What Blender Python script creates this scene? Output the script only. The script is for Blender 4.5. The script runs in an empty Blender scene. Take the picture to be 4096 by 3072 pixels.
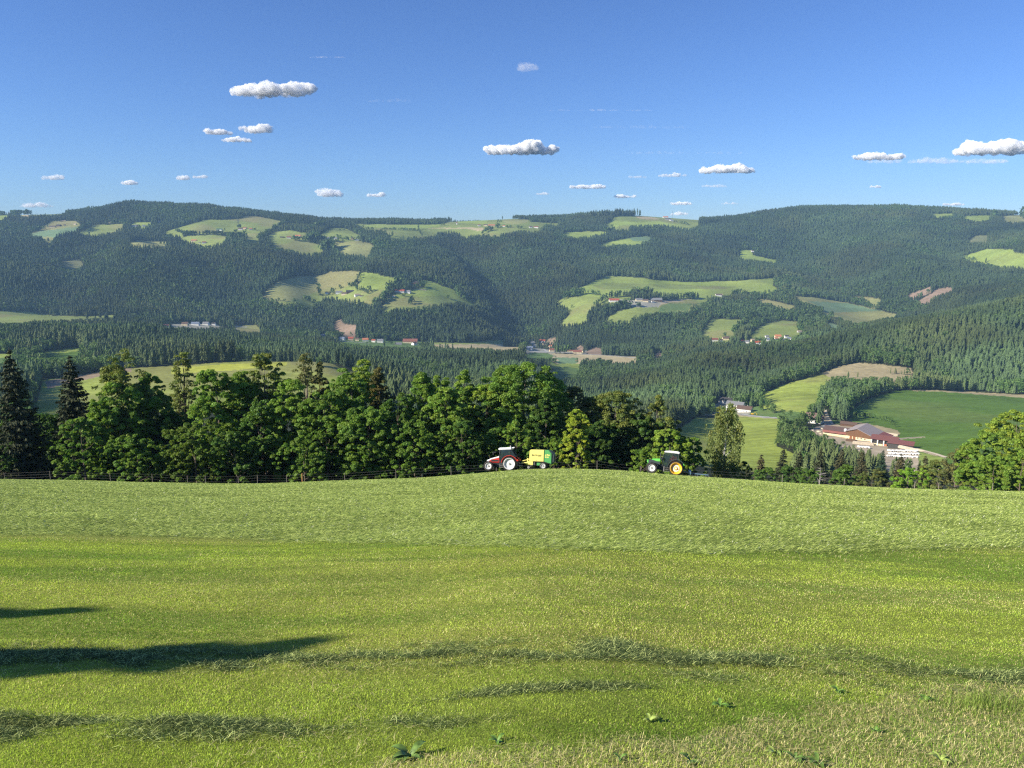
import bpy, math, random
import numpy as np
from mathutils import Vector, Matrix

# ------------------------------------------------------------------ camera, world, sun, exposure
F = 3078.0                      # focal length in pixels of the 4096 px wide frame
PITCH = math.radians(11.1)
CP, SP = math.cos(PITCH), math.sin(PITCH)
scene = bpy.context.scene
col = scene.collection
cam_d = bpy.data.cameras.new('camera')
cam_d.sensor_width = 36.0
cam_d.lens = 36.0 * F / 4096.0
cam_d.clip_start = 0.1
cam_d.clip_end = 90000.0
cam = bpy.data.objects.new('camera', cam_d)
col.objects.link(cam)
cam.rotation_euler = (math.pi / 2 - PITCH, 0, 0)
scene.camera = cam

SUN_EL = math.radians(29)
SUN_AZ = math.radians(20)        # how far behind pure left the sun stands
S = Vector((-math.cos(SUN_AZ) * math.cos(SUN_EL), -math.sin(SUN_AZ) * math.cos(SUN_EL), math.sin(SUN_EL)))
world = bpy.data.worlds.new('World')
scene.world = world
world.use_nodes = True
wn = world.node_tree
for n in list(wn.nodes):
    wn.nodes.remove(n)
w_out = wn.nodes.new('ShaderNodeOutputWorld')
w_bg = wn.nodes.new('ShaderNodeBackground')
w_sky = wn.nodes.new('ShaderNodeTexSky')
w_sky.sky_type = 'NISHITA'
w_sky.sun_disc = False
w_sky.sun_elevation = SUN_EL
w_sky.sun_rotation = math.atan2(S.x, S.y)
w_sky.altitude = 700
w_sky.air_density = 1.0
w_sky.dust_density = 0.15
w_sky.ozone_density = 2.2
w_bg.inputs['Strength'].default_value = 0.05
w_tint = wn.nodes.new('ShaderNodeVectorMath'); w_tint.operation = 'MULTIPLY'
w_tint.inputs[1].default_value = (0.69, 0.97, 1.55)
wn.links.new(w_sky.outputs[0], w_tint.inputs[0])
wn.links.new(w_tint.outputs[0], w_bg.inputs['Color'])
wn.links.new(w_bg.outputs[0], w_out.inputs['Surface'])

sun_d = bpy.data.lights.new('sun', 'SUN')
sun_d.energy = 4.6
sun_d.angle = math.radians(0.5)
sun_d.color = (1.0, 0.93, 0.80)
sun = bpy.data.objects.new('sun', sun_d)
col.objects.link(sun)
sun.rotation_euler = S.to_track_quat('Z', 'Y').to_euler()
sun.location = (-200, -100, 300)

scene.view_settings.view_transform = 'Standard'
scene.view_settings.look = 'None'
scene.view_settings.gamma = 1.0
scene.view_settings.exposure = 0.9
scene.render.engine = 'CYCLES'
cy = scene.cycles
cy.max_bounces = 14
cy.diffuse_bounces = 2
cy.glossy_bounces = 2
cy.transmission_bounces = 3
cy.transparent_max_bounces = 8
cy.volume_bounces = 12
cy.use_denoising = False
cy.use_adaptive_sampling = True
cy.adaptive_threshold = 0.01
cy.filter_width = 1.3
cy.sample_clamp_indirect = 2.0

rng = np.random.default_rng(7)
random.seed(7)

# ------------------------------------------------------------------ small helpers
def tag(o, label=None, cat=None, group=None, kind=None):
    if label: o['label'] = label
    if cat: o['category'] = cat
    if group: o['group'] = group
    if kind: o['kind'] = kind
    return o

def empty(name, loc, rz=0.0, rot=None):
    o = bpy.data.objects.new(name, None)
    o.location = loc
    o.rotation_euler = rot if rot is not None else (0, 0, rz)
    o.empty_display_size = 0.3
    col.objects.link(o)
    return o

def copy_tree(o, parent=None):
    c = o.copy()
    col.objects.link(c)
    c.parent = parent
    for ch in list(o.children):
        copy_tree(ch, c)
    return c

def mesh_np(name, verts, faces, mat=None, nv=3, colors=None, smooth=False, mats=None, midx=None):
    """mesh from numpy arrays: verts (N,3), faces (M,nv)"""
    me = bpy.data.meshes.new(name)
    verts = np.ascontiguousarray(verts, dtype=np.float32)
    faces = np.ascontiguousarray(faces, dtype=np.int32)
    me.vertices.add(len(verts))
    me.vertices.foreach_set('co', verts.ravel())
    m = len(faces)
    me.loops.add(m * nv)
    me.loops.foreach_set('vertex_index', faces.ravel())
    me.polygons.add(m)
    me.polygons.foreach_set('loop_start', np.arange(0, m * nv, nv, dtype=np.int32))
    me.polygons.foreach_set('loop_total', np.full(m, nv, dtype=np.int32))
    me.polygons.foreach_set('use_smooth', np.full(m, smooth, dtype=bool))
    if midx is not None:
        me.polygons.foreach_set('material_index', np.asarray(midx, dtype=np.int32))
    me.update(calc_edges=True)
    if colors is not None:
        ca = me.color_attributes.new('col', 'FLOAT_COLOR', 'POINT')
        c4 = np.ones((len(verts), 4), dtype=np.float32)
        c4[:, :colors.shape[1]] = colors
        ca.data.foreach_set('color', c4.ravel())
    for mm in (mats or ([mat] if mat else [])):
        me.materials.append(mm)
    return me

def link(name, me, parent=None, loc=None):
    o = bpy.data.objects.new(name, me)
    col.objects.link(o)
    if parent is not None:
        o.parent = parent
    if loc is not None:
        o.location = loc
    return o

class MB:
    """collects simple solids and links them as ONE mesh object"""
    def __init__(self):
        self.v, self.f = [], []
    def add(self, vs, fs):
        b = len(self.v)
        self.v += [tuple(p) for p in vs]
        self.f += [tuple(b + i for i in f) for f in fs]
        return self
    def box(self, c, s, rz=0.0, taper=1.0, M=None):
        hx, hy, hz = s[0] / 2, s[1] / 2, s[2] / 2
        pts = []
        for z, t in ((-hz, 1.0), (hz, taper)):
            for x, y in ((-hx, -hy), (hx, -hy), (hx, hy), (-hx, hy)):
                pts.append(Vector((x * t, y * t, z)))
        R = M if M is not None else Matrix.Rotation(rz, 3, 'Z')
        pts = [R @ p + Vector(c) for p in pts]
        return self.add(pts, [(3, 2, 1, 0), (4, 5, 6, 7), (0, 1, 5, 4), (1, 2, 6, 5), (2, 3, 7, 6), (3, 0, 4, 7)])
    def prism(self, poly, a, b, axis='y'):
        """extrude a 2-D polygon (p, q) from a to b along an axis ('y': p=x,q=z ; 'x': p=y,q=z ; 'z': p=x,q=y)"""
        def mk(p, q, t):
            return (p, t, q) if axis == 'y' else ((t, p, q) if axis == 'x' else (p, q, t))
        n = len(poly)
        vs = [mk(p, q, a) for p, q in poly] + [mk(p, q, b) for p, q in poly]
        fs = [tuple(range(n)), tuple(range(2 * n - 1, n - 1, -1))]
        fs += [(i, i + n, (i + 1) % n + n, (i + 1) % n) for i in range(n)]
        return self.add(vs, fs)
    def tube(self, pts, rad, n=6, cap=True):
        pts = [Vector(p) for p in pts]
        rads = rad if hasattr(rad, '__len__') else [rad] * len(pts)
        vs, fs = [], []
        for i, p in enumerate(pts):
            d = (pts[min(i + 1, len(pts) - 1)] - pts[max(i - 1, 0)]).normalized()
            up = Vector((0, 0, 1)) if abs(d.z) < 0.95 else Vector((1, 0, 0))
            a = d.cross(up).normalized(); b = d.cross(a).normalized()
            for k in range(n):
                t = 2 * math.pi * k / n
                vs.append(p + (a * math.cos(t) + b * math.sin(t)) * rads[i])
        for i in range(len(pts) - 1):
            for k in range(n):
                k2 = (k + 1) % n
                fs.append((i * n + k, i * n + k2, (i + 1) * n + k2, (i + 1) * n + k))
        if cap:
            fs.append(tuple(range(n - 1, -1, -1)))
            fs.append(tuple(range((len(pts) - 1) * n, len(pts) * n)))
        return self.add(vs, fs)
    def lathe(self, prof, c=(0, 0, 0), axis='y', n=28, closed=False):
        """prof: list of (radius, offset along axis)"""
        vs, fs = [], []
        for r, t in prof:
            for k in range(n):
                a = 2 * math.pi * k / n
                p, q = r * math.cos(a), r * math.sin(a)
                v = (p, t, q) if axis == 'y' else ((t, p, q) if axis == 'x' else (p, q, t))
                vs.append((v[0] + c[0], v[1] + c[1], v[2] + c[2]))
        m = len(prof)
        for i in range(m if closed else m - 1):
            j = (i + 1) % m
            for k in range(n):
                k2 = (k + 1) % n
                fs.append((i * n + k, i * n + k2, j * n + k2, j * n + k))
        return self.add(vs, fs)
    def mesh(self, name, mat, smooth=False, bevel=0.0):
        me = bpy.data.meshes.new(name)
        me.from_pydata([tuple(v) for v in self.v], [], self.f)
        me.update()
        import bmesh
        bm = bmesh.new(); bm.from_mesh(me)
        bmesh.ops.recalc_face_normals(bm, faces=bm.faces)
        if bevel > 0:
            bmesh.ops.bevel(bm, geom=[e for e in bm.edges if len(e.link_faces) == 2 and e.calc_face_angle() > 0.6], offset=bevel, segments=2, affect='EDGES', clamp_overlap=True)
        bm.to_mesh(me); bm.free()
        if smooth:
            me.polygons.foreach_set('use_smooth', [True] * len(me.polygons))
        me.materials.append(mat)
        return me
    def build(self, name, mat, parent=None, smooth=False, bevel=0.0, loc=None):
        return link(name, self.mesh(name, mat, smooth, bevel), parent, loc)

# ---- value noise in numpy
def _hash(ix, iy, seed):
    h = (ix.astype(np.int64) * 374761393 + iy.astype(np.int64) * 668265263 + seed * 1442695041) & 0xFFFFFFFF
    h = ((h ^ (h >> 13)) * 1274126177) & 0xFFFFFFFF
    h = h ^ (h >> 16)
    return (h & 0xFFFFFF) / float(0xFFFFFF)

def vnoise(x, y, seed=0):
    ix, iy = np.floor(x), np.floor(y)
    fx, fy = x - ix, y - iy
    fx = fx * fx * (3 - 2 * fx); fy = fy * fy * (3 - 2 * fy)
    a = _hash(ix, iy, seed); b = _hash(ix + 1, iy, seed)
    c = _hash(ix, iy + 1, seed); d = _hash(ix + 1, iy + 1, seed)
    return (a * (1 - fx) + b * fx) * (1 - fy) + (c * (1 - fx) + d * fx) * fy

def fbm(x, y, seed=0, octv=4):
    s, a, t = 0.0, 0.5, 0.0
    for i in range(octv):
        s = s + a * vnoise(x * 2 ** i, y * 2 ** i, seed + i * 17)
        t += a; a *= 0.5
    return s / t            # 0..1

# ---- materials
def new_mat(name):
    m = bpy.data.materials.new(name)
    m.use_nodes = True
    nt = m.node_tree
    return m, nt, nt.nodes['Principled BSDF']

def mat_plain(name, rgb, rough=0.7, metal=0.0, noise=0.12, scale=3.0, spec=0.4, bump=0.0, coat=0.0):
    m, nt, b = new_mat(name)
    tc = nt.nodes.new('ShaderNodeTexCoord')
    nz = nt.nodes.new('ShaderNodeTexNoise')
    nz.inputs['Scale'].default_value = scale
    nz.inputs['Detail'].default_value = 5
    nt.links.new(tc.outputs['Object'], nz.inputs['Vector'])
    mr = nt.nodes.new('ShaderNodeMapRange')
    mr.inputs['From Min'].default_value = 0.3; mr.inputs['From Max'].default_value = 0.7
    mr.inputs['To Min'].default_value = 1 - noise; mr.inputs['To Max'].default_value = 1 + noise
    nt.links.new(nz.outputs['Fac'], mr.inputs['Value'])
    mx = nt.nodes.new('ShaderNodeVectorMath'); mx.operation = 'SCALE'
    mx.inputs[0].default_value = rgb
    nt.links.new(mr.outputs[0], mx.inputs['Scale'])
    nt.links.new(mx.outputs[0], b.inputs['Base Color'])
    b.inputs['Roughness'].default_value = rough
    b.inputs['Metallic'].default_value = metal
    b.inputs['Specular IOR Level'].default_value = spec
    if coat: b.inputs['Coat Weight'].default_value = coat
    if bump:
        bp = nt.nodes.new('ShaderNodeBump'); bp.inputs['Strength'].default_value = bump
        nt.links.new(nz.outputs['Fac'], bp.inputs['Height']); nt.links.new(bp.outputs[0], b.inputs['Normal'])
    return m

def mat_leaf(name, trans=0.35, rough=0.6, spec=0.25, gain=1.0):
    """foliage: colour from the 'col' attribute, diffuse with light coming through"""
    m, nt, b = new_mat(name)
    at = nt.nodes.new('ShaderNodeAttribute'); at.attribute_name = 'col'
    sc = nt.nodes.new('ShaderNodeVectorMath'); sc.operation = 'SCALE'
    sc.inputs['Scale'].default_value = gain
    nt.links.new(at.outputs['Color'], sc.inputs[0])
    nt.links.new(sc.outputs[0], b.inputs['Base Color'])
    b.inputs['Roughness'].default_value = rough
    b.inputs['Specular IOR Level'].default_value = spec
    if trans > 0:
        tr = nt.nodes.new('ShaderNodeBsdfTranslucent')
        g = nt.nodes.new('ShaderNodeVectorMath'); g.operation = 'MULTIPLY'
        g.inputs[1].default_value = (1.15, 1.25, 0.6)
        nt.links.new(sc.outputs[0], g.inputs[0])
        nt.links.new(g.outputs[0], tr.inputs['Color'])
        mix = nt.nodes.new('ShaderNodeMixShader'); mix.inputs[0].default_value = trans
        nt.links.new(b.outputs[0], mix.inputs[1]); nt.links.new(tr.outputs[0], mix.inputs[2])
        nt.links.new(mix.outputs[0], nt.nodes['Material Output'].inputs['Surface'])
    return m
HAZE = 5.5e-5
# ------------------------------------------------------------------ lie of the land
EYE = 1.9                        # eye height above the meadow
def z_of(v, y):
    t = (1536.0 - v) / F
    return y * (t * CP - SP) / (CP + t * SP)
def proj(x, y, z):
    d = y * CP - z * SP
    return 2048 + F * x / d, 1536 - F * (z * CP + y * SP) / d

# survey columns: bearing, then (distance, level) pairs of the successive terraces, ridges and valley floors
TER = {
 -400: [(97,1912),(140,1960),(430,1740),(800,1560),(930,1500),(1030,1490),(1130,1440),(1260,1400),(1400,1335),(1650,1335),(1900,1285),(2150,1240),(2600,1080),(3100,990),(3500,925),(3900,872),(4700,900)],
  300: [(97,1922),(140,1962),(430,1720),(800,1545),(930,1488),(1030,1488),(1130,1442),(1260,1400),(1400,1335),(1650,1345),(1900,1298),(2150,1252),(2600,1085),(3100,965),(3500,905),(3950,855),(4700,885)],
  540: [(97,1930),(140,1966),(430,1710),(800,1540),(930,1470),(1030,1478),(1130,1440),(1260,1400),(1400,1338),(1650,1355),(1900,1308),(2150,1268),(2600,1095),(3000,960),(3400,905),(3900,818),(4700,860)],
  800: [(97,1936),(140,1968),(430,1700),(800,1530),(930,1455),(1030,1472),(1130,1440),(1260,1400),(1400,1375),(1650,1372),(1900,1320),(2150,1285),(2550,1110),(2900,970),(3300,915),(3850,832),(4700,870)],
 1050: [(97,1936),(140,1968),(430,1700),(800,1535),(930,1444),(1030,1475),(1130,1445),(1260,1415),(1400,1392),(1630,1385),(1880,1345),(2120,1305),(2500,1140),(2900,1000),(3300,930),(3900,858),(4700,890)],
 1300: [(95,1926),(140,1965),(430,1700),(800,1560),(930,1448),(1030,1490),(1130,1465),(1260,1440),(1400,1412),(1600,1400),(1850,1375),(2100,1335),(2450,1205),(2900,1050),(3350,940),(4000,888),(4700,905)],
 1700: [(93,1912),(140,1965),(430,1730),(800,1620),(930,1560),(1030,1530),(1130,1500),(1260,1470),(1400,1452),(1600,1425),(1850,1392),(2100,1365),(2450,1220),(2900,1070),(3500,935),(4200,892),(4800,905)],
 2100: [(91,1879),(140,1975),(430,1760),(800,1660),(930,1600),(1030,1560),(1130,1530),(1260,1495),(1400,1462),(1600,1445),(1850,1412),(2100,1355),(2500,1240),(3000,1085),(3600,935),(4300,874),(4800,900)],
 2260: [(91,1876),(140,1980),(430,1800),(720,1730),(860,1690),(990,1650),(1130,1620),(1270,1590),(1420,1560),(1600,1500),(1850,1425),(2100,1375),(2500,1255),(3000,1095),(3700,945),(4400,876),(4900,900)],
 2450: [(90,1882),(140,1985),(430,1830),(720,1740),(860,1690),(990,1650),(1130,1610),(1270,1570),(1420,1535),(1600,1490),(1850,1432),(2100,1388),(2500,1255),(3000,1130),(3700,965),(4400,855),(4900,880)],
 2680: [(88,1900),(140,1995),(300,1920),(500,1810),(640,1750),(790,1690),(950,1635),(1150,1560),(1400,1490),(1620,1465),(1850,1425),(2100,1378),(2480,1265),(2950,1145),(3700,980),(4400,872),(4900,890)],
 2860: [(87,1912),(140,2010),(300,1965),(500,1840),(640,1780),(790,1715),(950,1650),(1150,1560),(1400,1462),(1650,1440),(1850,1394),(2100,1345),(2450,1258),(2900,1150),(3700,980),(4400,885),(4900,900)],
 3200: [(86,1936),(140,2020),(280,1980),(470,1875),(580,1805),(700,1730),(880,1650),(1120,1560),(1460,1412),(1650,1405),(1850,1370),(2060,1328),(2420,1250),(2850,1160),(3600,985),(4400,836),(4900,870)],
 3600: [(85,1955),(140,2030),(280,1990),(440,1895),(560,1830),(690,1745),(880,1640),(1120,1548),(1510,1326),(1700,1325),(1900,1300),(2100,1268),(2450,1225),(2850,1140),(3500,985),(4400,832),(4900,870)],
 4096: [(85,1968),(140,2040),(280,2000),(440,1885),(560,1800),(690,1710),(880,1630),(1120,1562),(1560,1232),(1740,1245),(1900,1230),(2100,1195),(2400,1130),(2800,1050),(3400,950),(4400,862),(4900,890)],
 4500: [(85,1975),(140,2045),(280,2000),(440,1880),(560,1790),(690,1700),(880,1620),(1120,1550),(1560,1165),(1740,1190),(1900,1190),(2100,1150),(2400,1100),(2800,1030),(3400,950),(4400,870),(4900,890)],
}
TU = np.array(sorted(TER), dtype=float)
NL = 17
TY = np.array([[TER[int(u)][k][0] for u in TU] for k in range(NL)], dtype=float)
TV = np.array([[TER[int(u)][k][1] for u in TU] for k in range(NL)], dtype=float)
TZ = z_of(TV, TY)
UG = np.arange(-500.0, 4601.0, 4.0)
def _smooth(a, k=9):
    ker = np.hanning(k + 2)[1:-1]; ker /= ker.sum()
    p = np.pad(a, (k // 2, k // 2), mode='edge')
    return np.convolve(p, ker, mode='valid')
LY = np.array([_smooth(np.interp(UG, TU, TY[k]), 41) for k in range(NL)])
LZ = np.array([_smooth(np.interp(UG, TU, TZ[k]), 41) for k in range(NL)])

def _pchip_slopes(X, Y):
    h = np.diff(X, axis=0); dl = np.diff(Y, axis=0) / h
    m = np.zeros_like(Y)
    w1 = 2 * h[1:] + h[:-1]; w2 = h[1:] + 2 * h[:-1]
    same = (dl[1:] * dl[:-1]) > 0
    with np.errstate(divide='ignore', invalid='ignore'):
        hm = (w1 + w2) / (w1 / dl[:-1] + w2 / dl[1:])
    m[1:-1] = np.where(same, hm, 0.0)
    m[0] = dl[0]; m[-1] = dl[-1]
    return m
# blend of the monotone slope and a plain one gives rounder hills
LM = _pchip_slopes(LY, LZ)

GULLIES = [  # (distance, bearing) course, depth, half width in metres
    ([(2150,2160),(2600,2090),(3000,1985),(3500,1830)], -75, 140),
    ([(2200,1010),(2600,900),(3000,720),(3300,640)], -34, 130),
    ([(2200,180),(2600,300),(3050,420)], -30, 120),
    ([(2180,620),(2600,560),(2950,540)], 26, 130),
    ([(2180,1330),(2500,1290),(2800,1250)], -28, 90),
    ([(2180,1560),(2480,1600),(2800,1560)], 22, 130),
    ([(2150,3680),(2500,3560),(3000,3340),(3700,3130)], -62, 210),
    ([(2500,2520),(3000,2500),(3600,2600)], 24, 190),
    ([(2700,2980),(3100,2900),(3700,2820)], -26, 150),
    ([(2400,4100),(2900,3920),(3500,3780)], -30, 160),
    ([(2500,3720),(3000,3640),(3500,3560)], 22, 150),
    ([(1120,3900),(1400,3760)], -9, 70),
    ([(1000,2900),(1350,3060)], -8, 60),
    ([(900,1750),(1250,1800)], -9, 60),
]
def hill_z(u, y):
    """ground height beyond the brow of the meadow"""
    u = np.asarray(u, float); y = np.asarray(y, float)
    gi = np.clip((u - UG[0]) / 4.0, 0, len(UG) - 1.001)
    i0 = gi.astype(int); fr = gi - i0
    def at(A, k):
        return A[k, i0] * (1 - fr) + A[k, i0 + 1] * fr
    z = np.full(y.shape, np.nan)
    for k in range(NL - 1):
        ya, yb = at(LY, k), at(LY, k + 1)
        m = (y >= ya) & (y <= yb) if k < NL - 2 else (y >= ya)
        if k == 0: m = m | (y < ya)
        if not m.any(): continue
        h = yb - ya; t = np.clip((y - ya) / h, 0, 1.0)
        za, zb, ma, mb = at(LZ, k), at(LZ, k + 1), at(LM, k), at(LM, k + 1)
        zz = (2*t**3-3*t**2+1)*za + (t**3-2*t**2+t)*h*ma + (-2*t**3+3*t**2)*zb + (t**3-t**2)*h*mb
        z = np.where(m, zz, z)
    for pts, A, w in GULLIES:
        ys = np.array([p[0] for p in pts], float); us = np.array([p[1] for p in pts], float)
        ug = np.interp(y, ys, us)
        L = ys[-1] - ys[0]
        win = np.clip((y - ys[0]) / (0.25 * L) + 0.6, 0, 1) * np.clip((ys[-1] + 0.25 * L - y) / (0.4 * L), 0, 1)
        dx = (u - ug) * y / F
        z = z + 1.15 * A * win * np.exp(-(dx / w) ** 2)
    x = (u - 2048) * y / F
    far = np.clip((y - 2150) / 250, 0, 1) * np.clip((3750 - y) / 500, 0, 1)
    z = z + far * ((fbm(x / 420, y / 420, 3, 3) - 0.5) * 62 + (fbm(x / 130, y / 130, 9, 2) - 0.5) * 16)
    mid = np.clip((y - 250) / 150, 0, 1) * np.clip((1950 - y) / 300, 0, 1)
    z = z + mid * (fbm(x / 90, y / 90, 5, 3) - 0.5) * 6
    return z
def brow(u):
    return np.interp(u, UG, LY[0]), np.interp(u, UG, LZ[0])
def meadow_z(u, y):
    yc, zc = brow(u)
    b = 0.0195 / yc
    a = (-zc - EYE) / yc - b * yc
    x = (u - 2048) * y / F
    roll = (fbm(x / 9 + 3, y / 9, 31, 3) - 0.5) * 0.30 * np.clip(y / 8, 0.15, 1) * np.clip((yc - y) / 12, 0, 1)
    return -EYE - a * y - b * y * y + roll + windrow(x, y)
# windrows of cut grass lying on the stubble: (course x -> y, half width, height, x range)
ROWS = [
    ([(-9,6.5),(-4,6.3),(-2.0,6.2),(0,6.08),(1.5,5.98),(3,5.98),(6,6.15),(10,6.3)], 0.27, 0.035, -9, 9),
    ([(-6,4.60),(-4.2,4.58),(-3.0,4.50),(-1.3,4.58),(0.4,4.9),(1.5,5.0)], 0.17, 0.045, -6, -1.15),
    ([(-1.6,4.6),(-.6,4.62),(0.2,4.68)], 0.10, 0.012, -1.5, 0.1),
    ([(-1.2,4.95),(.2,5.2),(1.6,5.3)], 0.08, 0.006, -.8, 1.2),
]
def row_mask(x, y):
    m = np.zeros(np.broadcast(x, y).shape); h = np.zeros(m.shape)
    for pts, w, hh, xa, xb in ROWS:
        yr = np.interp(x, [p[0] for p in pts], [p[1] for p in pts])
        wob = (vnoise(x * 1.3, x * 0 + 5, 77) - 0.5) * w * 0.9 + (fbm(x * 3.1, y * 3.0, 83, 3) - 0.5) * w * 2.2
        ww = w * (0.7 + 0.6 * vnoise(x * 0.9, x * 0 + 2, 78))
        end = np.clip((x - xa) / 0.6, 0, 1) * np.clip((xb - x) / 0.6, 0, 1)
        g = np.exp(-((y - yr - wob) / ww) ** 2) * end * np.clip((fbm(x * 1.1 + 4, y * 4.0, 81, 3) - .36) * 5, .12, 1)
        m = np.maximum(m, g)
        h = h + g * hh * (0.45 + 0.9 * vnoise(x * 2.6, y * 2.6, 79))
    return m, h
def windrow(x, y):
    return row_mask(x, y)[1]
def ground_uy(u, y):
    u = np.asarray(u, float); y = np.asarray(y, float)
    yc, _ = brow(u)
    return np.where(y <= yc, meadow_z(u, np.minimum(y, yc)), hill_z(u, np.maximum(y, yc)))
def ground(x, y):
    """ground height at a point of the map"""
    x = np.atleast_1d(np.asarray(x, float)); y = np.atleast_1d(np.asarray(y, float))
    z = -0.2 * y
    for _ in range(6):
        d = y * CP - z * SP
        u = 2048 + F * x / d
        z = ground_uy(np.clip(u, -500, 4600), y)
    return z
def place_uy(u, y, dz=0.0):
    """point on the ground at bearing u and distance y"""
    z = float(ground_uy(np.array([u]), np.array([y]))[0])
    d = y * CP - z * SP
    return Vector(((u - 2048) * d / F, y, z + dz))
def find_uv(u, v, y0, y1):
    """first ground point on a sight line, looked for between two distances"""
    ys = np.linspace(y0, y1, 1500)
    z = ground_uy(np.full(ys.shape, float(u)), ys)
    vv = 1536 - F * (z * CP + ys * SP) / (ys * CP - z * SP)
    k = np.where(vv <= v)[0]
    i = int(k[0]) if len(k) else int(np.argmin(np.abs(vv - v)))
    return place_uy(u, float(ys[i]))

# ------------------------------------------------------------------ land cover map (fields, woods, yards)
RW, RH, RS = 2400, 860, 2.0      # map raster: u from -350, v from 760
RU0, RV0 = -350.0, 760.0
ZM = {'A': (0,750,.6175), 'B': (1366,750,.6175), 'C': (2732,750,.6167), 's1': (0,780,.3165), 's2': (640,820,.3165), 's3': (1300,820,.3165),
      's4': (1950,800,.4069), 's5': (1950,1280,.3165), 's6': (2800,1220,.3165), 's7': (3200,1600,.2712), 'P': (1000,1050,.4521),
      'Q': (2000,1050,.4521), 'R': (2800,1550,.4521), 'z4': (0,1350,.6175), 'z5': (1366,1350,.6175), 'z6': (2732,1350,.6167), 'F': (0,0,1.0)}
def zp(k, pts):
    a, b, s = ZM[k]
    return [(a + x * s, b + y * s) for x, y in pts]
COL = {
    'meadow': (0.200, 0.240, 0.062), 'bright': (0.250, 0.315, 0.066), 'dry': (0.240, 0.245, 0.088), 'teal': (0.150, 0.225, 0.110),
    'deep': (0.100, 0.175, 0.026), 'mown': (0.275, 0.330, 0.062), 'tan': (0.400, 0.330, 0.185), 'soil': (0.300, 0.225, 0.150), 'yellow': (0.420, 0.450, 0.060),
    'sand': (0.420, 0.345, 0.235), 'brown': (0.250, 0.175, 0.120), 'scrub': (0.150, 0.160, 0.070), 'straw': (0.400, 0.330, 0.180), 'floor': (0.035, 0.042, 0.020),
    'yard': (0.300, 0.290, 0.230), 'grey': (0.360, 0.350, 0.320), 'darkgreen': (0.110, 0.175, 0.048),
}
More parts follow.
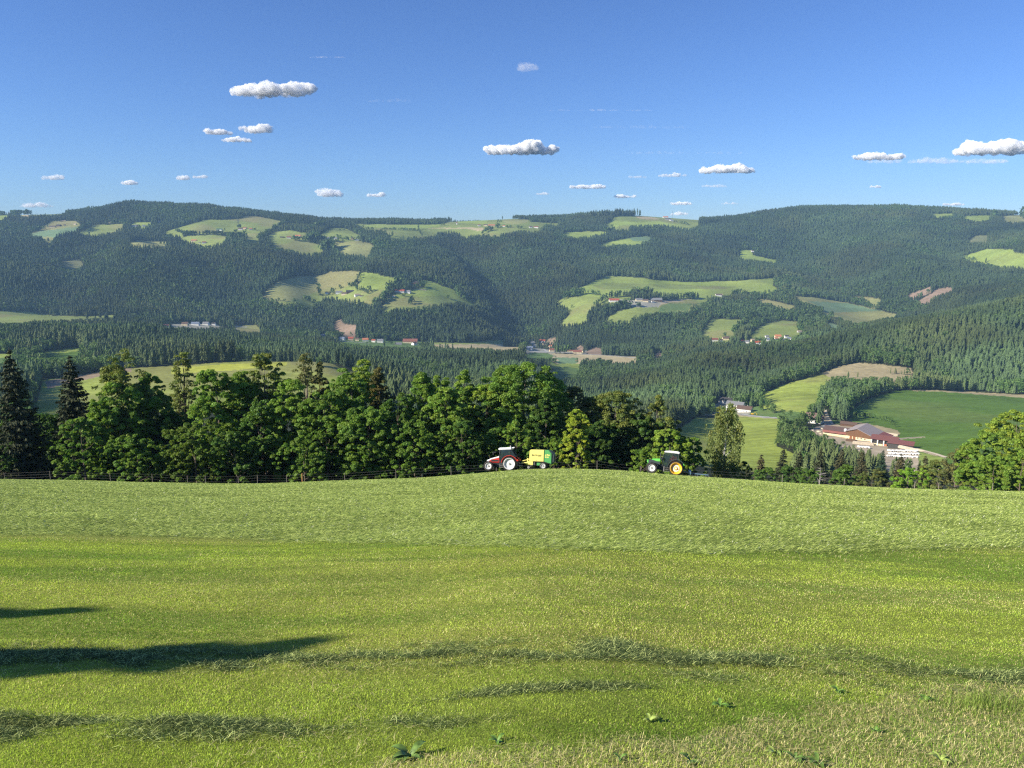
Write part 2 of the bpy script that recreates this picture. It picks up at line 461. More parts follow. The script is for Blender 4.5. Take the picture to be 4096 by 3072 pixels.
FIELDS = [  # cover, zoom key, outline, nearest and farthest distance
 ('dry','s1',[(350,500),(520,455),(700,445),(900,410),(1040,385),(950,330),(650,335),(540,390),(480,450)],2500,3900),
 ('teal','s1',[(370,500),(480,462),(640,440),(740,428),(1000,398),(960,440),(760,470),(690,530),(540,520),(430,508)],2500,3900),
 ('dry','s1',[(540,525),(680,535),(660,590),(600,600),(550,560)],2400,3900),
 ('meadow','s1',[(1010,475),(1190,378),(1560,368),(1545,410),(1430,465),(1300,480),(1100,495)],2400,3900),
 ('bright','s1',[(1700,350),(1910,342),(1900,365),(1800,395),(1640,385)],2400,3900),
 ('dry','s1',[(1600,612),(1720,578),(1900,580),(2110,598),(2090,640),(1900,612),(1700,622)],2300,3500),
 ('bright','s1',[(-900,240),(0,232),(140,232),(20,310),(-300,350)],2800,4100),
 ('meadow','s1',[(-900,215),(150,222),(800,205),(850,222),(640,250),(260,248)],3300,4500),
 ('tan','s1',[(260,246),(370,248),(360,262),(270,262)],3200,4500),
 ('scrub','s1',[(770,840),(1000,810),(1060,880),(900,950),(850,940)],2200,3000),
 ('meadow','s2',[(60,340),(200,295),(400,235),(600,185),(800,185),(990,180),(1090,140),(1200,140),(1400,175),(1560,215),(1500,265),(1400,295),(1260,345),(1240,465),(1070,455),(1140,400),(1080,350),(900,345),(800,330),(700,330),(600,325),(290,325),(290,380),(100,380)],2300,3900),
 ('dry','s2',[(1000,180),(1090,142),(1200,142),(1400,177),(1540,215),(1400,240),(1200,230)],2300,3900),
 ('meadow','s2',[(240,415),(400,388),(680,378),(860,400),(800,455),(640,500),(560,505),(380,455),(300,440)],2300,3900),
 ('meadow','s2',[(1370,390),(1460,345),(1630,315),(1780,345),(1850,350),(1840,400),(1760,400),(1870,450),(2050,520),(2060,595),(1830,605),(1640,560),(1450,525),(1400,440)],2300,3900),
 ('meadow','s2',[(2020,385),(2130,300),(2212,290),(2300,292),(2400,320),(2500,370),(2560,420),(2450,440),(2212,400),(2080,400)],2300,3900),
 ('dry','s3',[(110,480),(350,455),(560,480),(620,520),(560,560),(575,635),(420,615),(180,605),(190,560)],2300,3900),
 ('meadow','s3',[(320,225),(490,240),(1160,250),(1450,242),(1640,195),(2212,180),(2212,380),(1900,370),(1720,400),(1700,350),(1600,320),(1420,340),(1380,375),(1240,400),(1020,400),(900,410),(800,400),(860,360),(700,320),(560,315),(500,290),(450,260)],2600,4600),
 ('bright','s3',[(500,245),(1160,252),(1450,246),(1440,275),(1100,300),(700,290),(520,270)],2600,4600),
 ('bright','s3',[(1650,200),(2212,183),(2212,230),(1900,240),(1680,220)],2600,4600),
 ('tan','s3',[(1220,302),(1500,288),(1850,282),(2000,290),(1990,332),(1900,322),(1800,296),(1500,300)],2600,4600),
 ('meadow','s4',[(0,186),(390,188),(430,215),(690,225),(690,237),(560,240),(500,300),(340,290),(250,310),(60,340),(0,335)],2600,4700),
 ('dry','s4',[(150,190),(390,190),(400,215),(300,240),(170,235)],2600,4700),
 ('bright','s4',[(740,345),(760,320),(1000,308),(1140,308),(1180,320),(1000,345),(870,364),(800,352)],2600,4500),
 ('bright','s4',[(1100,432),(1250,400),(1400,370),(1570,355),(1610,372),(1520,410),(1510,427),(1420,442),(1250,430),(1110,444)],2500,4500),
 ('teal','s4',[(1400,372),(1570,356),(1608,372),(1520,405),(1420,400)],2500,4500),
 ('meadow','s4',[(1235,170),(1300,157),(1500,157),(1505,115),(1600,125),(1700,155),(1850,176),(2075,178),(2075,240),(1980,272),(1780,240),(1600,240),(1400,240),(1390,272),(1260,278),(1200,260),(1165,240),(1230,200)],2600,4800),
 ('bright','s4',[(1240,210),(1700,212),(1960,262),(1780,238),(1400,238),(1260,262),(1180,240)],2600,4800),
 ('tan','s4',[(1440,160),(1640,170),(1700,188),(1520,190)],2600,4800),
 ('bright','C',[(300,440),(370,440),(375,405),(440,405),(455,440),(600,470),(600,482),(480,468)],2300,3900),
 ('bright','C',[(1810,185),(1990,180),(1990,212),(1900,217),(1830,200)],2600,4700),
 ('dry','C',[(2060,185),(2190,180),(2400,200),(2400,225),(2100,220),(2070,200)],2600,4700),
 ('bright','C',[(1615,170),(1750,170),(1750,182),(1640,187)],2600,4700),
 ('bright','C',[(1805,450),(1970,398),(2140,402),(2150,425),(2300,435),(2300,520),(2130,505),(2060,512),(1980,492),(1850,462)],2200,3900),
 ('brown','C',[(1515,740),(1590,700),(1650,655),(1740,650),(1740,668),(1660,690),(1580,735),(1560,750)],2000,3200),
 ('brown','C',[(1450,700),(1600,645),(1620,652),(1470,712)],2000,3200),
 ('scrub','C',[(1850,350),(1900,310),(1980,312),(1960,350)],2300,3900),
 ('bright','C',[(-100,615),(0,615),(330,605),(590,588),(585,640),(620,660),(360,680),(120,715),(0,720)],2100,3300),
 ('dry','C',[(715,705),(860,715),(1080,750),(1240,790),(1400,825),(1200,870),(1120,882),(1000,850),(910,810),(910,770),(780,745)],2000,3300),
 ('teal','C',[(800,735),(1080,752),(1200,785),(1300,800),(1000,810),(920,812),(905,775)],2000,3300),
 ('dry','C',[(1060,705),(1200,712),(1300,730),(1240,760),(1180,722)],2000,3300),
 ('dry','C',[(460,725),(560,730),(740,770),(690,787),(600,762)],2000,3300),
 ('meadow','C',[(115,950),(190,850),(380,860),(390,885),(320,930),(330,962),(230,972),(150,968)],1900,2700),
 ('meadow','C',[(410,965),(540,880),(640,862),(745,870),(740,920),(765,950),(720,968),(480,965)],1900,2700),
 ('darkgreen','C',[(0,735),(150,715),(120,755),(60,755),(40,800),(0,805)],2000,3000),
 ('teal','C',[(920,870),(1050,900),(970,912)],1900,2600),
 ('bright','Q',[(680,235),(800,180),(940,122),(1100,125),(1300,140),(1350,155),(1600,172),(1900,180),(2212,160),(2212,250),(1900,295),(1770,305),(1750,270),(1450,270),(1200,240),(1050,265),(850,275),(750,270)],2000,3300),
 ('meadow','Q',[(820,200),(1000,175),(1300,190),(1700,200),(2100,215),(2000,235),(1500,235),(1200,230),(900,240)],2000,3300),
 ('meadow','Q',[(490,348),(600,305),(750,298),(900,305),(1160,300),(1160,360),(870,345),(790,400),(760,500),(700,522),(525,545),(620,460),(610,390)],1950,3000),
 ('meadow','Q',[(925,500),(1050,430),(1200,395),(1400,395),(1450,345),(1640,322),(1830,318),(1820,345),(1700,370),(1680,430),(1400,440),(1200,460),(1150,505),(1000,520)],1950,3000),
 ('darkgreen','Q',[(1420,392),(1500,360),(1700,365),(1670,425),(1400,435)],1950,3000),
 ('yard','Q',[(960,330),(1160,330),(1460,335),(1440,370),(1200,385),(1160,350)],1950,3000),
 ('sand','Q',[(1460,340),(1600,330),(1640,342),(1520,350),(1400,385),(1440,350)],1950,3000),
 ('meadow','Q',[(-100,700),(0,690),(100,680),(240,650),(255,668),(200,715),(0,716),(-100,718)],1500,2300),
 ('tan','Q',[(-60,718),(165,712),(168,765),(60,770),(-60,770)],1500,2300),
 ('darkgreen','Q',[(200,820),(300,795),(430,800),(480,832),(420,850),(250,850)],1500,2300),
 ('meadow','Q',[(250,780),(380,760),(400,790),(280,792)],1500,2300),
 ('tan','Q',[(440,802),(700,812),(1260,838),(1190,862),(1080,885),(950,865),(700,845),(500,832)],1400,2300),
 ('teal','Q',[(480,835),(700,848),(640,880),(520,870)],1400,2300),
 ('yard','s5',[(470,230),(760,230),(860,400),(1000,400),(1250,390),(1250,430),(780,410),(520,410)],1500,2300),
 ('bright','s5',[(765,553),(1190,552),(1140,600),(1000,590),(830,608)],1300,2200),
 ('darkgreen','s5',[(835,605),(1000,592),(1145,603),(1150,650),(1100,705),(900,765),(855,745)],1200,2100),
 ('bright','s5',[(1410,792),(1440,760),(1490,745),(1440,802)],900,2000),
 ('brown','s5',[(740,245),(850,225),(880,250),(780,262)],1900,2600),
 ('brown','s5',[(1090,372),(1170,320),(1220,350),(1190,375)],1800,2600),
 ('brown','s5',[(1240,412),(1340,345),(1440,360),(1440,432),(1280,428)],1700,2600),
 ('brown','s5',[(2070,460),(2180,392),(2212,450),(2150,480)],1500,2600),
 ('dry','P',[(110,310),(150,240),(270,160),(430,125),(640,115),(700,85),(850,75),(975,80),(970,200),(900,215),(750,220),(650,200),(560,270),(470,310),(420,335),(250,348)],2100,3000),
 ('bright','P',[(975,88),(1100,98),(1200,125),(1300,140),(1260,200),(1200,240),(1080,245),(970,200)],2100,3000),
 ('meadow','P',[(970,205),(1080,245),(1180,245),(1200,290),(1060,372),(980,325),(800,305),(650,295),(640,335),(500,385),(430,355),(250,368),(260,350),(450,330),(560,270),(700,215)],2050,3000),
 ('bright','P',[(1160,405),(1220,310),(1300,270),(1440,240),(1540,220),(1560,185),(1500,155),(1600,165),(1700,210),(1810,240),(1840,290),(1950,330),(2020,358),(1900,348),(1750,348),(1500,384),(1270,400),(1180,424)],2050,3000),
 ('meadow','P',[(1165,405),(1220,320),(1500,300),(1700,290),(1840,320),(1950,340),(1750,348),(1500,384),(1270,400),(1180,424)],2050,3000),
 ('brown','P',[(740,545),(800,495),(830,540),(950,555),(930,615),(820,622),(750,592)],1900,2600),
 ('dry','P',[(-40,545),(60,560),(90,610),(20,610),(-40,600)],1700,2400),
 ('dry','A',[(1520,905),(1600,888),(1660,893),(1700,938),(1560,928)],1700,2400),
 ('yard','A',[(1040,885),(1300,880),(1600,900),(1600,905),(1100,905)],1700,2400),
 ('darkgreen','P',[(740,690),(900,665),(1100,690),(1500,700),(1530,745),(1300,745),(900,730)],1600,2400),
 ('tan','P',[(1540,727),(2000,722),(2240,722),(2240,770),(1990,755),(1700,752)],1500,2400),
 ('meadow','P',[(1500,705),(1900,712),(2120,690),(2240,683),(2240,722),(1540,725)],1500,2400),
 ('meadow','A',[(-500,790),(0,800),(190,805),(330,830),(500,835),(750,828),(740,842),(480,852),(300,862),(60,880),(-500,890)],1650,2400),
 ('bright','A',[(-500,1085),(0,1080),(90,1072),(100,1100),(0,1145),(-500,1160)],950,1360),
 ('darkgreen','A',[(-500,1110),(0,1105),(100,1085),(100,1105),(0,1145),(-500,1160)],950,1360),
 ('bright','A',[(240,1068),(490,1036),(540,1055),(300,1085)],950,1360),
 ('deep','A',[(280,1085),(530,1057),(530,1095),(420,1118),(330,1112)],950,1360),
 ('mown','z4',[(280,275),(640,225),(830,200),(1100,185),(1400,165),(1700,142),(1850,138),(2100,150),(2212,200),(2300,225),(2300,420),(1300,560),(200,560)],560,1090),
 ('soil','z4',[(290,285),(640,222),(850,198),(850,222),(660,248),(430,300),(310,335)],560,1090),
 ('yellow','z4',[(1110,197),(1400,177),(1700,163),(1860,158),(1860,182),(1500,212),(1110,237)],560,1090),
 ('meadow','z4',[(1850,140),(2100,152),(2212,205),(2300,235),(2212,260),(1900,180)],560,1090),
 ('yellow','z4',[(660,255),(840,225),(840,260),(680,300)],560,1090),
 ('mown','z6',[(-200,700),(-60,620),(60,535),(120,498),(330,498),(640,530),(600,640),(560,690),(640,720),(740,760),(700,790),(300,790),(0,820),(-200,800)],430,900),
 ('straw','z6',[(120,498),(330,494),(640,525),(640,532),(330,508),(120,508)],430,1000),
 ('darkgreen','R',[(370,110),(480,140),(560,190),(720,215),(880,210),(880,275),(720,282),(450,250),(350,200)],700,1000),
 ('mown','z6',[(480,380),(640,310),(900,235),(965,262),(900,300),(880,400),(770,485),(700,478),(600,440),(540,400)],780,1360),
 ('tan','z6',[(895,232),(1000,190),(1130,165),(1300,175),(1480,200),(1500,240),(1300,260),(1100,262),(975,262)],900,1460),
 ('deep','z6',[(1075,485),(1200,400),(1380,345),(1520,345),(1700,352),(2000,362),(2212,378),(2700,400),(2700,800),(2212,860),(1800,790),(1480,712),(1400,640),(1390,590),(1330,540),(1100,512)],440,1200),
 ('straw','z6',[(1480,338),(1700,343),(2212,372),(2600,390),(2600,410),(2212,392),(1700,352),(1500,348)],820,1300),
 ('sand','s7',[(140,440),(250,395),(440,370),(470,350),(560,360),(860,400),(1250,480),(1420,520),(1430,570),(1400,590),(1650,690),(1740,770),(1760,830),(1700,900),(1300,860),(1160,790),(1040,790),(1000,710),(850,730),(700,700),(640,660),(500,650),(420,540),(300,540),(200,510)],430,900),
 ('grey','s7',[(280,390),(360,350),(480,360),(420,400),(330,400)],430,900),
 ('sand','s7',[(335,110),(360,100),(420,240),(500,365),(430,370),(370,250)],430,950),
 ('straw','s7',[(640,350),(900,330),(1150,380),(1420,440),(1480,490),(1420,540),(1260,480),(900,380)],430,900),
 ('grey','s7',[(1250,540),(1400,520),(1420,570),(1330,590)],430,900),
 ('darkgreen','s7',[(440,270),(620,320),(800,340),(640,360),(500,350)],430,900),
 ('sand','s7',[(1390,575),(1600,555),(1840,540),(1850,550),(1600,570),(1400,590)],430,900),
 ('sand','s7',[(1650,700),(1800,740),(2000,795),(2160,845),(2150,858),(1900,795),(1700,745)],430,900),
 ('bright','s7',[(1760,780),(1900,800),(2130,858),(2100,900),(1750,900)],430,900),
 ('grey','R',[(360,232),(500,252),(720,268),(720,278),(480,262),(350,245)],430,1000),
 ('yard','R',[(120,150),(200,120),(350,190),(460,200),(440,235),(360,245),(120,180)],700,1100),
]
KEYS = sorted(COL)
cover = np.full((RH, RW), -1, np.int16)
fy0 = np.array([f[3] for f in FIELDS], float); fy1 = np.array([f[4] for f in FIELDS], float)
def raster(poly, arr, val):
    P = np.array([((a - RU0) / RS, (b - RV0) / RS) for a, b in poly])
    x0, x1 = int(max(0, P[:, 0].min())), int(min(RW - 1, P[:, 0].max() + 1))
    y0, y1 = int(max(0, P[:, 1].min())), int(min(RH - 1, P[:, 1].max() + 1))
    if x1 <= x0 or y1 <= y0: return
    X, Y = np.meshgrid(np.arange(x0, x1 + 1) + 0.5, np.arange(y0, y1 + 1) + 0.5)
    X = X + (vnoise(X / 5, Y / 5, 4) - 0.5) * 2.0; Y = Y + (vnoise(X / 5, Y / 5, 8) - 0.5) * 1.6
    ins = np.zeros(X.shape, bool)
    n = len(P)
    for i in range(n):
        xa, ya = P[i]; xb, yb = P[(i + 1) % n]
        if ya == yb: continue
        c = ((ya > Y) != (yb > Y)) & (X < (xb - xa) * (Y - ya) / (yb - ya) + xa)
        ins ^= c
    sub = arr[y0:y1 + 1, x0:x1 + 1]
    sub[ins] = val
for i, (c, k, pts, a, b) in enumerate(FIELDS):
    raster(zp(k, pts), cover, i)
def look(arr, u, v, out=-1):
    i = ((u - RU0) / RS).astype(int); j = ((v - RV0) / RS).astype(int)
    ok = (i >= 0) & (i < RW) & (j >= 0) & (j < RH)
    return np.where(ok, arr[np.clip(j, 0, RH - 1), np.clip(i, 0, RW - 1)], out)
def field_at(u, v, y, slack=0.0):
    f = look(cover, u, v)
    fi = np.clip(f, 0, len(FIELDS) - 1)
    return np.where((f >= 0) & (y >= fy0[fi]) & (y <= fy1[fi]), f, -1)

# ------------------------------------------------------------------ ground materials
def mat_land(name, fine, coarse, bump=0.3, rough=0.95):
    m, nt, b = new_mat(name)
    at = nt.nodes.new('ShaderNodeAttribute'); at.attribute_name = 'col'
    tc = nt.nodes.new('ShaderNodeTexCoord')
    n1 = nt.nodes.new('ShaderNodeTexNoise'); n1.inputs['Scale'].default_value = fine; n1.inputs['Detail'].default_value = 8
    n1.inputs['Roughness'].default_value = 0.7
    n2 = nt.nodes.new('ShaderNodeTexNoise'); n2.inputs['Scale'].default_value = coarse; n2.inputs['Detail'].default_value = 5
    nt.links.new(tc.outputs['Object'], n1.inputs['Vector']); nt.links.new(tc.outputs['Object'], n2.inputs['Vector'])
    def rng_(n, lo, hi):
        r = nt.nodes.new('ShaderNodeMapRange'); r.inputs['From Min'].default_value = 0.3; r.inputs['From Max'].default_value = 0.7
        r.inputs['To Min'].default_value = lo; r.inputs['To Max'].default_value = hi
        nt.links.new(n.outputs['Fac'], r.inputs['Value']); return r
    r1, r2 = rng_(n1, 0.72, 1.28), rng_(n2, 0.84, 1.16)
    mu = nt.nodes.new('ShaderNodeMath'); mu.operation = 'MULTIPLY'
    nt.links.new(r1.outputs[0], mu.inputs[0]); nt.links.new(r2.outputs[0], mu.inputs[1])
    sc = nt.nodes.new('ShaderNodeVectorMath'); sc.operation = 'SCALE'
    nt.links.new(at.outputs['Color'], sc.inputs[0]); nt.links.new(mu.outputs[0], sc.inputs['Scale'])
    nt.links.new(sc.outputs[0], b.inputs['Base Color'])
    b.inputs['Roughness'].default_value = rough
    b.inputs['Specular IOR Level'].default_value = 0.1
    bp = nt.nodes.new('ShaderNodeBump'); bp.inputs['Strength'].default_value = bump; bp.inputs['Distance'].default_value = 0.5
    nt.links.new(n1.outputs['Fac'], bp.inputs['Height']); nt.links.new(bp.outputs[0], b.inputs['Normal'])
    return m
M_HILL = mat_land('hill_ground', 0.12, 0.008)
M_MEADOW = mat_land('meadow_ground', 9.0, 0.25, bump=0.5)

def grid_faces(nr, nc):
    i = np.arange(nr - 1)[:, None] * nc + np.arange(nc - 1)[None, :]
    i = i.ravel()
    return np.stack([i, i + 1, i + nc + 1, i + nc], axis=1)

# hills: one sheet from the brow of the meadow to beyond the skyline
us = np.linspace(-340, 4436, 1350)
yc_u, _ = brow(us)
tt = np.linspace(0, 1, 1250)
YY = yc_u[None, :] * (4900.0 / yc_u[None, :]) ** tt[:, None]
UU = np.broadcast_to(us[None, :], YY.shape)
ZZ = hill_z(UU, YY)
DD = YY * CP - ZZ * SP
XX = (UU - 2048) * DD / F
VV = 1536 - F * (ZZ * CP + YY * SP) / DD
fi = field_at(UU, VV, YY)
for hpx in (9, 18):                       # meadow edges run in under the trees below them
    f2 = field_at(UU, VV - hpx * np.clip(2600 / YY, 0.6, 3), YY)
    fi = np.where(fi < 0, f2, fi)
names = [f[0] for f in FIELDS]
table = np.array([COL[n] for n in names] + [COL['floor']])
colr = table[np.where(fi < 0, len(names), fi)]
# mowing and sowing lines of the fields, as bands on the land
isf = (fi >= 0)[..., None]
line = 1 + 0.16 * (fbm(XX / 60 + YY / 9, YY / 30, 21, 3)[..., None] - 0.5) * 2 + 0.22 * (fbm(XX / 240, YY / 90, 22, 3)[..., None] - 0.5) * 2
mw = np.array([1.0 if n in ('mown',) else (0.35 if n in ('bright', 'deep', 'meadow') else 0.0) for n in names] + [0.0])[np.where(fi < 0, len(names), fi)][..., None]
curve = YY + XX * 0.35 + 30 * fbm(XX / 150, YY / 150, 23, 2)
line = line * (1 + 0.13 * mw * np.sign(np.sin(curve / 2.6))[..., None] * (vnoise(XX / 30, YY / 8, 24)[..., None]))
colr = np.where(isf, colr * line, colr)
dryp = np.clip(fbm(XX / 120, YY / 120, 25, 4)[..., None] * 3 - 1.55, 0, 0.5) * isf * np.array([1.0 if n in ('meadow', 'dry', 'mown') else 0.3 for n in names] + [0])[np.where(fi < 0, len(names), fi)][..., None]
colr = colr * (1 - dryp) + np.array([0.24, 0.20, 0.09]) * dryp
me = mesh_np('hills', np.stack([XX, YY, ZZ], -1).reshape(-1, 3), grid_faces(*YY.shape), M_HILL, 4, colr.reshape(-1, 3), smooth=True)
hills = tag(link('hills', me), kind='structure')
del XX, DD, colr, line, dryp, curve, mw
# visibility horizon per column, for leaving out what the land hides
HZ_U, HZ_Y = us, YY
HZ_V = np.minimum.accumulate(VV, axis=0)
def hidden(u, v_top, y, slack=20.0):
    ui = np.clip(((u - us[0]) / (us[1] - us[0])).astype(int), 0, len(us) - 1)
    yc = yc_u[ui]
    t = np.log(np.maximum(y, yc) / yc) / np.log(4900.0 / yc)
    ti = np.clip((t * 1249).astype(int) - 3, 0, 1249)
    return v_top > np.minimum(HZ_V[ti, ui], HZ_V[0, ui]) + slack
# ------------------------------------------------------------------ buildings of the valley and the hill farms (survey list)
ROOF = {'red': (0.36, 0.085, 0.045), 'orange': (0.46, 0.17, 0.08), 'brown': (0.13, 0.085, 0.065), 'grey': (0.20, 0.20, 0.20), 'dark': (0.06, 0.055, 0.055),
        'blue': (0.16, 0.19, 0.25), 'green': (0.03, 0.09, 0.05), 'rust': (0.23, 0.09, 0.06), 'tan': (0.36, 0.28, 0.20)}
WALL = {'white': (0.78, 0.76, 0.70), 'cream': (0.72, 0.60, 0.38), 'wood': (0.12, 0.07, 0.045), 'yellow': (0.70, 0.52, 0.20), 'grey': (0.40, 0.39, 0.37), 'pink': (0.62, 0.42, 0.32)}
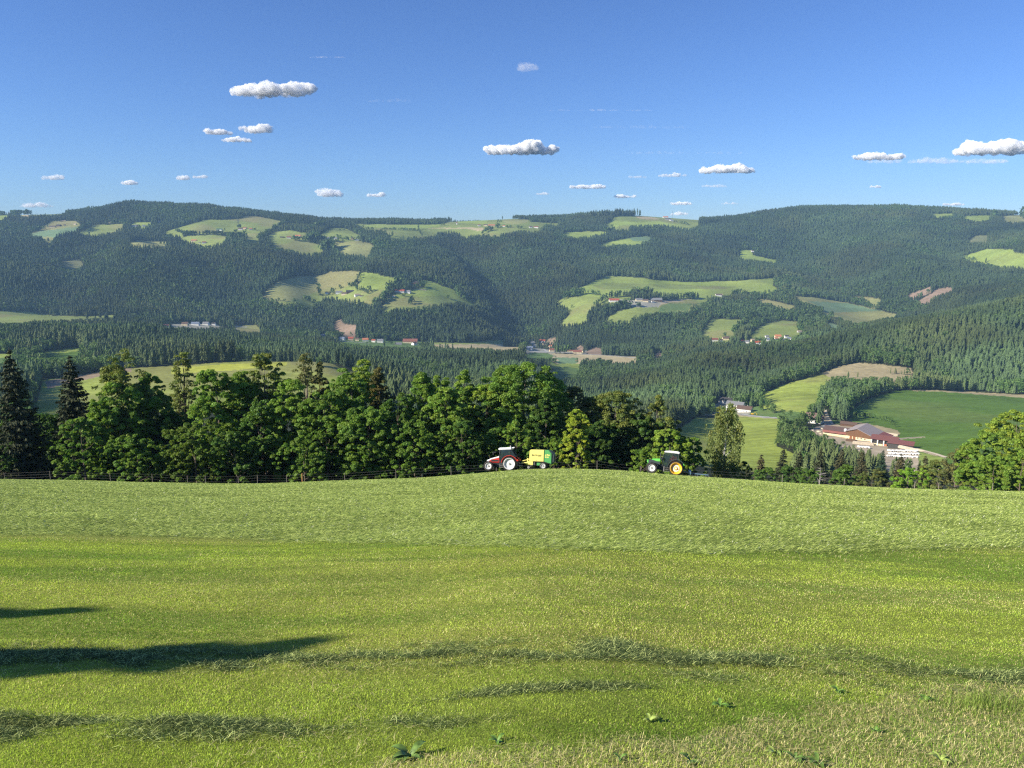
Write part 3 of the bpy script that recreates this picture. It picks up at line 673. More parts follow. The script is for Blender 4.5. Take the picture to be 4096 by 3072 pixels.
# zoom key, x, base y, width, roof, wall, turn in degrees, kind, distance range, label
BL = [
 ('s1',655,414,70,'brown','cream',8,'farmhouse',2500,3900,'long cream farmhouse on the blue-green field of the far left slope'),
 ('s1',735,398,60,'dark','wood',-12,'barn',2500,3900,'dark roofed wooden barn behind the long cream farmhouse, far left slope'),
 ('s1',790,332,66,'tan','wood',4,'shed',2600,3900,'low tan roofed shed on the knoll above the cream farmhouse'),
 ('s1',815,390,24,'brown','cream',20,'cottage',2500,3900,'small cream cottage right of the dark roofed barn, far left slope'),
 ('s1',945,380,26,'tan','cream',0,'cottage',2600,3900,'lone cream cottage between the two upper left hamlets'),
 ('s1',1385,356,26,'brown','yellow',10,'cottage',2600,3900,'yellow cottage at the wood edge above the pale meadow, upper left'),
 ('s1',1690,402,60,'grey','white',10,'farmhouse',2500,3900,'white grey-roofed farmhouse beside the small bright field, upper left'),
 ('s1',1745,398,36,'dark','wood',-15,'barn',2500,3900,'dark barn right beside the white grey-roofed farmhouse, upper left'),
 ('s1',1815,402,36,'grey','white',15,'cottage',2500,3900,'white cottage half hidden by trees under the small bright field'),
 ('s1',2012,346,34,'tan','white',-5,'cottage',2500,4000,'white cottage in the wood right of the small bright field'),
 ('s2',745,324,70,'green','white',-4,'barn',2500,3900,'white barn with a dark green roof on the big upper left meadow'),
 ('s2',1013,318,52,'brown','white',5,'farmhouse',2500,3900,'white farmhouse with a brown roof below the power pylon'),
 ('s2',1068,308,50,'rust','cream',-8,'barn',2500,3900,'cream barn with a rust roof between two houses on the big meadow'),
 ('s2',1145,318,44,'orange','white',20,'farmhouse',2500,3900,'white farmhouse with an orange roof at the right end of the meadow hamlet'),
 ('s2',425,464,64,'orange','cream',3,'barn',2300,3700,'long cream barn with an orange roof on the lower round meadow'),
 ('s2',552,488,46,'rust','white',12,'farmhouse',2300,3700,'tall white farmhouse with a rust roof on the lower round meadow'),
 ('s2',500,485,22,'dark','white',0,'shed',2300,3700,'tiny white shed beside the tall farmhouse of the round meadow'),
 ('s2',1538,414,46,'dark','wood',0,'shed',2300,3700,'dark wooden shed at the left end of the curved green meadow'),
 ('s2',1625,424,52,'rust','white',8,'farmhouse',2300,3700,'white farmhouse with a rust roof on the curved green meadow'),
 ('s2',1735,408,80,'orange','cream',-6,'barn',2300,3700,'long barn with an orange roof behind the curved meadow farmhouse'),
 ('s2',2145,430,60,'grey','white',0,'farmhouse',2300,3700,'white grey-roofed farmhouse left of the domed dry meadow'),
 ('s3',118,434,62,'grey','white',5,'farmhouse',2300,3700,'long white farmhouse above the domed dry meadow'),
 ('s3',345,436,32,'brown','pink',0,'cottage',2300,3700,'pinkish cottage in the orchard above the domed dry meadow'),
 ('s3',400,452,50,'blue','grey',3,'shed',2300,3700,'low grey shed at the right end of the orchard'),
 ('s3',1665,248,12,'rust','white',0,'chapel',3000,4600,'slim white chapel on the skyline pasture'),
 ('s3',1948,268,34,'rust','white',8,'farmhouse',2700,4600,'white farmhouse at the left end of the skyline hamlet'),
 ('s3',2030,268,46,'brown','cream',-6,'barn',2700,4600,'brown roofed barn inside the skyline hamlet'),
 ('s3',2105,272,80,'orange','cream',4,'farmhouse',2700,4600,'broad farmhouse with an orange roof at the right of the skyline hamlet'),
 ('s4',160,264,22,'orange','white',0,'cottage',2700,4600,'little orange roofed cottage by the round skyline bush'),
 ('s4',425,274,30,'brown','white',10,'cottage',2600,4600,'white cottage at the wood edge, left one of the skyline pair'),
 ('s4',478,276,46,'rust','white',-10,'farmhouse',2600,4600,'white house at the wood edge, right one of the skyline pair'),
 ('s4',1752,178,50,'orange','white',5,'farmhouse',3000,4800,'orange roofed house on the hilltop next to the mast'),
 ('s4',1775,198,56,'dark','grey',-5,'barn',3000,4800,'dark roofed barn on the hilltop below the orange roofed house'),
 ('s4',1810,207,32,'grey','white',10,'cottage',3000,4800,'white cottage right of the dark hilltop barn'),
 ('C',232,706,36,'brown','white',0,'farmhouse',2000,3300,'white farmhouse by the right end of the terrace meadow'),
 ('C',452,418,16,'brown','white',0,'cottage',2300,3900,'white cottage in the small clearing of the right hill'),
 ('C',1286,343,12,'tan','yellow',0,'hut',2300,4200,'tiny yellow hut in the middle of the right hill forest'),
 ('C',765,940,34,'tan','grey',0,'shed',1800,2600,'low tan roofed shed at the foot of the wooded valley spur'),
 ('P',785,276,56,'grey','white',6,'farmhouse',2050,3000,'white farmhouse with grey roof in the middle of the hillside hamlet'),
 ('P',835,288,50,'brown','cream',-4,'barn',2050,3000,'cream barn in front of the hillside hamlet'),
 ('P',882,270,66,'dark','wood',8,'barn',2050,3000,'large dark wooden barn of the hillside hamlet'),
 ('P',680,279,26,'brown','white',0,'cottage',2050,3000,'small white cottage at the left edge of the hillside hamlet'),
 ('P',945,302,44,'tan','white',25,'farmhouse',2050,3000,'white gabled house at the right edge of the hillside hamlet'),
 ('P',985,302,26,'brown','grey',0,'shed',2050,3000,'low shed just right of the white gabled hamlet house'),
 ('P',1322,266,80,'red','white',5,'farmhouse',2050,3000,'bright red roofed farmhouse on the spur meadow'),
 ('P',1392,272,52,'grey','white',-8,'farmhouse',2050,3000,'white house with grey roof right of the bright red roof'),
 ('P',1270,304,24,'tan','white',0,'shed',2050,3000,'right one of two small sheds below the bright red roof'),
 ('P',1222,309,28,'brown','cream',10,'shed',2050,3000,'left one of two small sheds below the bright red roof'),
 ('P',1462,190,60,'dark','wood',0,'barn',2050,3000,'dark wooden barn above the red roofed farm'),
 ('P',650,662,40,'blue','white',0,'house',1700,2400,'blue-grey roofed house, leftmost of the valley road village'),
 ('P',752,682,26,'brown','white',10,'house',1600,2400,'small white house second from left along the valley road'),
 ('P',812,690,48,'blue','white',-12,'house',1600,2400,'white house with a blue roof along the valley road'),
 ('P',890,688,44,'red','pink',5,'house',1600,2400,'pinkish house with a red roof along the valley road'),
 ('P',945,694,30,'brown','cream',0,'house',1600,2400,'small cream house between the pinkish and the orange roofed house'),
 ('P',1018,700,52,'orange','white',10,'house',1600,2400,'tall white house with an orange roof along the valley road'),
 ('P',1092,706,32,'red','white',-10,'house',1600,2400,'small gabled house with a red roof along the valley road'),
 ('P',1150,710,50,'grey','white',0,'house',1600,2400,'low white flat looking house along the valley road'),
 ('P',1310,728,60,'grey','grey',5,'shed',1600,2400,'grey shed left of the long rust roofed valley farm'),
 ('P',1415,716,120,'rust','cream',0,'farmhouse',1600,2400,'long rust roofed valley farm at the left end of the tan field'),
 ('P',1450,732,40,'rust','white',60,'house',1600,2400,'white gable house in front of the long rust roofed farm'),
 ('A',1080,900,46,'rust','grey',0,'shed',1600,2400,'rust roofed shed at the left end of the hidden valley village'),
 ('A',1195,895,36,'brown','cream',0,'house',1600,2400,'cream house in the trees of the hidden valley village'),
 ('A',1262,894,46,'blue','white',0,'house',1600,2400,'white house with a blue-grey roof in the hidden valley village'),
 ('A',1330,892,34,'grey','white',0,'house',1600,2400,'white house with a grey roof in the hidden valley village'),
 ('A',1383,893,22,'dark','white',0,'house',1600,2400,'narrow white house at the right of the hidden valley village'),
 ('A',1480,888,26,'brown','wood',0,'hut',1600,2400,'brown hut left of the big dark barn by the pale field'),
 ('A',1550,888,54,'brown','wood',8,'barn',1600,2400,'big dark barn beside the small pale field'),
 ('Q',1012,348,84,'red','white',0,'farmhouse',1900,3000,'long red roofed farmhouse on the central terrace'),
 ('Q',1232,342,56,'grey','cream',4,'farmhouse',1900,3000,'light grey roofed house in the middle of the central terrace'),
 ('Q',1290,350,46,'brown','cream',-6,'barn',1900,3000,'cream barn between two grey roofs on the central terrace'),
 ('Q',1385,345,96,'grey','wood',0,'barn',1900,3000,'long grey roofed wooden barn on the central terrace'),
 ('Q',1352,357,26,'tan','white',20,'house',1900,3000,'small white house in front of the long grey roofed barn'),
 ('Q',1950,300,42,'tan','cream',0,'farmhouse',1900,3200,'cream farmhouse at the hedge right of the central terrace'),
 ('s5',695,285,74,'red','white',-10,'house',1500,2500,'tall red roofed house at the top of the village street'),
 ('s5',572,306,56,'grey','white',12,'house',1500,2500,'white house with a grey roof, upper left of the village street'),
 ('s5',600,345,66,'grey','white',0,'house',1500,2500,'low white house, middle left of the village street'),
 ('s5',532,380,82,'blue','white',-6,'house',1500,2500,'large white house at the lower left of the village'),
 ('s5',722,320,44,'dark','cream',10,'house',1500,2500,'cream house with dark roof right of the street below the tall red roof'),
 ('s5',790,350,54,'orange','cream',-20,'house',1500,2500,'orange roofed gable house right of the village street'),
 ('s5',812,402,58,'rust','cream',5,'house',1500,2500,'cream house with rust roof at the foot of the village street'),
 ('s5',1048,405,70,'rust','cream',-3,'shed',1500,2400,'long low shed left of the big brown roofed building'),
 ('s5',1138,428,106,'rust','cream',-3,'warehouse',1500,2400,'big brown-red roofed building along the valley road'),
 ('s5',1216,418,40,'dark','cream',20,'house',1500,2400,'small dark roofed house right of the big brown-red roof'),
 ('s6',190,462,76,'rust','white',0,'house',1500,2400,'rust roofed house at the left end of the right village'),
 ('s6',268,464,40,'brown','white',20,'house',1500,2400,'small white house with brown roof in the right village'),
 ('s6',335,445,84,'brown','cream',-5,'farmhouse',1500,2400,'long brown roofed house behind the left part of the right village'),
 ('s6',530,472,56,'red','white',30,'house',1500,2400,'white gable house with red roof below the field hedge'),
 ('s6',600,490,56,'grey','white',-20,'house',1500,2400,'white house with grey roof in the middle of the right village'),
 ('s6',668,466,46,'tan','cream',15,'house',1500,2400,'cream house with tan roof in the middle of the right village'),
 ('s6',735,500,72,'red','white',-8,'house',1500,2400,'large white house with a bright red roof, lowest of the right village'),
 ('s6',862,458,46,'blue','white',0,'house',1500,2400,'lower of two white houses left of the orange double roof'),
 ('s6',850,420,46,'grey','white',10,'house',1500,2400,'upper of two white houses left of the orange double roof'),
 ('s6',992,420,74,'orange','cream',-6,'house',1500,2400,'orange roofed house at the top of the right village'),
 ('s6',965,446,46,'orange','white',10,'house',1500,2400,'small orange roofed house just below the larger orange roof'),
 ('s6',1062,464,36,'grey','white',25,'house',1500,2400,'white house with grey roof right of the orange roofs'),
 ('s6',1098,418,44,'dark','white',0,'house',1500,2400,'dark roofed house at the upper right of the right village'),
 ('s6',1130,446,46,'blue','white',-12,'house',1500,2400,'blue-grey roofed house, rightmost of the right village'),
]
BLD = []
keep = np.zeros((RH, RW), np.float32)
for (k, x, y, w, roof, wall, rz, cat, a, b, lab) in BL:
    (u, v), = zp(k, [(x, y)])
    p = find_uv(u, v, a, b)
    wpx = w * ZM[k][2]
    L = wpx * (p.y * CP - p.z * SP) / F / (abs(math.cos(math.radians(rz))) + 0.55 * abs(math.sin(math.radians(rz))))
    W = max(0.5 * L, min(L * 0.75, 11.0)); H = 3.0 if cat in ('shed', 'hut') else (9.0 if cat == 'chapel' else 5.2)
    if cat == 'chapel': W = L
    L, W = L * 1.05, W * 1.0
    BLD.append((p, L, W, H, roof, wall, rz, cat, lab))
    hp = (H + 4) * F / p.y
    raster([(u - wpx * .6, v - hp), (u + wpx * .6, v - hp), (u + wpx * .6, v - 1), (u - wpx * .6, v - 1)], keep, p.y)
# room kept clear of woods in front of the near farms
for k, pts, yy in [('s7', [(90,170),(370,170),(370,380),(90,380)], 900), ('s7', [(330,90),(400,90),(500,370),(400,370)], 900),
                   ('s7', [(90,190),(360,190),(1000,340),(1260,440),(1620,600),(1680,720),(1780,840),(1300,800),(1000,690),(700,660),(400,540),(130,430)], 760),
                   ('R', [(120,70),(480,160),(500,230),(350,240),(120,160)], 950), ('R', [(360,225),(720,265),(720,282),(360,262)], 900)]:
    raster(zp(k, pts), keep, yy)

# ------------------------------------------------------------------ woods
WOODS = [  # where broadleaved trees stand: outline in the survey, share of them
 ('C',[(-40,760),(120,760),(300,720),(480,760),(700,790),(760,740),(900,780),(960,830),(900,935),(740,935),(745,870),(640,850),(540,870),(330,940),(390,870),(200,850),(100,960),(-60,1010)],.85,1900,3000),
 ('C',[(590,590),(700,560),(850,620),(900,700),(1060,700),(850,710),(700,690),(600,650)],.9,1900,3200),
 ('C',[(1080,700),(1300,700),(1500,720),(1560,780),(1420,830),(1250,780),(1090,745)],.9,1900,3200),
 ('C',[(700,600),(1050,660),(1300,680),(1300,705),(900,690),(700,650)],.5,1900,3200),
 ('C',[(330,340),(440,350),(600,420),(600,460),(470,410),(380,400)],.7,2300,3900),
 ('B',[(1180,890),(1350,900),(1300,970),(1210,960)],.9,1900,2800),
 ('B',[(200,860),(360,870),(480,900),(480,1000),(300,1000),(100,940)],.6,1900,2800),
 ('B',[(1900,820),(2212,800),(2400,830),(2300,900),(1900,880)],.8,1900,2800),
 ('B',[(180,340),(290,350),(350,400),(260,420),(200,400)],.9,2300,3600),
 ('A',[(1480,740),(1750,720),(2100,740),(1950,850),(1700,870),(1660,820)],.6,1900,3000),
 ('A',[(850,700),(1100,560),(1350,500),(1400,700),(1300,860),(800,860)],.35,2100,3000),
 ('A',[(0,230),(230,240),(220,310),(0,330)],.6,2600,4000),
 ('A',[(690,195),(830,200),(820,240),(720,235)],.8,2600,4000),
 ('A',[(880,840),(1100,850),(1100,880),(850,870)],.8,1600,2500),
 ('A',[(-400,1000),(0,1000),(480,1040),(470,1070),(240,1060),(0,1075),(-400,1080)],.75,950,1600),
 ('A',[(0,900),(120,920),(150,1000),(0,1010)],.5,900,1500),
 ('z4',[(-200,100),(0,110),(120,110),(330,110),(560,70),(640,110),(850,200),(640,215),(300,270),(-200,320)],.88,900,1370),
 ('z4',[(1000,140),(1700,120),(1700,145),(1100,180),(1000,180)],.3,930,1200),
 ('s5',[(880,780),(1150,640),(1400,560),(1560,560),(1520,690),(1480,745),(1350,790),(1250,900),(850,900)],.92,650,2100),
 ('s5',[(470,450),(560,480),(1000,485),(1660,500),(1660,560),(1150,550),(600,545)],.95,1200,2200),
 ('s5',[(470,60),(740,90),(740,220),(540,210)],.85,1900,2800),
 ('z6',[(560,640),(640,560),(800,530),(870,640),(960,690),(1130,700),(1130,740),(760,770),(560,700)],.95,430,800),
 ('z6',[(880,300),(960,262),(1350,225),(1430,330),(1200,410),(1080,495),(900,500),(760,490),(770,395)],.75,640,1300),
 ('z6',[(620,300),(830,140),(960,160),(930,230),(640,312),(480,380),(390,350),(400,300)],.8,800,1450),
 ('z6',[(1100,160),(1200,80),(1500,110),(1530,190),(1300,172)],.85,950,1450),
 ('z6',[(100,440),(500,400),(760,470),(760,520),(640,528),(330,500),(120,500)],.9,640,1000),
 ('z6',[(1060,480),(1330,500),(1400,620),(1300,560),(1060,530)],.9,560,900),
]
bro = np.full((RH, RW), -1, np.int16)
for i, (k, pts, pr, a, b) in enumerate(WOODS):
    raster(zp(k, pts), bro, i)
wpr = np.array([w[2] for w in WOODS]); wy0 = np.array([w[3] for w in WOODS]); wy1 = np.array([w[4] for w in WOODS])

def scatter(y0, y1, s0, s1):
    P = []
    y = y0
    while y < y1:
        s = s0 + (s1 - s0) * (y - y0) / (y1 - y0)
        du = s * F / y
        u = np.arange(-260, 4356, du)
        P.append(np.stack([u + rng.uniform(-.8, .8, len(u)) * du, y + rng.uniform(-.8, .8, len(u)) * s], 1))
        y += s * 0.9
    return np.concatenate(P)
pts = np.concatenate([scatter(430, 1650, 5.6, 6.6), scatter(1650, 4700, 6.8, 9.2)])
pu, py = pts[:, 0], pts[:, 1]
pz = hill_z(pu, py)
pd = py * CP - pz * SP
px = (pu - 2048) * pd / F
_, pv = proj(px, py, pz)
# kind
stand = fbm(px / 110, py / 110, 41, 3)
bi = look(bro, pu, pv - 12)
bic = np.clip(bi, 0, len(WOODS) - 1)
inb = (bi >= 0) & (py >= wy0[bic]) & (py <= wy1[bic])
pb = np.where(inb, wpr[bic], np.clip((stand - 0.54) * 3.0, 0.0, 0.75) + 0.04)
isb = rng.random(len(pu)) < pb
ph = np.where(isb, rng.uniform(11, 19, len(pu)), rng.uniform(14, 27, len(pu)) * (0.60 + 0.75 * fbm(px / 70, py / 70, 42, 2)))
young = inb & isb & (fbm(px / 30, py / 30, 43, 2) > 0.6)
ph = np.where(young, ph * 0.6, ph)
ph = np.where((py < 700) & (pu > 2600), ph * 0.72, ph)
hpx = ph * F / pd
ok = np.ones(len(pu), bool)
for fr in (0.0, 0.3, 0.6, 0.88):
    for sx in ((-0.0,) if fr > .5 else (-.25, .25)):
        uu, vv = pu + sx * hpx * 0.45, pv - fr * hpx
        f = look(cover, uu, vv); fc = np.clip(f, 0, len(FIELDS) - 1)
        ok &= ~((f >= 0) & (fy1[fc] >= py) & (rng.random(len(pu)) < 0.995))
        ok &= ~(look(keep, uu, vv, 0) > py)
ok &= ~hidden(pu, pv - hpx, py, 6)
# fresh felled strips stay open, with a few stems left
skyl = (py > 3900) & (pv < 900) & (pu > 2470) & (pu < 2780)
ok &= ~((pu > 2545) & (pu < 2780) & (py > 3300) & (pv < 905))
ok &= ~((pu > 230 - 250) & (pu < 250) & (py > 3500) & (pv < 872) & (pu > 135))
# glimpses of the meadow side: nothing between the brow and the first terrace
pu, py, pz, px, pv, pd, isb, ph, hpx, stand, young = [a[ok] for a in (pu, py, pz, px, pv, pd, isb, ph, hpx, stand, young)]
T = {'x': px, 'y': py, 'z': pz, 'h': ph, 'b': isb, 'u': pu, 'v': pv, 'w': np.where(isb, ph * rng.uniform(.5, .72, len(pu)), ph * rng.uniform(.26, .40, len(pu)) + 0.8)}

# hedgerows, orchard trees and single trees standing out in the fields: zoom key, course, tree height in zoom px, count, conifer share, distances
HEDGES = [
 ('s1',[(1010,462),(1100,420),(1190,372)],60,26,.2,2400,3800), ('s1',[(590,430),(700,415),(790,430)],45,12,0,2400,3800), ('s1',[(410,470),(520,440),(640,425)],55,16,0,2400,3800),
 ('s1',[(1340,368),(1500,360),(1600,365)],60,16,0,2500,3800), ('s1',[(1560,400),(1700,425),(1850,420),(1990,405)],50,20,.2,2400,3800),
 ('s1',[(575,203)],18,1,0,3300,4500), ('s1',[(467,206)],14,1,0,3300,4500), ('s1',[(790,201)],14,1,0,3300,4500), ('s1',[(515,205)],10,1,0,3300,4500),
 ('s1',[(-700,215),(0,228),(150,225)],55,70,.7,3300,4500), ('s1',[(150,225),(300,222),(400,214)],62,34,.1,3300,4500),
 ('s1',[(600,585),(625,588)],55,3,1,2200,3500),
 ('s2',[(210,335),(300,370),(420,372)],50,22,.1,2300,3700), ('s2',[(290,392),(420,385),(560,372),(700,372),(880,395)],55,40,.1,2300,3700),
 ('s2',[(870,440),(960,440),(1080,440)],90,26,0,2300,3700), ('s2',[(970,290),(1030,292)],50,5,0,2400,3800), ('s2',[(930,350),(1000,340),(1120,350)],40,9,0,2400,3800), ('s2',[(1160,318),(1210,318)],34,4,0,2400,3800), ('s2',[(822,325)],32,1,0,2400,3800),
 ('s2',[(1250,440),(1300,440),(1340,400),(1400,345),(1500,305),(1570,270)],75,40,.2,2300,3700), ('s2',[(1650,440),(1780,455),(1850,450)],70,16,0,2300,3700),
 ('s2',[(1860,470),(1950,430),(2010,470)],110,20,0,2300,3700), ('s2',[(1900,340),(2000,300),(2080,270)],80,20,.3,2300,3700), ('s2',[(2050,600),(2150,560),(2212,540)],130,24,0,2300,3700),
 ('s2',[(0,500),(60,500)],40,6,.2,2300,3700), ('s2',[(100,430),(180,425),(260,420)],60,14,.3,2300,3700),
 ('s3',[(0,560),(60,560),(110,600)],110,18,0,2300,3700), ('s3',[(150,325),(260,322)],26,9,.2,2400,3700), ('s3',[(220,310)],50,1,.6,2400,3700), ('s3',[(150,420),(260,445),(370,445),(470,440)],50,22,.1,2300,3700), ('s3',[(130,470),(190,470)],34,4,0,2300,3700),
 ('s3',[(485,285)],42,1,0,2600,4500), ('s3',[(510,305),(700,318),(900,316),(1185,320)],32,60,.1,2700,4500), ('s3',[(1180,300),(1195,340),(1220,390),(1240,410)],55,14,.9,2600,4300), ('s3',[(690,370),(760,390),(860,395)],60,16,.2,2500,4300), ('s3',[(1470,262),(1510,262)],42,4,0,2700,4500),
 ('s3',[(1560,215),(1600,215)],62,6,.9,2900,4600), ('s3',[(1635,218),(1660,195)],40,3,.6,2900,4600),
 ('s3',[(1990,370),(2040,340),(2140,315)],62,16,.1,2600,4300), ('s3',[(2140,300),(2180,275),(2212,270)],50,8,.1,2600,4300), ('s3',[(2200,250)],60,1,0,2700,4500),
 ('s4',[(125,222)],30,1,0,2700,4500), ('s4',[(80,275),(160,275),(260,275)],30,14,.1,2700,4500), ('s4',[(290,278),(380,280)],26,8,.2,2700,4500),
 ('s4',[(1130,310),(1190,312)],46,6,.2,2600,4500), ('s4',[(1237,312)],66,2,0,2600,4500), ('s4',[(1305,285)],38,1,1,2600,4500), ('s4',[(1800,212),(1900,230),(1990,250)],26,14,.1,2900,4700), ('s4',[(1710,185),(1740,188)],26,4,0,2900,4700),
 ('s4',[(1050,432),(1080,440)],44,4,0,2500,4300),
 ('s4',[(2075,245),(2150,250),(2212,248)],75,24,1,2900,4800), ('s4',[(1010,180),(1180,165),(1300,158),(1400,157),(1500,158)],78,90,1,3100,4800),
 ('C',[(2010,200),(2050,205)],50,7,.1,2600,4600), ('C',[(1960,490)],45,2,1,2200,3900), ('C',[(1830,462),(1900,478)],24,7,.1,2200,3900), ('C',[(2180,400),(2212,430)],30,4,.1,2200,3900), ('C',[(2200,205),(2260,205)],75,8,.3,2500,4500),
 ('C',[(0,722),(50,720),(100,715)],42,10,.7,2000,3300), ('C',[(285,705),(350,700),(380,712),(520,722),(640,735),(740,765)],44,44,.4,2000,3300), ('C',[(165,740),(180,745)],28,2,0,2000,3300),
 ('C',[(965,850)],44,1,0,1900,3000), ('C',[(1020,878)],48,2,0,1900,3000), ('C',[(1080,890)],30,2,0,1900,3000), ('C',[(980,870),(1050,890),(1090,895)],24,8,0,1900,3000),
 ('C',[(330,960),(360,930),(420,880),(480,850)],60,20,0,1900,2700), ('C',[(250,970),(280,968)],30,3,0,1900,2700),
 ('C',[(1030,730),(1100,745),(1200,770)],36,16,.2,2000,3300),
 ('Q',[(640,402)],30,1,0,1950,3000), ('Q',[(820,400),(900,350),(940,320)],50,10,.1,1950,3000), ('Q',[(560,330),(650,300),(740,290)],66,14,.1,2000,3100), ('Q',[(770,268),(850,290),(930,305)],40,9,0,2000,3100),
 ('Q',[(950,315),(1050,305),(1100,300)],62,14,.7,2000,3100), ('Q',[(1140,300),(1240,300),(1330,305)],86,22,.6,2000,3100), ('Q',[(1360,300),(1420,305),(1500,325),(1620,322),(1760,322)],60,40,.7,2000,3100),
 ('Q',[(780,500),(880,480),(1000,430),(1100,400),(1170,385)],72,36,.2,1950,3000), ('Q',[(1210,390),(1240,392)],50,4,0,1950,3000), ('Q',[(1830,320),(1880,305),(1960,310)],26,6,.1,2000,3100),
 ('Q',[(190,720),(210,740),(230,760)],60,7,.4,1500,2400), ('Q',[(560,790),(620,795),(740,800)],30,10,0,1600,2400), ('Q',[(250,740),(330,720),(400,715)],36,8,.2,1700,2400),
 ('P',[(610,280),(640,300)],90,3,.2,2050,3000), ('P',[(690,290),(740,285)],56,4,.2,2050,3000), ('P',[(470,325),(530,345)],50,6,.2,2050,3000), ('P',[(560,350),(610,345)],24,3,0,2050,3000),
 ('P',[(790,235),(860,215),(910,215),(950,180),(975,110)],40,22,.1,2100,3000), ('P',[(930,250),(1000,250),(1040,285),(1075,245)],56,16,.4,2050,3000), ('P',[(180,345),(260,340),(330,345),(420,350)],30,16,.1,2000,3000),
 ('P',[(1085,390),(1130,380),(1180,350),(1200,310),(1225,260),(1290,210),(1350,180)],74,44,.2,2050,3000), ('P',[(1300,225),(1400,225),(1480,222)],20,16,.8,2050,3000), ('P',[(1390,195),(1520,205)],34,6,.1,2050,3000), ('P',[(1350,300),(1380,300)],30,3,0,2050,3000),
 ('P',[(1385,388),(1420,370),(1440,340)],52,7,0,2050,3000), ('P',[(1715,318),(1745,318),(1765,316)],34,4,0,2050,3000), ('P',[(1815,240),(1850,310),(1920,345),(1950,350)],56,18,.1,2050,3000), ('P',[(1170,700),(1240,725),(1290,730)],34,8,.1,1600,2400), ('P',[(700,690),(1060,725)],26,16,.1,1600,2400), ('P',[(1700,758)],30,1,0,1500,2300), ('P',[(1500,740),(1540,750)],44,4,0,1500,2300),
 ('z6',[(500,470),(540,485)],60,3,0,700,1000), ('z6',[(565,488),(600,490)],66,3,0,700,1000), ('z6',[(640,500)],40,1,0,650,1000), ('z6',[(690,515)],50,1,0,600,950), ('z6',[(735,522),(760,520)],30,3,.6,600,950), ('z6',[(1060,262),(1075,262)],56,2,1,850,1300), ('z6',[(1140,262)],50,1,1,850,1300),
 ('z6',[(1330,240),(1380,235),(1440,245),(1470,240)],44,6,.8,850,1300), ('z6',[(440,400),(470,385)],30,3,0,800,1200), ('z6',[(1100,515),(1200,520),(1330,545),(1380,590)],34,22,0,560,900),
 ('s7',[(190,420),(180,430)],80,2,0,560,800), ('s7',[(500,610),(560,610)],70,3,0,500,760), ('s7',[(620,655),(650,655)],55,2,0,500,740), ('s7',[(760,730),(800,730)],90,2,0,480,700), ('s7',[(245,560),(270,560)],60,2,0,520,740),
 ('s7',[(1125,800)],110,1,1,430,600), ('s7',[(1240,850)],120,1,1,430,600), ('s7',[(1000,790)],90,1,1,430,600),
 ('s6',[(1640,150),(1680,165)],70,3,0,1900,2700), ('s6',[(1750,200),(1800,225)],64,4,0,1900,2700), ('s6',[(90,440),(110,445)],60,3,.2,1600,2400), ('s6',[(0,480),(60,490),(140,480)],60,10,.1,1500,2400), ('s6',[(780,495),(830,500),(900,440)],40,5,0,1500,2400), ('s6',[(780,420),(900,440),(1020,470)],24,12,0,1500,2400),
 ('z4',[(1480,147),(1520,147)],26,3,0,900,1200), ('z4',[(2060,190),(2110,180)],60,5,.1,850,1150),
]
hx = []
for (k, course, hz, n, con, a, b) in HEDGES:
    C_ = np.array(zp(k, course), float)
    hp = hz * ZM[k][2]
    seg = np.concatenate([[0], np.cumsum(np.hypot(*np.diff(C_, axis=0).T))]) if len(C_) > 1 else np.array([0.0])
    for i in range(n):
        s = rng.uniform(0, seg[-1]) if len(C_) > 1 else rng.uniform(-.5, .5)
        u = np.interp(s, seg, C_[:, 0]) if len(C_) > 1 else C_[0, 0] + s * hp * 0.4
        v = np.interp(s, seg, C_[:, 1]) if len(C_) > 1 else C_[0, 1]
        p = find_uv(u + rng.uniform(-.1, .1) * hp, v + rng.uniform(-.06, .06) * hp, a, b)
        h = hp * (p.y * CP - p.z * SP) / F * rng.uniform(.72, 1.08)
        kk_ = [float(look(keep, np.array([u + s_ * hp * .3]), np.array([v - f_ * hp]), 0)[0]) for f_ in (.15, .5, .85) for s_ in (-1, 1)]
        if max(kk_) > p.y + 3 and rng.random() < .85: continue
        bb = rng.random() > con
        hx.append((p.x, p.y, p.z, h, bb, u, v, h * (rng.uniform(.6, .85) if bb else rng.uniform(.25, .33))))
hx = np.array(hx, float)
for i, k in enumerate(['x', 'y', 'z', 'h', 'b', 'u', 'v', 'w']):
    T[k] = np.concatenate([T[k], hx[:, i].astype(bool) if k == 'b' else hx[:, i]])
N_T = len(T['x'])

# colour of each tree
sn = fbm(T['x'] / 60, T['y'] / 60, 51, 3); s2 = rng.random(N_T)
cs = np.stack([0.050 + 0.020 * sn + 0.014 * s2, 0.074 + 0.026 * sn + 0.018 * s2, 0.030 + 0.008 * sn], 1)
olive = np.clip((fbm(T['x'] / 200, T['y'] / 200, 53, 2) - .45) * 4, 0, 1)[:, None] * np.array([[0.016, 0.004, -0.003]])
cs = cs + olive
cb = np.stack([0.080 + 0.050 * s2, 0.140 + 0.050 * s2 + 0.03 * sn, 0.032 + 0.018 * s2], 1)
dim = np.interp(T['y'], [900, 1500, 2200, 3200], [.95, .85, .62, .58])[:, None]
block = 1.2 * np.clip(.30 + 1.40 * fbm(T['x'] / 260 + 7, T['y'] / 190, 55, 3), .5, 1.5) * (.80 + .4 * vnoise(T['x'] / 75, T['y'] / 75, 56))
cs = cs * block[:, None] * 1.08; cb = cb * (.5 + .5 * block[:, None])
T['c'] = np.where(T['b'][:, None], cb * (.35 + .62 * dim) * np.array([[.95, .9, 1.1]]), cs * dim * np.array([[.92, 1.0, 1.12]]))

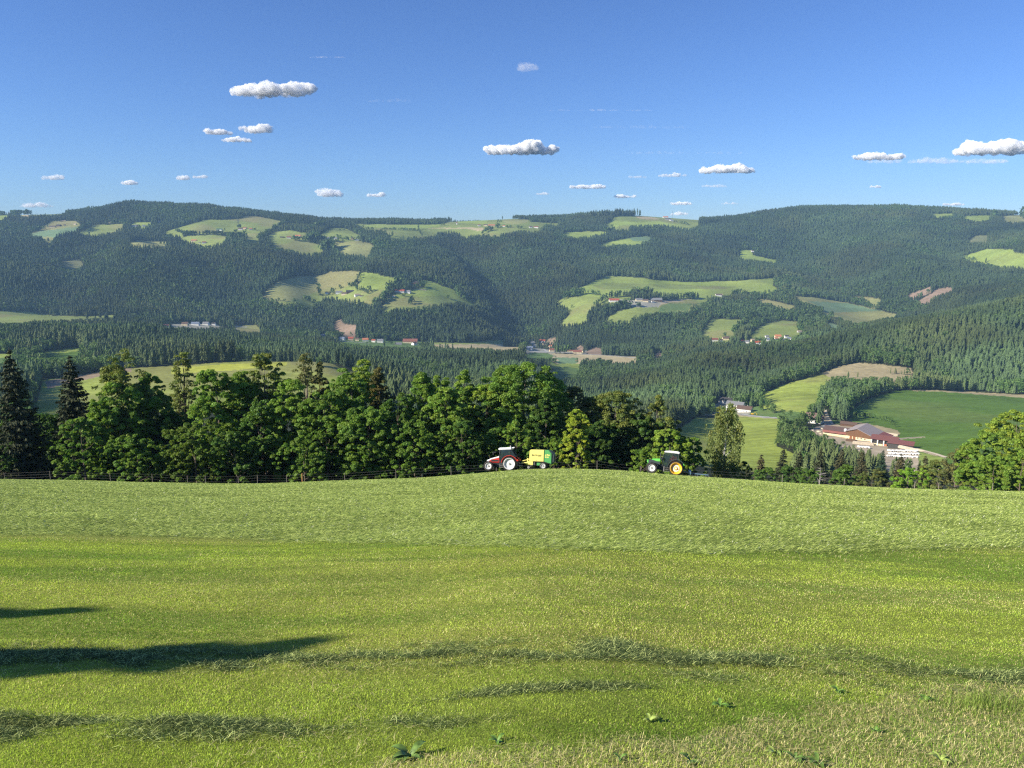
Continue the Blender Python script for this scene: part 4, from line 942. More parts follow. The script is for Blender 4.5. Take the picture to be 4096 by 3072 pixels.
def spruce_unit(tiers, pts_, seed, trunk=True):
    r = np.random.default_rng(seed)
    V, Fc, Sh = [], [], []
    for k in range(tiers):
        t = k / tiers
        zb = 0.13 + 0.80 * t
        zt = min(1.0, zb + 1.75 / (tiers + 1))
        if k == tiers - 1: zt = 1.0
        R = 0.5 * (1 - zb) ** (.50 + .35 * (seed * 37 % 7) / 7) * (0.86 + 0.28 * r.random()) * (0.8 if k == 0 else 1.12)
        n = pts_ * 2
        a0 = r.random() * 6.28
        base = len(V)
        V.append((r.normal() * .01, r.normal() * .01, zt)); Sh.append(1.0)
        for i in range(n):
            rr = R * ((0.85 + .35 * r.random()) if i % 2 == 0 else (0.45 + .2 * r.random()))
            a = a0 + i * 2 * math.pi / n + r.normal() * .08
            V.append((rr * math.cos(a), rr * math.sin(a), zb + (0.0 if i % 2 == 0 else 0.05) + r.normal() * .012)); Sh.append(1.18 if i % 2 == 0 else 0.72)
        for i in range(n):
            Fc.append((base, base + 1 + i, base + 1 + (i + 1) % n))
    if trunk:
        b = len(V)
        for zz, rr in ((0, .022), (.35, .016)):
            for i in range(3):
                V.append((rr * math.cos(i * 2.09), rr * math.sin(i * 2.09), zz)); Sh.append(-1)
        for i in range(3):
            j = (i + 1) % 3
            Fc += [(b + i, b + j, b + 3 + j), (b + i, b + 3 + j, b + 3 + i)]
    return np.array(V), np.array(Fc), np.array(Sh)

def broad_unit(n, size, seed, low=0.08):
    r = np.random.default_rng(seed)
    lobes = [(np.array([r.normal() * .13, r.normal() * .13, .3 + .5 * j / 5 + r.normal() * .04]), .20 + .12 * r.random()) for j in range(7)]
    V, Fc, Sh = [], [], []
    for i in range(n):
        c, R = lobes[r.integers(len(lobes))]
        d = r.normal(size=3); d /= np.linalg.norm(d)
        if d[2] < -.3: d[2] *= -.6
        p = c + d * R * (0.8 + .35 * r.random()) * np.array([1.25, 1.25, .95])
        p[2] = np.clip(p[2], low, 1.0)
        nrm = d + r.normal(size=3) * .55; nrm /= np.linalg.norm(nrm)
        a = np.cross(nrm, r.normal(size=3)); a /= np.linalg.norm(a); b = np.cross(nrm, a)
        s = size * (.6 + .8 * r.random())
        k = len(V)
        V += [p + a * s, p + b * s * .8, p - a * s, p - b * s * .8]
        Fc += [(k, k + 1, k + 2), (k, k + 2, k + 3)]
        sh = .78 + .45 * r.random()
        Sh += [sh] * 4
    b0 = len(V)
    for zz, rr in ((0, .03), (.4, .018)):
        for i in range(3):
            V.append((rr * math.cos(i * 2.09), rr * math.sin(i * 2.09), zz)); Sh.append(-1)
    for i in range(3):
        j = (i + 1) % 3
        Fc += [(b0 + i, b0 + j, b0 + 3 + j), (b0 + i, b0 + 3 + j, b0 + 3 + i)]
    return np.array(V), np.array(Fc), np.array(Sh)

BARK = np.array([0.11, 0.085, 0.065])
def merge(idx, units, seed):
    """one mesh out of many trees"""
    r = np.random.default_rng(seed)
    Vs, Fs, Cs = [], [], []
    off = 0
    which = r.integers(len(units), size=len(idx))
    for k, (V, Fc, Sh) in enumerate(units):
        ii = idx[which == k]
        if len(ii) == 0: continue
        a = r.random(len(ii)) * 6.283
        ca, sa = np.cos(a)[:, None], np.sin(a)[:, None]
        w, h = T['w'][ii][:, None], T['h'][ii][:, None]
        lean = r.normal(size=(len(ii), 2)) * 0.02
        X = (V[None, :, 0] * ca - V[None, :, 1] * sa) * w + T['x'][ii][:, None] + lean[:, :1] * V[None, :, 2] * h
        Y = (V[None, :, 0] * sa + V[None, :, 1] * ca) * w + T['y'][ii][:, None] + lean[:, 1:] * V[None, :, 2] * h
        Z = V[None, :, 2] * h + T['z'][ii][:, None] - 0.3
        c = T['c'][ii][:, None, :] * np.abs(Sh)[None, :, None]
        c = np.where((Sh < 0)[None, :, None], BARK[None, None, :] * (.8 + .5 * r.random((len(ii), 1, 1))), c)
        n = len(V)
        Vs.append(np.stack([X, Y, Z], -1).reshape(-1, 3).astype(np.float32)); Cs.append(c.reshape(-1, 3).astype(np.float32))
        Fs.append((Fc[None] + (np.arange(len(ii)) * n)[:, None, None] + off).reshape(-1, 3).astype(np.int32))
        off += n * len(ii)
    return np.concatenate(Vs), np.concatenate(Fs), np.concatenate(Cs)

M_NEEDLE = mat_leaf('conifer_needles', trans=0.0, rough=0.75, spec=0.12)
M_FARLEAF = mat_leaf('broadleaf_foliage', trans=0.22, rough=0.7, spec=0.15)
M_BARK = mat_plain('bark', (0.11, 0.085, 0.065), 0.9, noise=.3, scale=4, spec=.1)

# the trees that show largest are things of their own, the rest are woods
vis = ~hidden(T['u'], T['v'] - T['h'] * F / T['y'], T['y'], -8)
inframe = (T['u'] > 5) & (T['u'] < 4090) & vis
size = T['h'] * F / T['y']
order = np.argsort(-np.where(inframe, size, 0))
ci = [i for i in order if not T['b'][i]][:262]
bi_ = [i for i in order if T['b'][i]][:235]
single = np.zeros(N_T, bool); single[ci] = True; single[bi_] = True

def add_wood(name, sel, units, mat, label, cat, seed):
    idx = np.where(sel & ~single)[0]
    if len(idx) == 0: return
    V, Fc, C = merge(idx, units, seed)
    o = link(name, mesh_np(name, V, Fc, mat, 3, C))
    tag(o, label, cat, kind='stuff')
    return len(idx)
U_mid = [spruce_unit(7, 7, 100 + i) for i in range(6)]
U_far = [spruce_unit(3, 5, 200 + i, False) for i in range(6)]
B_mid = [broad_unit(130, .085, 300 + i) for i in range(6)]
B_far = [broad_unit(26, .17, 400 + i) for i in range(6)]
y_, b_, u_ = T['y'], T['b'], T['u']
nw = []
nw.append(add_wood('conifer_wood', ~b_ & (y_ < 1650) & (u_ >= 2230), U_mid, M_NEEDLE, 'dark spruce wood covering the slope right above the farm', 'wood', 1))
nw.append(add_wood('conifer_wood', ~b_ & (y_ < 1650) & (u_ < 2230), U_mid, M_NEEDLE, 'dark spruce wood along the valley edge behind the left tree row', 'wood', 2))
nw.append(add_wood('conifer_wood', ~b_ & (y_ >= 1650) & (u_ < 2050), U_far, M_NEEDLE, 'blue-green spruce forest covering the left far hills', 'forest', 3))
nw.append(add_wood('conifer_wood', ~b_ & (y_ >= 1650) & (u_ >= 2050), U_far, M_NEEDLE, 'blue-green spruce forest covering the right far hills', 'forest', 4))
nw.append(add_wood('broadleaf_wood', b_ & (y_ < 1650), B_mid, M_FARLEAF, 'mid green broadleaf copses around the near farms and fields', 'wood', 5))
nw.append(add_wood('broadleaf_wood', b_ & (y_ >= 1650), B_far, M_FARLEAF, 'lighter green broadleaf groves and hedges on the far hills', 'wood', 6))
print('trees', N_T, 'woods', nw, 'smallest single', size[ci[-1]], size[bi_[-1]])
# ------------------------------------------------------------------ haze: one box of even air
hz = MB().box((0, 2400, (-440 + 330) / 2), (9600, 5600, 770))
m_hz = bpy.data.materials.new('haze_air'); m_hz.use_nodes = True
nt = m_hz.node_tree
for n in list(nt.nodes): nt.nodes.remove(n)
o_ = nt.nodes.new('ShaderNodeOutputMaterial'); pv_ = nt.nodes.new('ShaderNodeVolumePrincipled')
pv_.inputs['Color'].default_value = (0.40, 0.68, 1.0, 1)
pv_.inputs['Density'].default_value = HAZE
pv_.inputs['Anisotropy'].default_value = 0.0
nt.links.new(pv_.outputs[0], o_.inputs['Volume'])
tag(hz.build('haze', m_hz), kind='stuff')

# ------------------------------------------------------------------ single trees of the middle distance (crown and trunk)
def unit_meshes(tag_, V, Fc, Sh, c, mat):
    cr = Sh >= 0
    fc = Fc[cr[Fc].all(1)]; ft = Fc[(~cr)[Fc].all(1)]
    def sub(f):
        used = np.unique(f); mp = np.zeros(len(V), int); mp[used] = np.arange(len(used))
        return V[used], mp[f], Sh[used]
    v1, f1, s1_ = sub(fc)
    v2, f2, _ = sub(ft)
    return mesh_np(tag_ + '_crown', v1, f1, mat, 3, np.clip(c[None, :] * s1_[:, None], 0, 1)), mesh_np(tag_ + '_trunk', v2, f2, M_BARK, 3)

def zone_label(i):
    u, v, y, b = T['u'][i], T['v'][i], T['y'][i], T['b'][i]
    k = 'broadleaf tree' if b else 'spruce'
    if u < 2700 and y > 1650: z_ = 'on the far side of the valley floor'
    elif u < 420: z_ = 'seen beyond the two left spruces'
    elif u < 900: z_ = 'beyond the first gap of the tree row'
    elif u < 1350: z_ = 'beyond the bare topped tree of the row'
    elif u < 1750: z_ = 'beyond the middle of the left tree row'
    elif u < 2230: z_ = 'beyond the wide round maple'
    elif u < 2330: z_ = 'beyond the small yellow-green tree'
    elif u < 2720: z_ = 'beyond the airy olive trees'
    elif y < 640 and u < 3250: z_ = 'below the mown slope left of the farmyard'
    elif y < 640 and u < 3700: z_ = 'just below the farmyard and its bales'
    elif y < 640: z_ = 'below the deep green field'
    elif y < 1050 and u < 3150: z_ = 'near the upper farm and its lane'
    elif y < 1050: z_ = 'between the farm and the deep green field'
    elif u < 3400: z_ = 'at the wood edge above the mown fields'
    else: z_ = 'at the wood edge above the deep green field'
    ad = ('small ' if T['h'][i] < 10 else ('tall ' if T['h'][i] > (16 if b else 22) else '')) + ('rounded green ' if b else 'dark pointed ')
    return ad + k + ' ' + z_, k + 's ' + z_
protos = {}
for kk, b in ((0, False), (1, True)):
    for q in range(5):
        for tone in range(3):
            g = (0.82, 1.0, 1.2)[tone]
            if b:
                V, Fc, Sh = broad_unit(300, .055, 500 + q * 7 + tone); c = np.array([0.088, 0.158, 0.040]) * g
            else:
                V, Fc, Sh = spruce_unit(11, 9, 600 + q * 7 + tone); c = np.array([0.060, 0.086, 0.033]) * g
            protos[(b, q, tone)] = unit_meshes('broadleaf' if b else 'spruce', V, Fc, Sh, c, M_FARLEAF if b else M_NEEDLE)
for i in list(ci) + list(bi_):
    b = bool(T['b'][i])
    mc, mt = protos[(b, int(rng.integers(5)), int(np.clip(round((T['c'][i][1] / (0.172 if b else 0.094) - 1) * 5 + 1), 0, 2)))]
    e = empty('broadleaf_tree' if b else 'spruce_tree', (T['x'][i], T['y'][i], T['z'][i] - 0.3), rng.random() * 6.28)
    e.scale = (T['w'][i], T['w'][i], T['h'][i])
    lab, grp = zone_label(i)
    tag(e, lab, 'tree', grp)
    link('crown', mc, e); link('trunk', mt, e)

# ------------------------------------------------------------------ buildings
def bmat(name, rgb, rough=.8): return mat_plain(name, rgb, rough, noise=.14, scale=1.2, spec=.15)
M_ROOF = {k: bmat('roof_' + k, v) for k, v in ROOF.items()}
M_WALL = {k: bmat('wall_' + k, v) for k, v in WALL.items()}
M_GLASS = mat_plain('window_glass', (0.03, 0.035, 0.04), 0.15, noise=.1, spec=.6)
M_WOODDOOR = bmat('door_wood', (0.25, 0.11, 0.05))

def ground_pt(u, v, a, b): return find_uv(u, v, a, b)
def house(name, p, L, W, H, roof, wall, rz, cat, lab, roofh=None, eave=0.6, wins=True, chim=True, wood_gable=False, group=None):
    e = empty(name, (p.x, p.y + W * 0.5, p.z - 0.2), rz)
    tag(e, lab, cat, group)
    rh = roofh if roofh is not None else W * 0.28
    MB().prism([(-W/2, -1.5), (W/2, -1.5), (W/2, H), (0, H + rh), (-W/2, H)], -L/2, L/2, 'x').build('wall', M_WALL[wall], e)
    s = rh / (W / 2); t = 0.25; o = eave
    y0 = W/2 + o; z0 = H - o * s
    r = MB()
    r.prism([(-y0, z0 + .05), (0, H + rh + .05), (y0, z0 + .05), (y0, z0 + t), (0, H + rh + t + .08), (-y0, z0 + t)], -L/2 - o, L/2 + o, 'x')
    ro = r.build('roof', M_ROOF[roof], e)
    if chim and L > 8:
        MB().box((L * .18, .4, H + rh + .5), (.7, .7, 1.6)).build('chimney', M_WALL['grey'], ro)
    if wins:
        n = max(2, int(L / 3.2))
        for fl in range(2 if H > 4.5 else 1):
            for i in range(n):
                xx = -L/2 + (i + .5) * L / n
                MB().box((xx, -W/2 - .01, 1.2 + fl * 2.6), (1.0, .08, 1.1)).build('window', M_GLASS, e)
        MB().box((W * 0 + L/2 + .01, 0, H - 1.2), (.08, 1.1, 1.1)).build('window', M_GLASS, e)
    return e
for (p, L, W, H, roof, wall, rz, cat, lab) in BLD:
    big = p.y < 2500 and L > 9
    house({'farmhouse': 'farmhouse', 'barn': 'barn', 'shed': 'shed', 'hut': 'hut', 'cottage': 'cottage', 'house': 'house', 'chapel': 'chapel', 'warehouse': 'warehouse'}[cat],
          p, L, W, H, roof, wall, math.radians(rz), cat, lab, roofh=(W * .9 if cat == 'chapel' else W * (.34 if cat != 'shed' else .18)),
          wins=cat in ('farmhouse', 'house', 'warehouse', 'cottage') and big, chim=cat in ('farmhouse', 'house') and big)

# ---- the large farm below the deep green field
def at7(x, y, a=500, b=900):
    (u, v), = zp('s7', [(x, y)])
    return find_uv(u, v, a, b)
RZF = math.radians(-33)
def frame(pa, pb):
    """direction and length between two ground points"""
    d = pb - pa
    return math.atan2(d.y, d.x), math.hypot(d.x, d.y)
def wedge_base(e, L, W, mat, depth=6):
    MB().box((0, 0, -depth / 2 - .05), (L, W, depth)).build('plinth', mat, e)

# dwelling with the brown roof
pa, pb = at7(118, 330), at7(278, 362)
a_, L_ = frame(pa, pb)
L_ = 15.5; W_ = 12.0
e = empty('farmhouse', (pa + (pb - pa) * .5), RZF)
e.location += Matrix.Rotation(RZF, 3, 'Z') @ Vector((0, W_ / 2, 0))
e.location.z = (pa.z + pb.z) / 2 + 0.5
tag(e, 'white two-storey farmhouse with dark upper boarding and brown roof, left end of the large farm', 'farmhouse')
MB().prism([(-W_/2, -4), (W_/2, -4), (W_/2, 3.0), (-W_/2, 3.0)], -L_/2, L_/2, 'x').build('wall', M_WALL['white'], e)
MB().prism([(-W_/2 - .1, 3.0), (W_/2 + .1, 3.0), (W_/2 + .1, 5.8), (0, 9.2), (-W_/2 - .1, 5.8)], -L_/2 - .1, L_/2 + .1, 'x').build('boarding', M_ROOF['dark'], e)
MB().prism([(-W_/2 - 1.5, 5.1), (0, 9.35), (W_/2 + 1.5, 5.1), (W_/2 + 1.5, 5.4), (0, 9.7), (-W_/2 - 1.5, 5.4)], -L_/2 - 1.4, L_/2 + 1.4, 'x').build('roof', bmat('roof_house', (0.20, 0.13, 0.11)), e)
for i in range(4):
    w = MB().box((-L_/2 + 2.2 + i * 3.6, -W_/2 - .02, 1.4), (1.2, .1, 1.5)).build('window', M_GLASS, e)
MB().box((L_/2 + .02, 0, 1.2), (.1, 2.4, 2.4)).build('door', M_WOODDOOR, e)

# long cowshed with lower eave
pa, pb = at7(408, 512), at7(742, 572)
cw = (pa + pb) * .5
L_ = (pb - pa).length * 1.0; RZ1 = math.atan2(pb.y - pa.y, pb.x - pa.x)
RZ1 = RZF
e = empty('cowshed', (cw.x, cw.y, cw.z), RZ1)
tag(e, 'long low cowshed with dark brown roof and red-brown eave at the farm', 'barn')
L_ = 27.0
W_ = 15.0
e.location += Matrix.Rotation(RZ1, 3, 'Z') @ Vector((0, W_/2, 0))
MB().box((0, 0, -.9), (L_, W_, 6.2)).build('wall', M_WALL['cream'], e)
for i in range(9):
    MB().box((-L_/2 + 1.9 + i * 2.9, -W_/2 - .03, 2.6), (2.3, .1, 1.1)).build('window', M_GLASS, e)
MB().prism([(-W_/2 + 2.0, 2.2), (W_/2, 2.2), (W_/2, 4.2), (0, 7.0), (-W_/2 + 2.0, 4.4)], -L_/2 + .1, L_/2 - .1, 'x').build('upper_wall', M_WALL['wood'], e)
MB().prism([(-W_/2 + 1.6, 4.5), (0.2, 7.15), (W_/2 + .8, 4.0), (W_/2 + .8, 4.25), (.2, 7.45), (-W_/2 + 1.6, 4.8)], -L_/2 - .5, L_/2 + .5, 'x').build('roof', bmat('roof_cowshed', (0.12, 0.08, 0.07)), e)
MB().prism([(-W_/2 - 1.5, 3.1), (-W_/2 + 2.2, 4.15), (-W_/2 + 2.2, 4.4), (-W_/2 - 1.5, 3.35)], -L_/2 - .8, L_/2 + 1.5, 'x').build('eave_roof', bmat('roof_eave', (0.32, 0.13, 0.10)), e)
MB().box((L_/2 + .03, -1.5, 1.2), (.1, 4.5, 3.6)).build('doorway', M_ROOF['dark'], e)

# big barn: long roof running away from the yard, wooden gable towards the yard, red lean-to on its right side
pg = at7(850, 590)
RZB = math.radians(-42)
e = empty('barn', (pg.x, pg.y, pg.z), RZB)
tag(e, 'big barn with a wide grey roof, wooden gable and red lean-to on its right side', 'barn')
GW, GL = 24.0, 26.0           # gable width across local x, depth along local y
e.location += Matrix.Rotation(RZB, 3, 'Z') @ Vector((1.5, 0, 0))
MB().box((0, GL/2, .1), (GW, GL, 4.8)).build('wall', M_WALL['cream'], e)
MB().prism([(-GW/2, 2.5), (GW/2, 2.5), (GW/2, 4.4), (-2.5, 9.8), (-GW/2, 6.2)], -0.06, GL - .1, 'y').build('wooden_gable', bmat('gable_wood', (0.16, 0.085, 0.045)), e)
MB().prism([(-GW/2 - .8, 6.1), (-2.5, 10.0), (GW/2 + .8, 4.3), (GW/2 + .8, 4.6), (-2.5, 10.35), (-GW/2 - .8, 6.4)], -1.2, GL + .8, 'y').build('roof', bmat('roof_barn', (0.33, 0.28, 0.26)), e)
ln = MB().prism([(GW/2 + .1, -2.2), (GW/2 + 7.5, -2.2), (GW/2 + 7.5, 2.9), (GW/2 + .1, 4.0)], 1.0, GL - 1, 'y').build('lean_to', M_WALL['grey'], e)
MB().prism([(GW/2 - .2, 4.65), (GW/2 + 8.6, 2.95), (GW/2 + 8.6, 3.2), (GW/2 - .2, 4.95)], -.2, GL + .3, 'y').build('lean_to_roof', bmat('roof_leanto', (0.22, 0.088, 0.078)), e)
MB().box((GW/2 + 7.55, GL/2, 1.5), (.1, GL - 4, 1.3)).build('window_band', M_GLASS, ln)
MB().box((GW/2 + 3.6, .95, 1.2), (5.6, .12, 3.4)).build('green_gate', bmat('gate_green', (0.02, 0.12, 0.09)), e)
for dx in (-7.5, -4.6):
    MB().box((dx, -.06, 1.3), (2.2, .12, 2.5)).build('door', M_WOODDOOR, e)
for dx in (-1.6, 1.4, 4.4):
    MB().box((dx, -.03, 1.7), (1.3, .1, .9)).build('window', M_GLASS, e)
MB().lathe([(0, 0), (1.3, .0), (1.3, 2.1), (.9, 2.6), (0, 2.8)], (-GW/2 - 1.6, 3.4, 4.9), 'z', 16).build('silo_cap', M_WALL['white'], e, smooth=True)

# machine shed and timber store in front on the right
pa, pb = at7(1115, 640), at7(1350, 715)
e = empty('machine_shed', (pa + pb) * .5, RZF)
tag(e, 'open machine shed with red roof, white pillars and dark bays in the farmyard', 'shed')
L_, W_ = 20.0, 8.5
e.location += Matrix.Rotation(RZF, 3, 'Z') @ Vector((0, W_/2, 0))
e.location.z += .3
MB().box((0, .4, 1.3), (L_ - .3, W_ - 1, 7.2)).build('dark_interior', M_ROOF['dark'], e)
for i in range(5):
    MB().box((-L_/2 + .5 + i * (L_ - 1) / 4, -W_/2, 1.3), (.9, .7, 7.6)).build('pillar', M_WALL['white'], e)
MB().box((-L_/4, -W_/2 + .12, -.6), (L_/2, .2, 3.2)).build('parapet', M_WALL['cream'], e)
MB().box((.8, -W_/2 - .02, .2), (3.4, .2, 2.4)).build('door', bmat('door_orange', (0.45, 0.17, 0.09)), e)
MB().prism([(-W_/2 - 1.2, 4.7), (W_/2 + .8, 6.4), (W_/2 + .8, 6.7), (-W_/2 - 1.2, 5.0)], -L_/2 - .7, L_/2 + .7, 'x').build('roof', bmat('roof_shed', (0.21, 0.088, 0.075)), e)
pa, pb = at7(1362, 715), at7(1590, 728)
e = empty('timber_shed', (pa + pb) * .5, RZF)
tag(e, 'lower dark timber shed with red roof at the right end of the farmyard', 'shed')
L_, W_ = 18.5, 8.0
e.location += Matrix.Rotation(RZF, 3, 'Z') @ Vector((0, W_/2, 0))
MB().box((0, 0, 1.0), (L_, W_, 6.5)).build('wall', bmat('planks', (0.075, 0.07, 0.065)), e)
MB().box((0, -W_/2 - .1, -2.2), (L_ + .6, .3, 2.2)).build('plinth', M_WALL['cream'], e)
MB().prism([(-W_/2 - .9, 3.9), (W_/2 + .8, 5.2), (W_/2 + .8, 5.5), (-W_/2 - .9, 4.2)], -L_/2 - .6, L_/2 + .6, 'x').build('roof', bmat('roof_timber', (0.21, 0.088, 0.075)), e)
# small hut behind
p = at7(740, 392)
house('hut', p, 15, 7, 2.6, 'brown', 'wood', RZF, 'hut', 'low brown roofed hut behind the cowshed and the big barn', roofh=1.6, wins=False, chim=False)

# ---- upper farm on the left of the mown slope
def atR(x, y, a=700, b=1100):
    (u, v), = zp('R', [(x, y)])
    return find_uv(u, v, a, b)
RZU = math.radians(-32)
for (x, y, L_, W_, H_, roof, wall, nm, lab, rh, rz) in [
    (158, 122, 11, 9, 4.0, 'red', 'wood', 'barn', 'small wooden barn with a dark red roof at the top of the upper farm', 2.4, RZU),
    (240, 150, 19, 12, 6.0, 'dark', 'white', 'farmhouse', 'white farmhouse with a blackish roof behind the grey roofed one at the upper farm', 3.0, RZU),
    (325, 196, 21, 12, 6.5, 'grey', 'white', 'farmhouse', 'white two-storey farmhouse with a grey roof in the middle of the upper farm', 3.2, RZU),
    (408, 218, 17, 11, 4.0, 'brown', 'white', 'farmhouse', 'lower white house with a brown roof at the right end of the upper farm', 2.8, RZU)]:
    house(nm, atR(x, y), L_, W_, H_, roof, wall, rz, nm, lab, roofh=rh, eave=.9)
# yellow machine parked by the lane
p = atR(462, 244)
e = empty('excavator', p + Vector((0, 0, 0)), math.radians(-15)); tag(e, 'small yellow excavator parked beside the grey farm lane', 'excavator')
my_ = bmat('machine_yellow', (0.75, 0.50, 0.04), .5)
MB().box((0, 0, 1.7), (3.0, 2.2, 1.4)).build('body', my_, e, bevel=.15)
MB().box((-.7, 0, 2.9), (1.4, 1.8, 1.3), taper=.85).build('cab', M_GLASS, e)
for s in (-1, 1): MB().box((0, s * 1.15, .5), (3.8, .5, .9)).build('track', M_ROOF['dark'], e, bevel=.2)
MB().tube([(1.4, 0, 2), (3.2, 0, 3.6), (5.0, 0, 2.2), (5.2, 0, .6)], [.25, .2, .18, .3], 6).build('arm', my_, e)

# silage bales and timber stacks
M_BALE = mat_plain('bale_wrap', (0.80, 0.80, 0.78), .35, noise=.08, scale=2)
M_LOG = mat_plain('cut_logs', (0.55, 0.46, 0.34), .9, noise=.35, scale=2)
bale = MB().lathe([(0, -.62), (.55, -.62), (.64, -.5), (.66, 0), (.64, .5), (.55, .62), (0, .62)], (0, 0, .62), 'y', 14).mesh('silage_bale', M_BALE, smooth=True)
rr = np.random.default_rng(5)
for (x0, y0, x1, y1, n, lab, grp) in [
        (1290, 760, 1740, 770, 22, 'white wrapped silage bale in the back row below the timber shed', 'back row of silage bales'),
        (1300, 800, 1760, 812, 22, 'white wrapped silage bale in the middle row below the timber shed', 'middle row of silage bales'),
        (1280, 838, 1740, 858, 20, 'white wrapped silage bale in the front row below the timber shed', 'front row of silage bales'),
        (850, 700, 1030, 715, 14, 'white wrapped silage bale in the short row below the big barn', 'short row of silage bales')]:
    for i in range(n):
        t = (i + .5) / n
        p = at7(x0 + (x1 - x0) * t, y0 + (y1 - y0) * t + rr.normal() * 2.5, 430, 800)
        o = link('silage_bale', bale, None, p + Vector((0, 0, 0.25)))
        o.rotation_euler = (0, 0, rr.uniform(-.6, .6)); o.scale = (1.1,) * 3
        tag(o, lab, 'bale', grp)
for (x, y, L_, lab) in [(755, 610, 8, 'dark brown stack of logs beside the barn drive'), (1660, 745, 22, 'long pale stack of cut timber below the timber shed'), (930, 655, 16, 'pale stack of cut timber left of the machine shed drive'), (1330, 520, 14, 'pale stack of cut logs behind the barn by the field')]:
    p = at7(x, y, 430, 850)
    st = MB(); q = 0
    for lv in range(4):
        for j in range(6 - lv):
            st.tube([(-L_/2 + rr.normal() * .3, (j - (6 - lv) / 2) * .6, .3 + lv * .52), (L_/2 + rr.normal() * .3, (j - (6 - lv) / 2) * .6, .3 + lv * .52)], .29, 7)
    o = st.build('log_stack', M_LOG if 'dark' not in lab else bmat('dark_logs', (.14, .09, .06)), None, loc=p); o.rotation_euler = (0, 0, RZF + rr.normal() * .15)
    tag(o, lab, 'log stack')
# rubble slope in front of the cowshed
M_ROCK = mat_plain('sandstone', (0.50, 0.42, 0.30), .95, noise=.3, scale=1.5, bump=.4)
for (x, y, s) in [(190, 455, 2.0), (240, 430, 1.6), (280, 470, 2.2), (330, 425, 1.5), (370, 455, 1.8), (310, 505, 1.6), (250, 500, 1.4), (390, 500, 1.3)]:
    p = at7(x, y)
    import bmesh
    bm = bmesh.new(); bmesh.ops.create_icosphere(bm, subdivisions=2, radius=s)
    for vtx in bm.verts: vtx.co *= 1 + rr.normal() * .12; vtx.co.z *= .6
    me_ = bpy.data.meshes.new('boulder'); bm.to_mesh(me_); bm.free(); me_.materials.append(M_ROCK)
    tag(link('boulder', me_, None, p), 'pale sandstone boulder on the bank left of the cowshed', 'boulder', 'boulders on the bank left of the cowshed')

# ------------------------------------------------------------------ roads and farm tracks draped on the land
M_ROAD = mat_plain('pale_asphalt', (0.42, 0.41, 0.38), .9, noise=.1)
M_TRACK = mat_plain('gravel_track', (0.55, 0.46, 0.33), .95, noise=.2)
def road(name, key, pts, w, a, b, mat):
    P = np.array(zp(key, pts), float)
    n = 60
    seg = np.concatenate([[0], np.cumsum(np.hypot(*np.diff(P, axis=0).T))])
    s = np.linspace(0, seg[-1], n)
    C_ = [find_uv(float(np.interp(q, seg, P[:, 0])), float(np.interp(q, seg, P[:, 1])), a, b) for q in s]
    C_ = np.array([list(c) for c in C_])
    for _ in range(2): C_[1:-1] = (C_[:-2] + C_[1:-1] * 2 + C_[2:]) / 4
    d = np.gradient(C_[:, :2], axis=0); d /= np.linalg.norm(d, axis=1)[:, None] + 1e-9
    nn = np.stack([-d[:, 1], d[:, 0]], 1) * w / 2
    V = np.zeros((n, 3, 3))
    for k, t in enumerate((-1, 0, 1)):
        V[:, k, :2] = C_[:, :2] + nn * t
        V[:, k, 2] = ground(V[:, k, 0], V[:, k, 1]) + 0.35
    o = link(name, mesh_np(name, V.reshape(-1, 3), grid_faces(n, 3), mat, 4, smooth=True))
    return tag(o, kind='structure')
road('valley_road', 's5', [(520, 396), (640, 402), (860, 404), (1200, 432), (1500, 448), (1930, 484)], 7.5, 1400, 2300, M_ROAD)
road('village_street', 's5', [(655, 300), (690, 345), (730, 385), (760, 404)], 6, 1500, 2300, M_ROAD)
road('side_street', 's5', [(570, 352), (640, 350), (720, 352)], 4, 1500, 2300, M_ROAD)
road('forest_road', 's5', [(490, 200), (520, 210), (532, 235)], 5, 1700, 2500, M_TRACK)
road('village_road', 'P', [(740, 696), (900, 702), (1060, 716)], 6, 1600, 2400, M_ROAD)
road('farm_track', 'Q', [(1800, 322), (1640, 328), (1500, 332), (1430, 352)], 4.5, 1950, 3000, M_TRACK)
road('farm_track', 'P', [(1440, 232), (1500, 240), (1560, 246)], 4, 2050, 3000, M_TRACK)
road('farm_lane', 'R', [(365, 236), (450, 250), (560, 262), (720, 273)], 4.0, 600, 1000, M_ROAD)
road('farm_track', 's7', [(362, 105), (380, 170), (410, 250), (480, 360)], 2.6, 560, 900, M_TRACK)
road('field_track', 's7', [(1400, 580), (1600, 560), (1840, 546)], 2.4, 480, 900, M_TRACK)
road('field_track', 's7', [(1650, 706), (1800, 745), (2000, 800), (2150, 850)], 3.0, 430, 900, M_TRACK)

# ------------------------------------------------------------------ masts and the power pylon
M_STEEL = mat_plain('dark_steel', (0.10, 0.11, 0.12), .6, metal=.3)
for (k, x, y, hz_, a, b, lab) in [('s4', 1815, 182, 70, 3000, 4800, 'thin radio mast on the open hilltop beside the farm'), ('C', 290, 200, 34, 3000, 4800, 'thin radio mast at the left foot of the right wooded hill'),
                                  ('C', 1606, 112, 24, 3600, 4900, 'thin radio mast poking out of the forest on the right hill'), ('s4', 1418, 128, 60, 3000, 4800, 'thin radio mast in the spruces of the central knoll')]:
    (u, v), = zp(k, [(x, y)])
    p = find_uv(u, v, a, b)
    h = hz_ * ZM[k][2] * (p.y * CP - p.z * SP) / F
    e = empty('radio_mast', p); tag(e, lab, 'mast')
    MB().tube([(0, 0, 0), (0, 0, h)], [.8, .4], 4).build('pole', M_STEEL, e)
    for f_ in (.6, .8): MB().box((0, 0, h * f_), (2.2, 2.2, 1.0)).build('antenna', M_STEEL, e)
(u, v), = zp('s2', [(992, 292)])
p = find_uv(u, v, 2400, 3900)
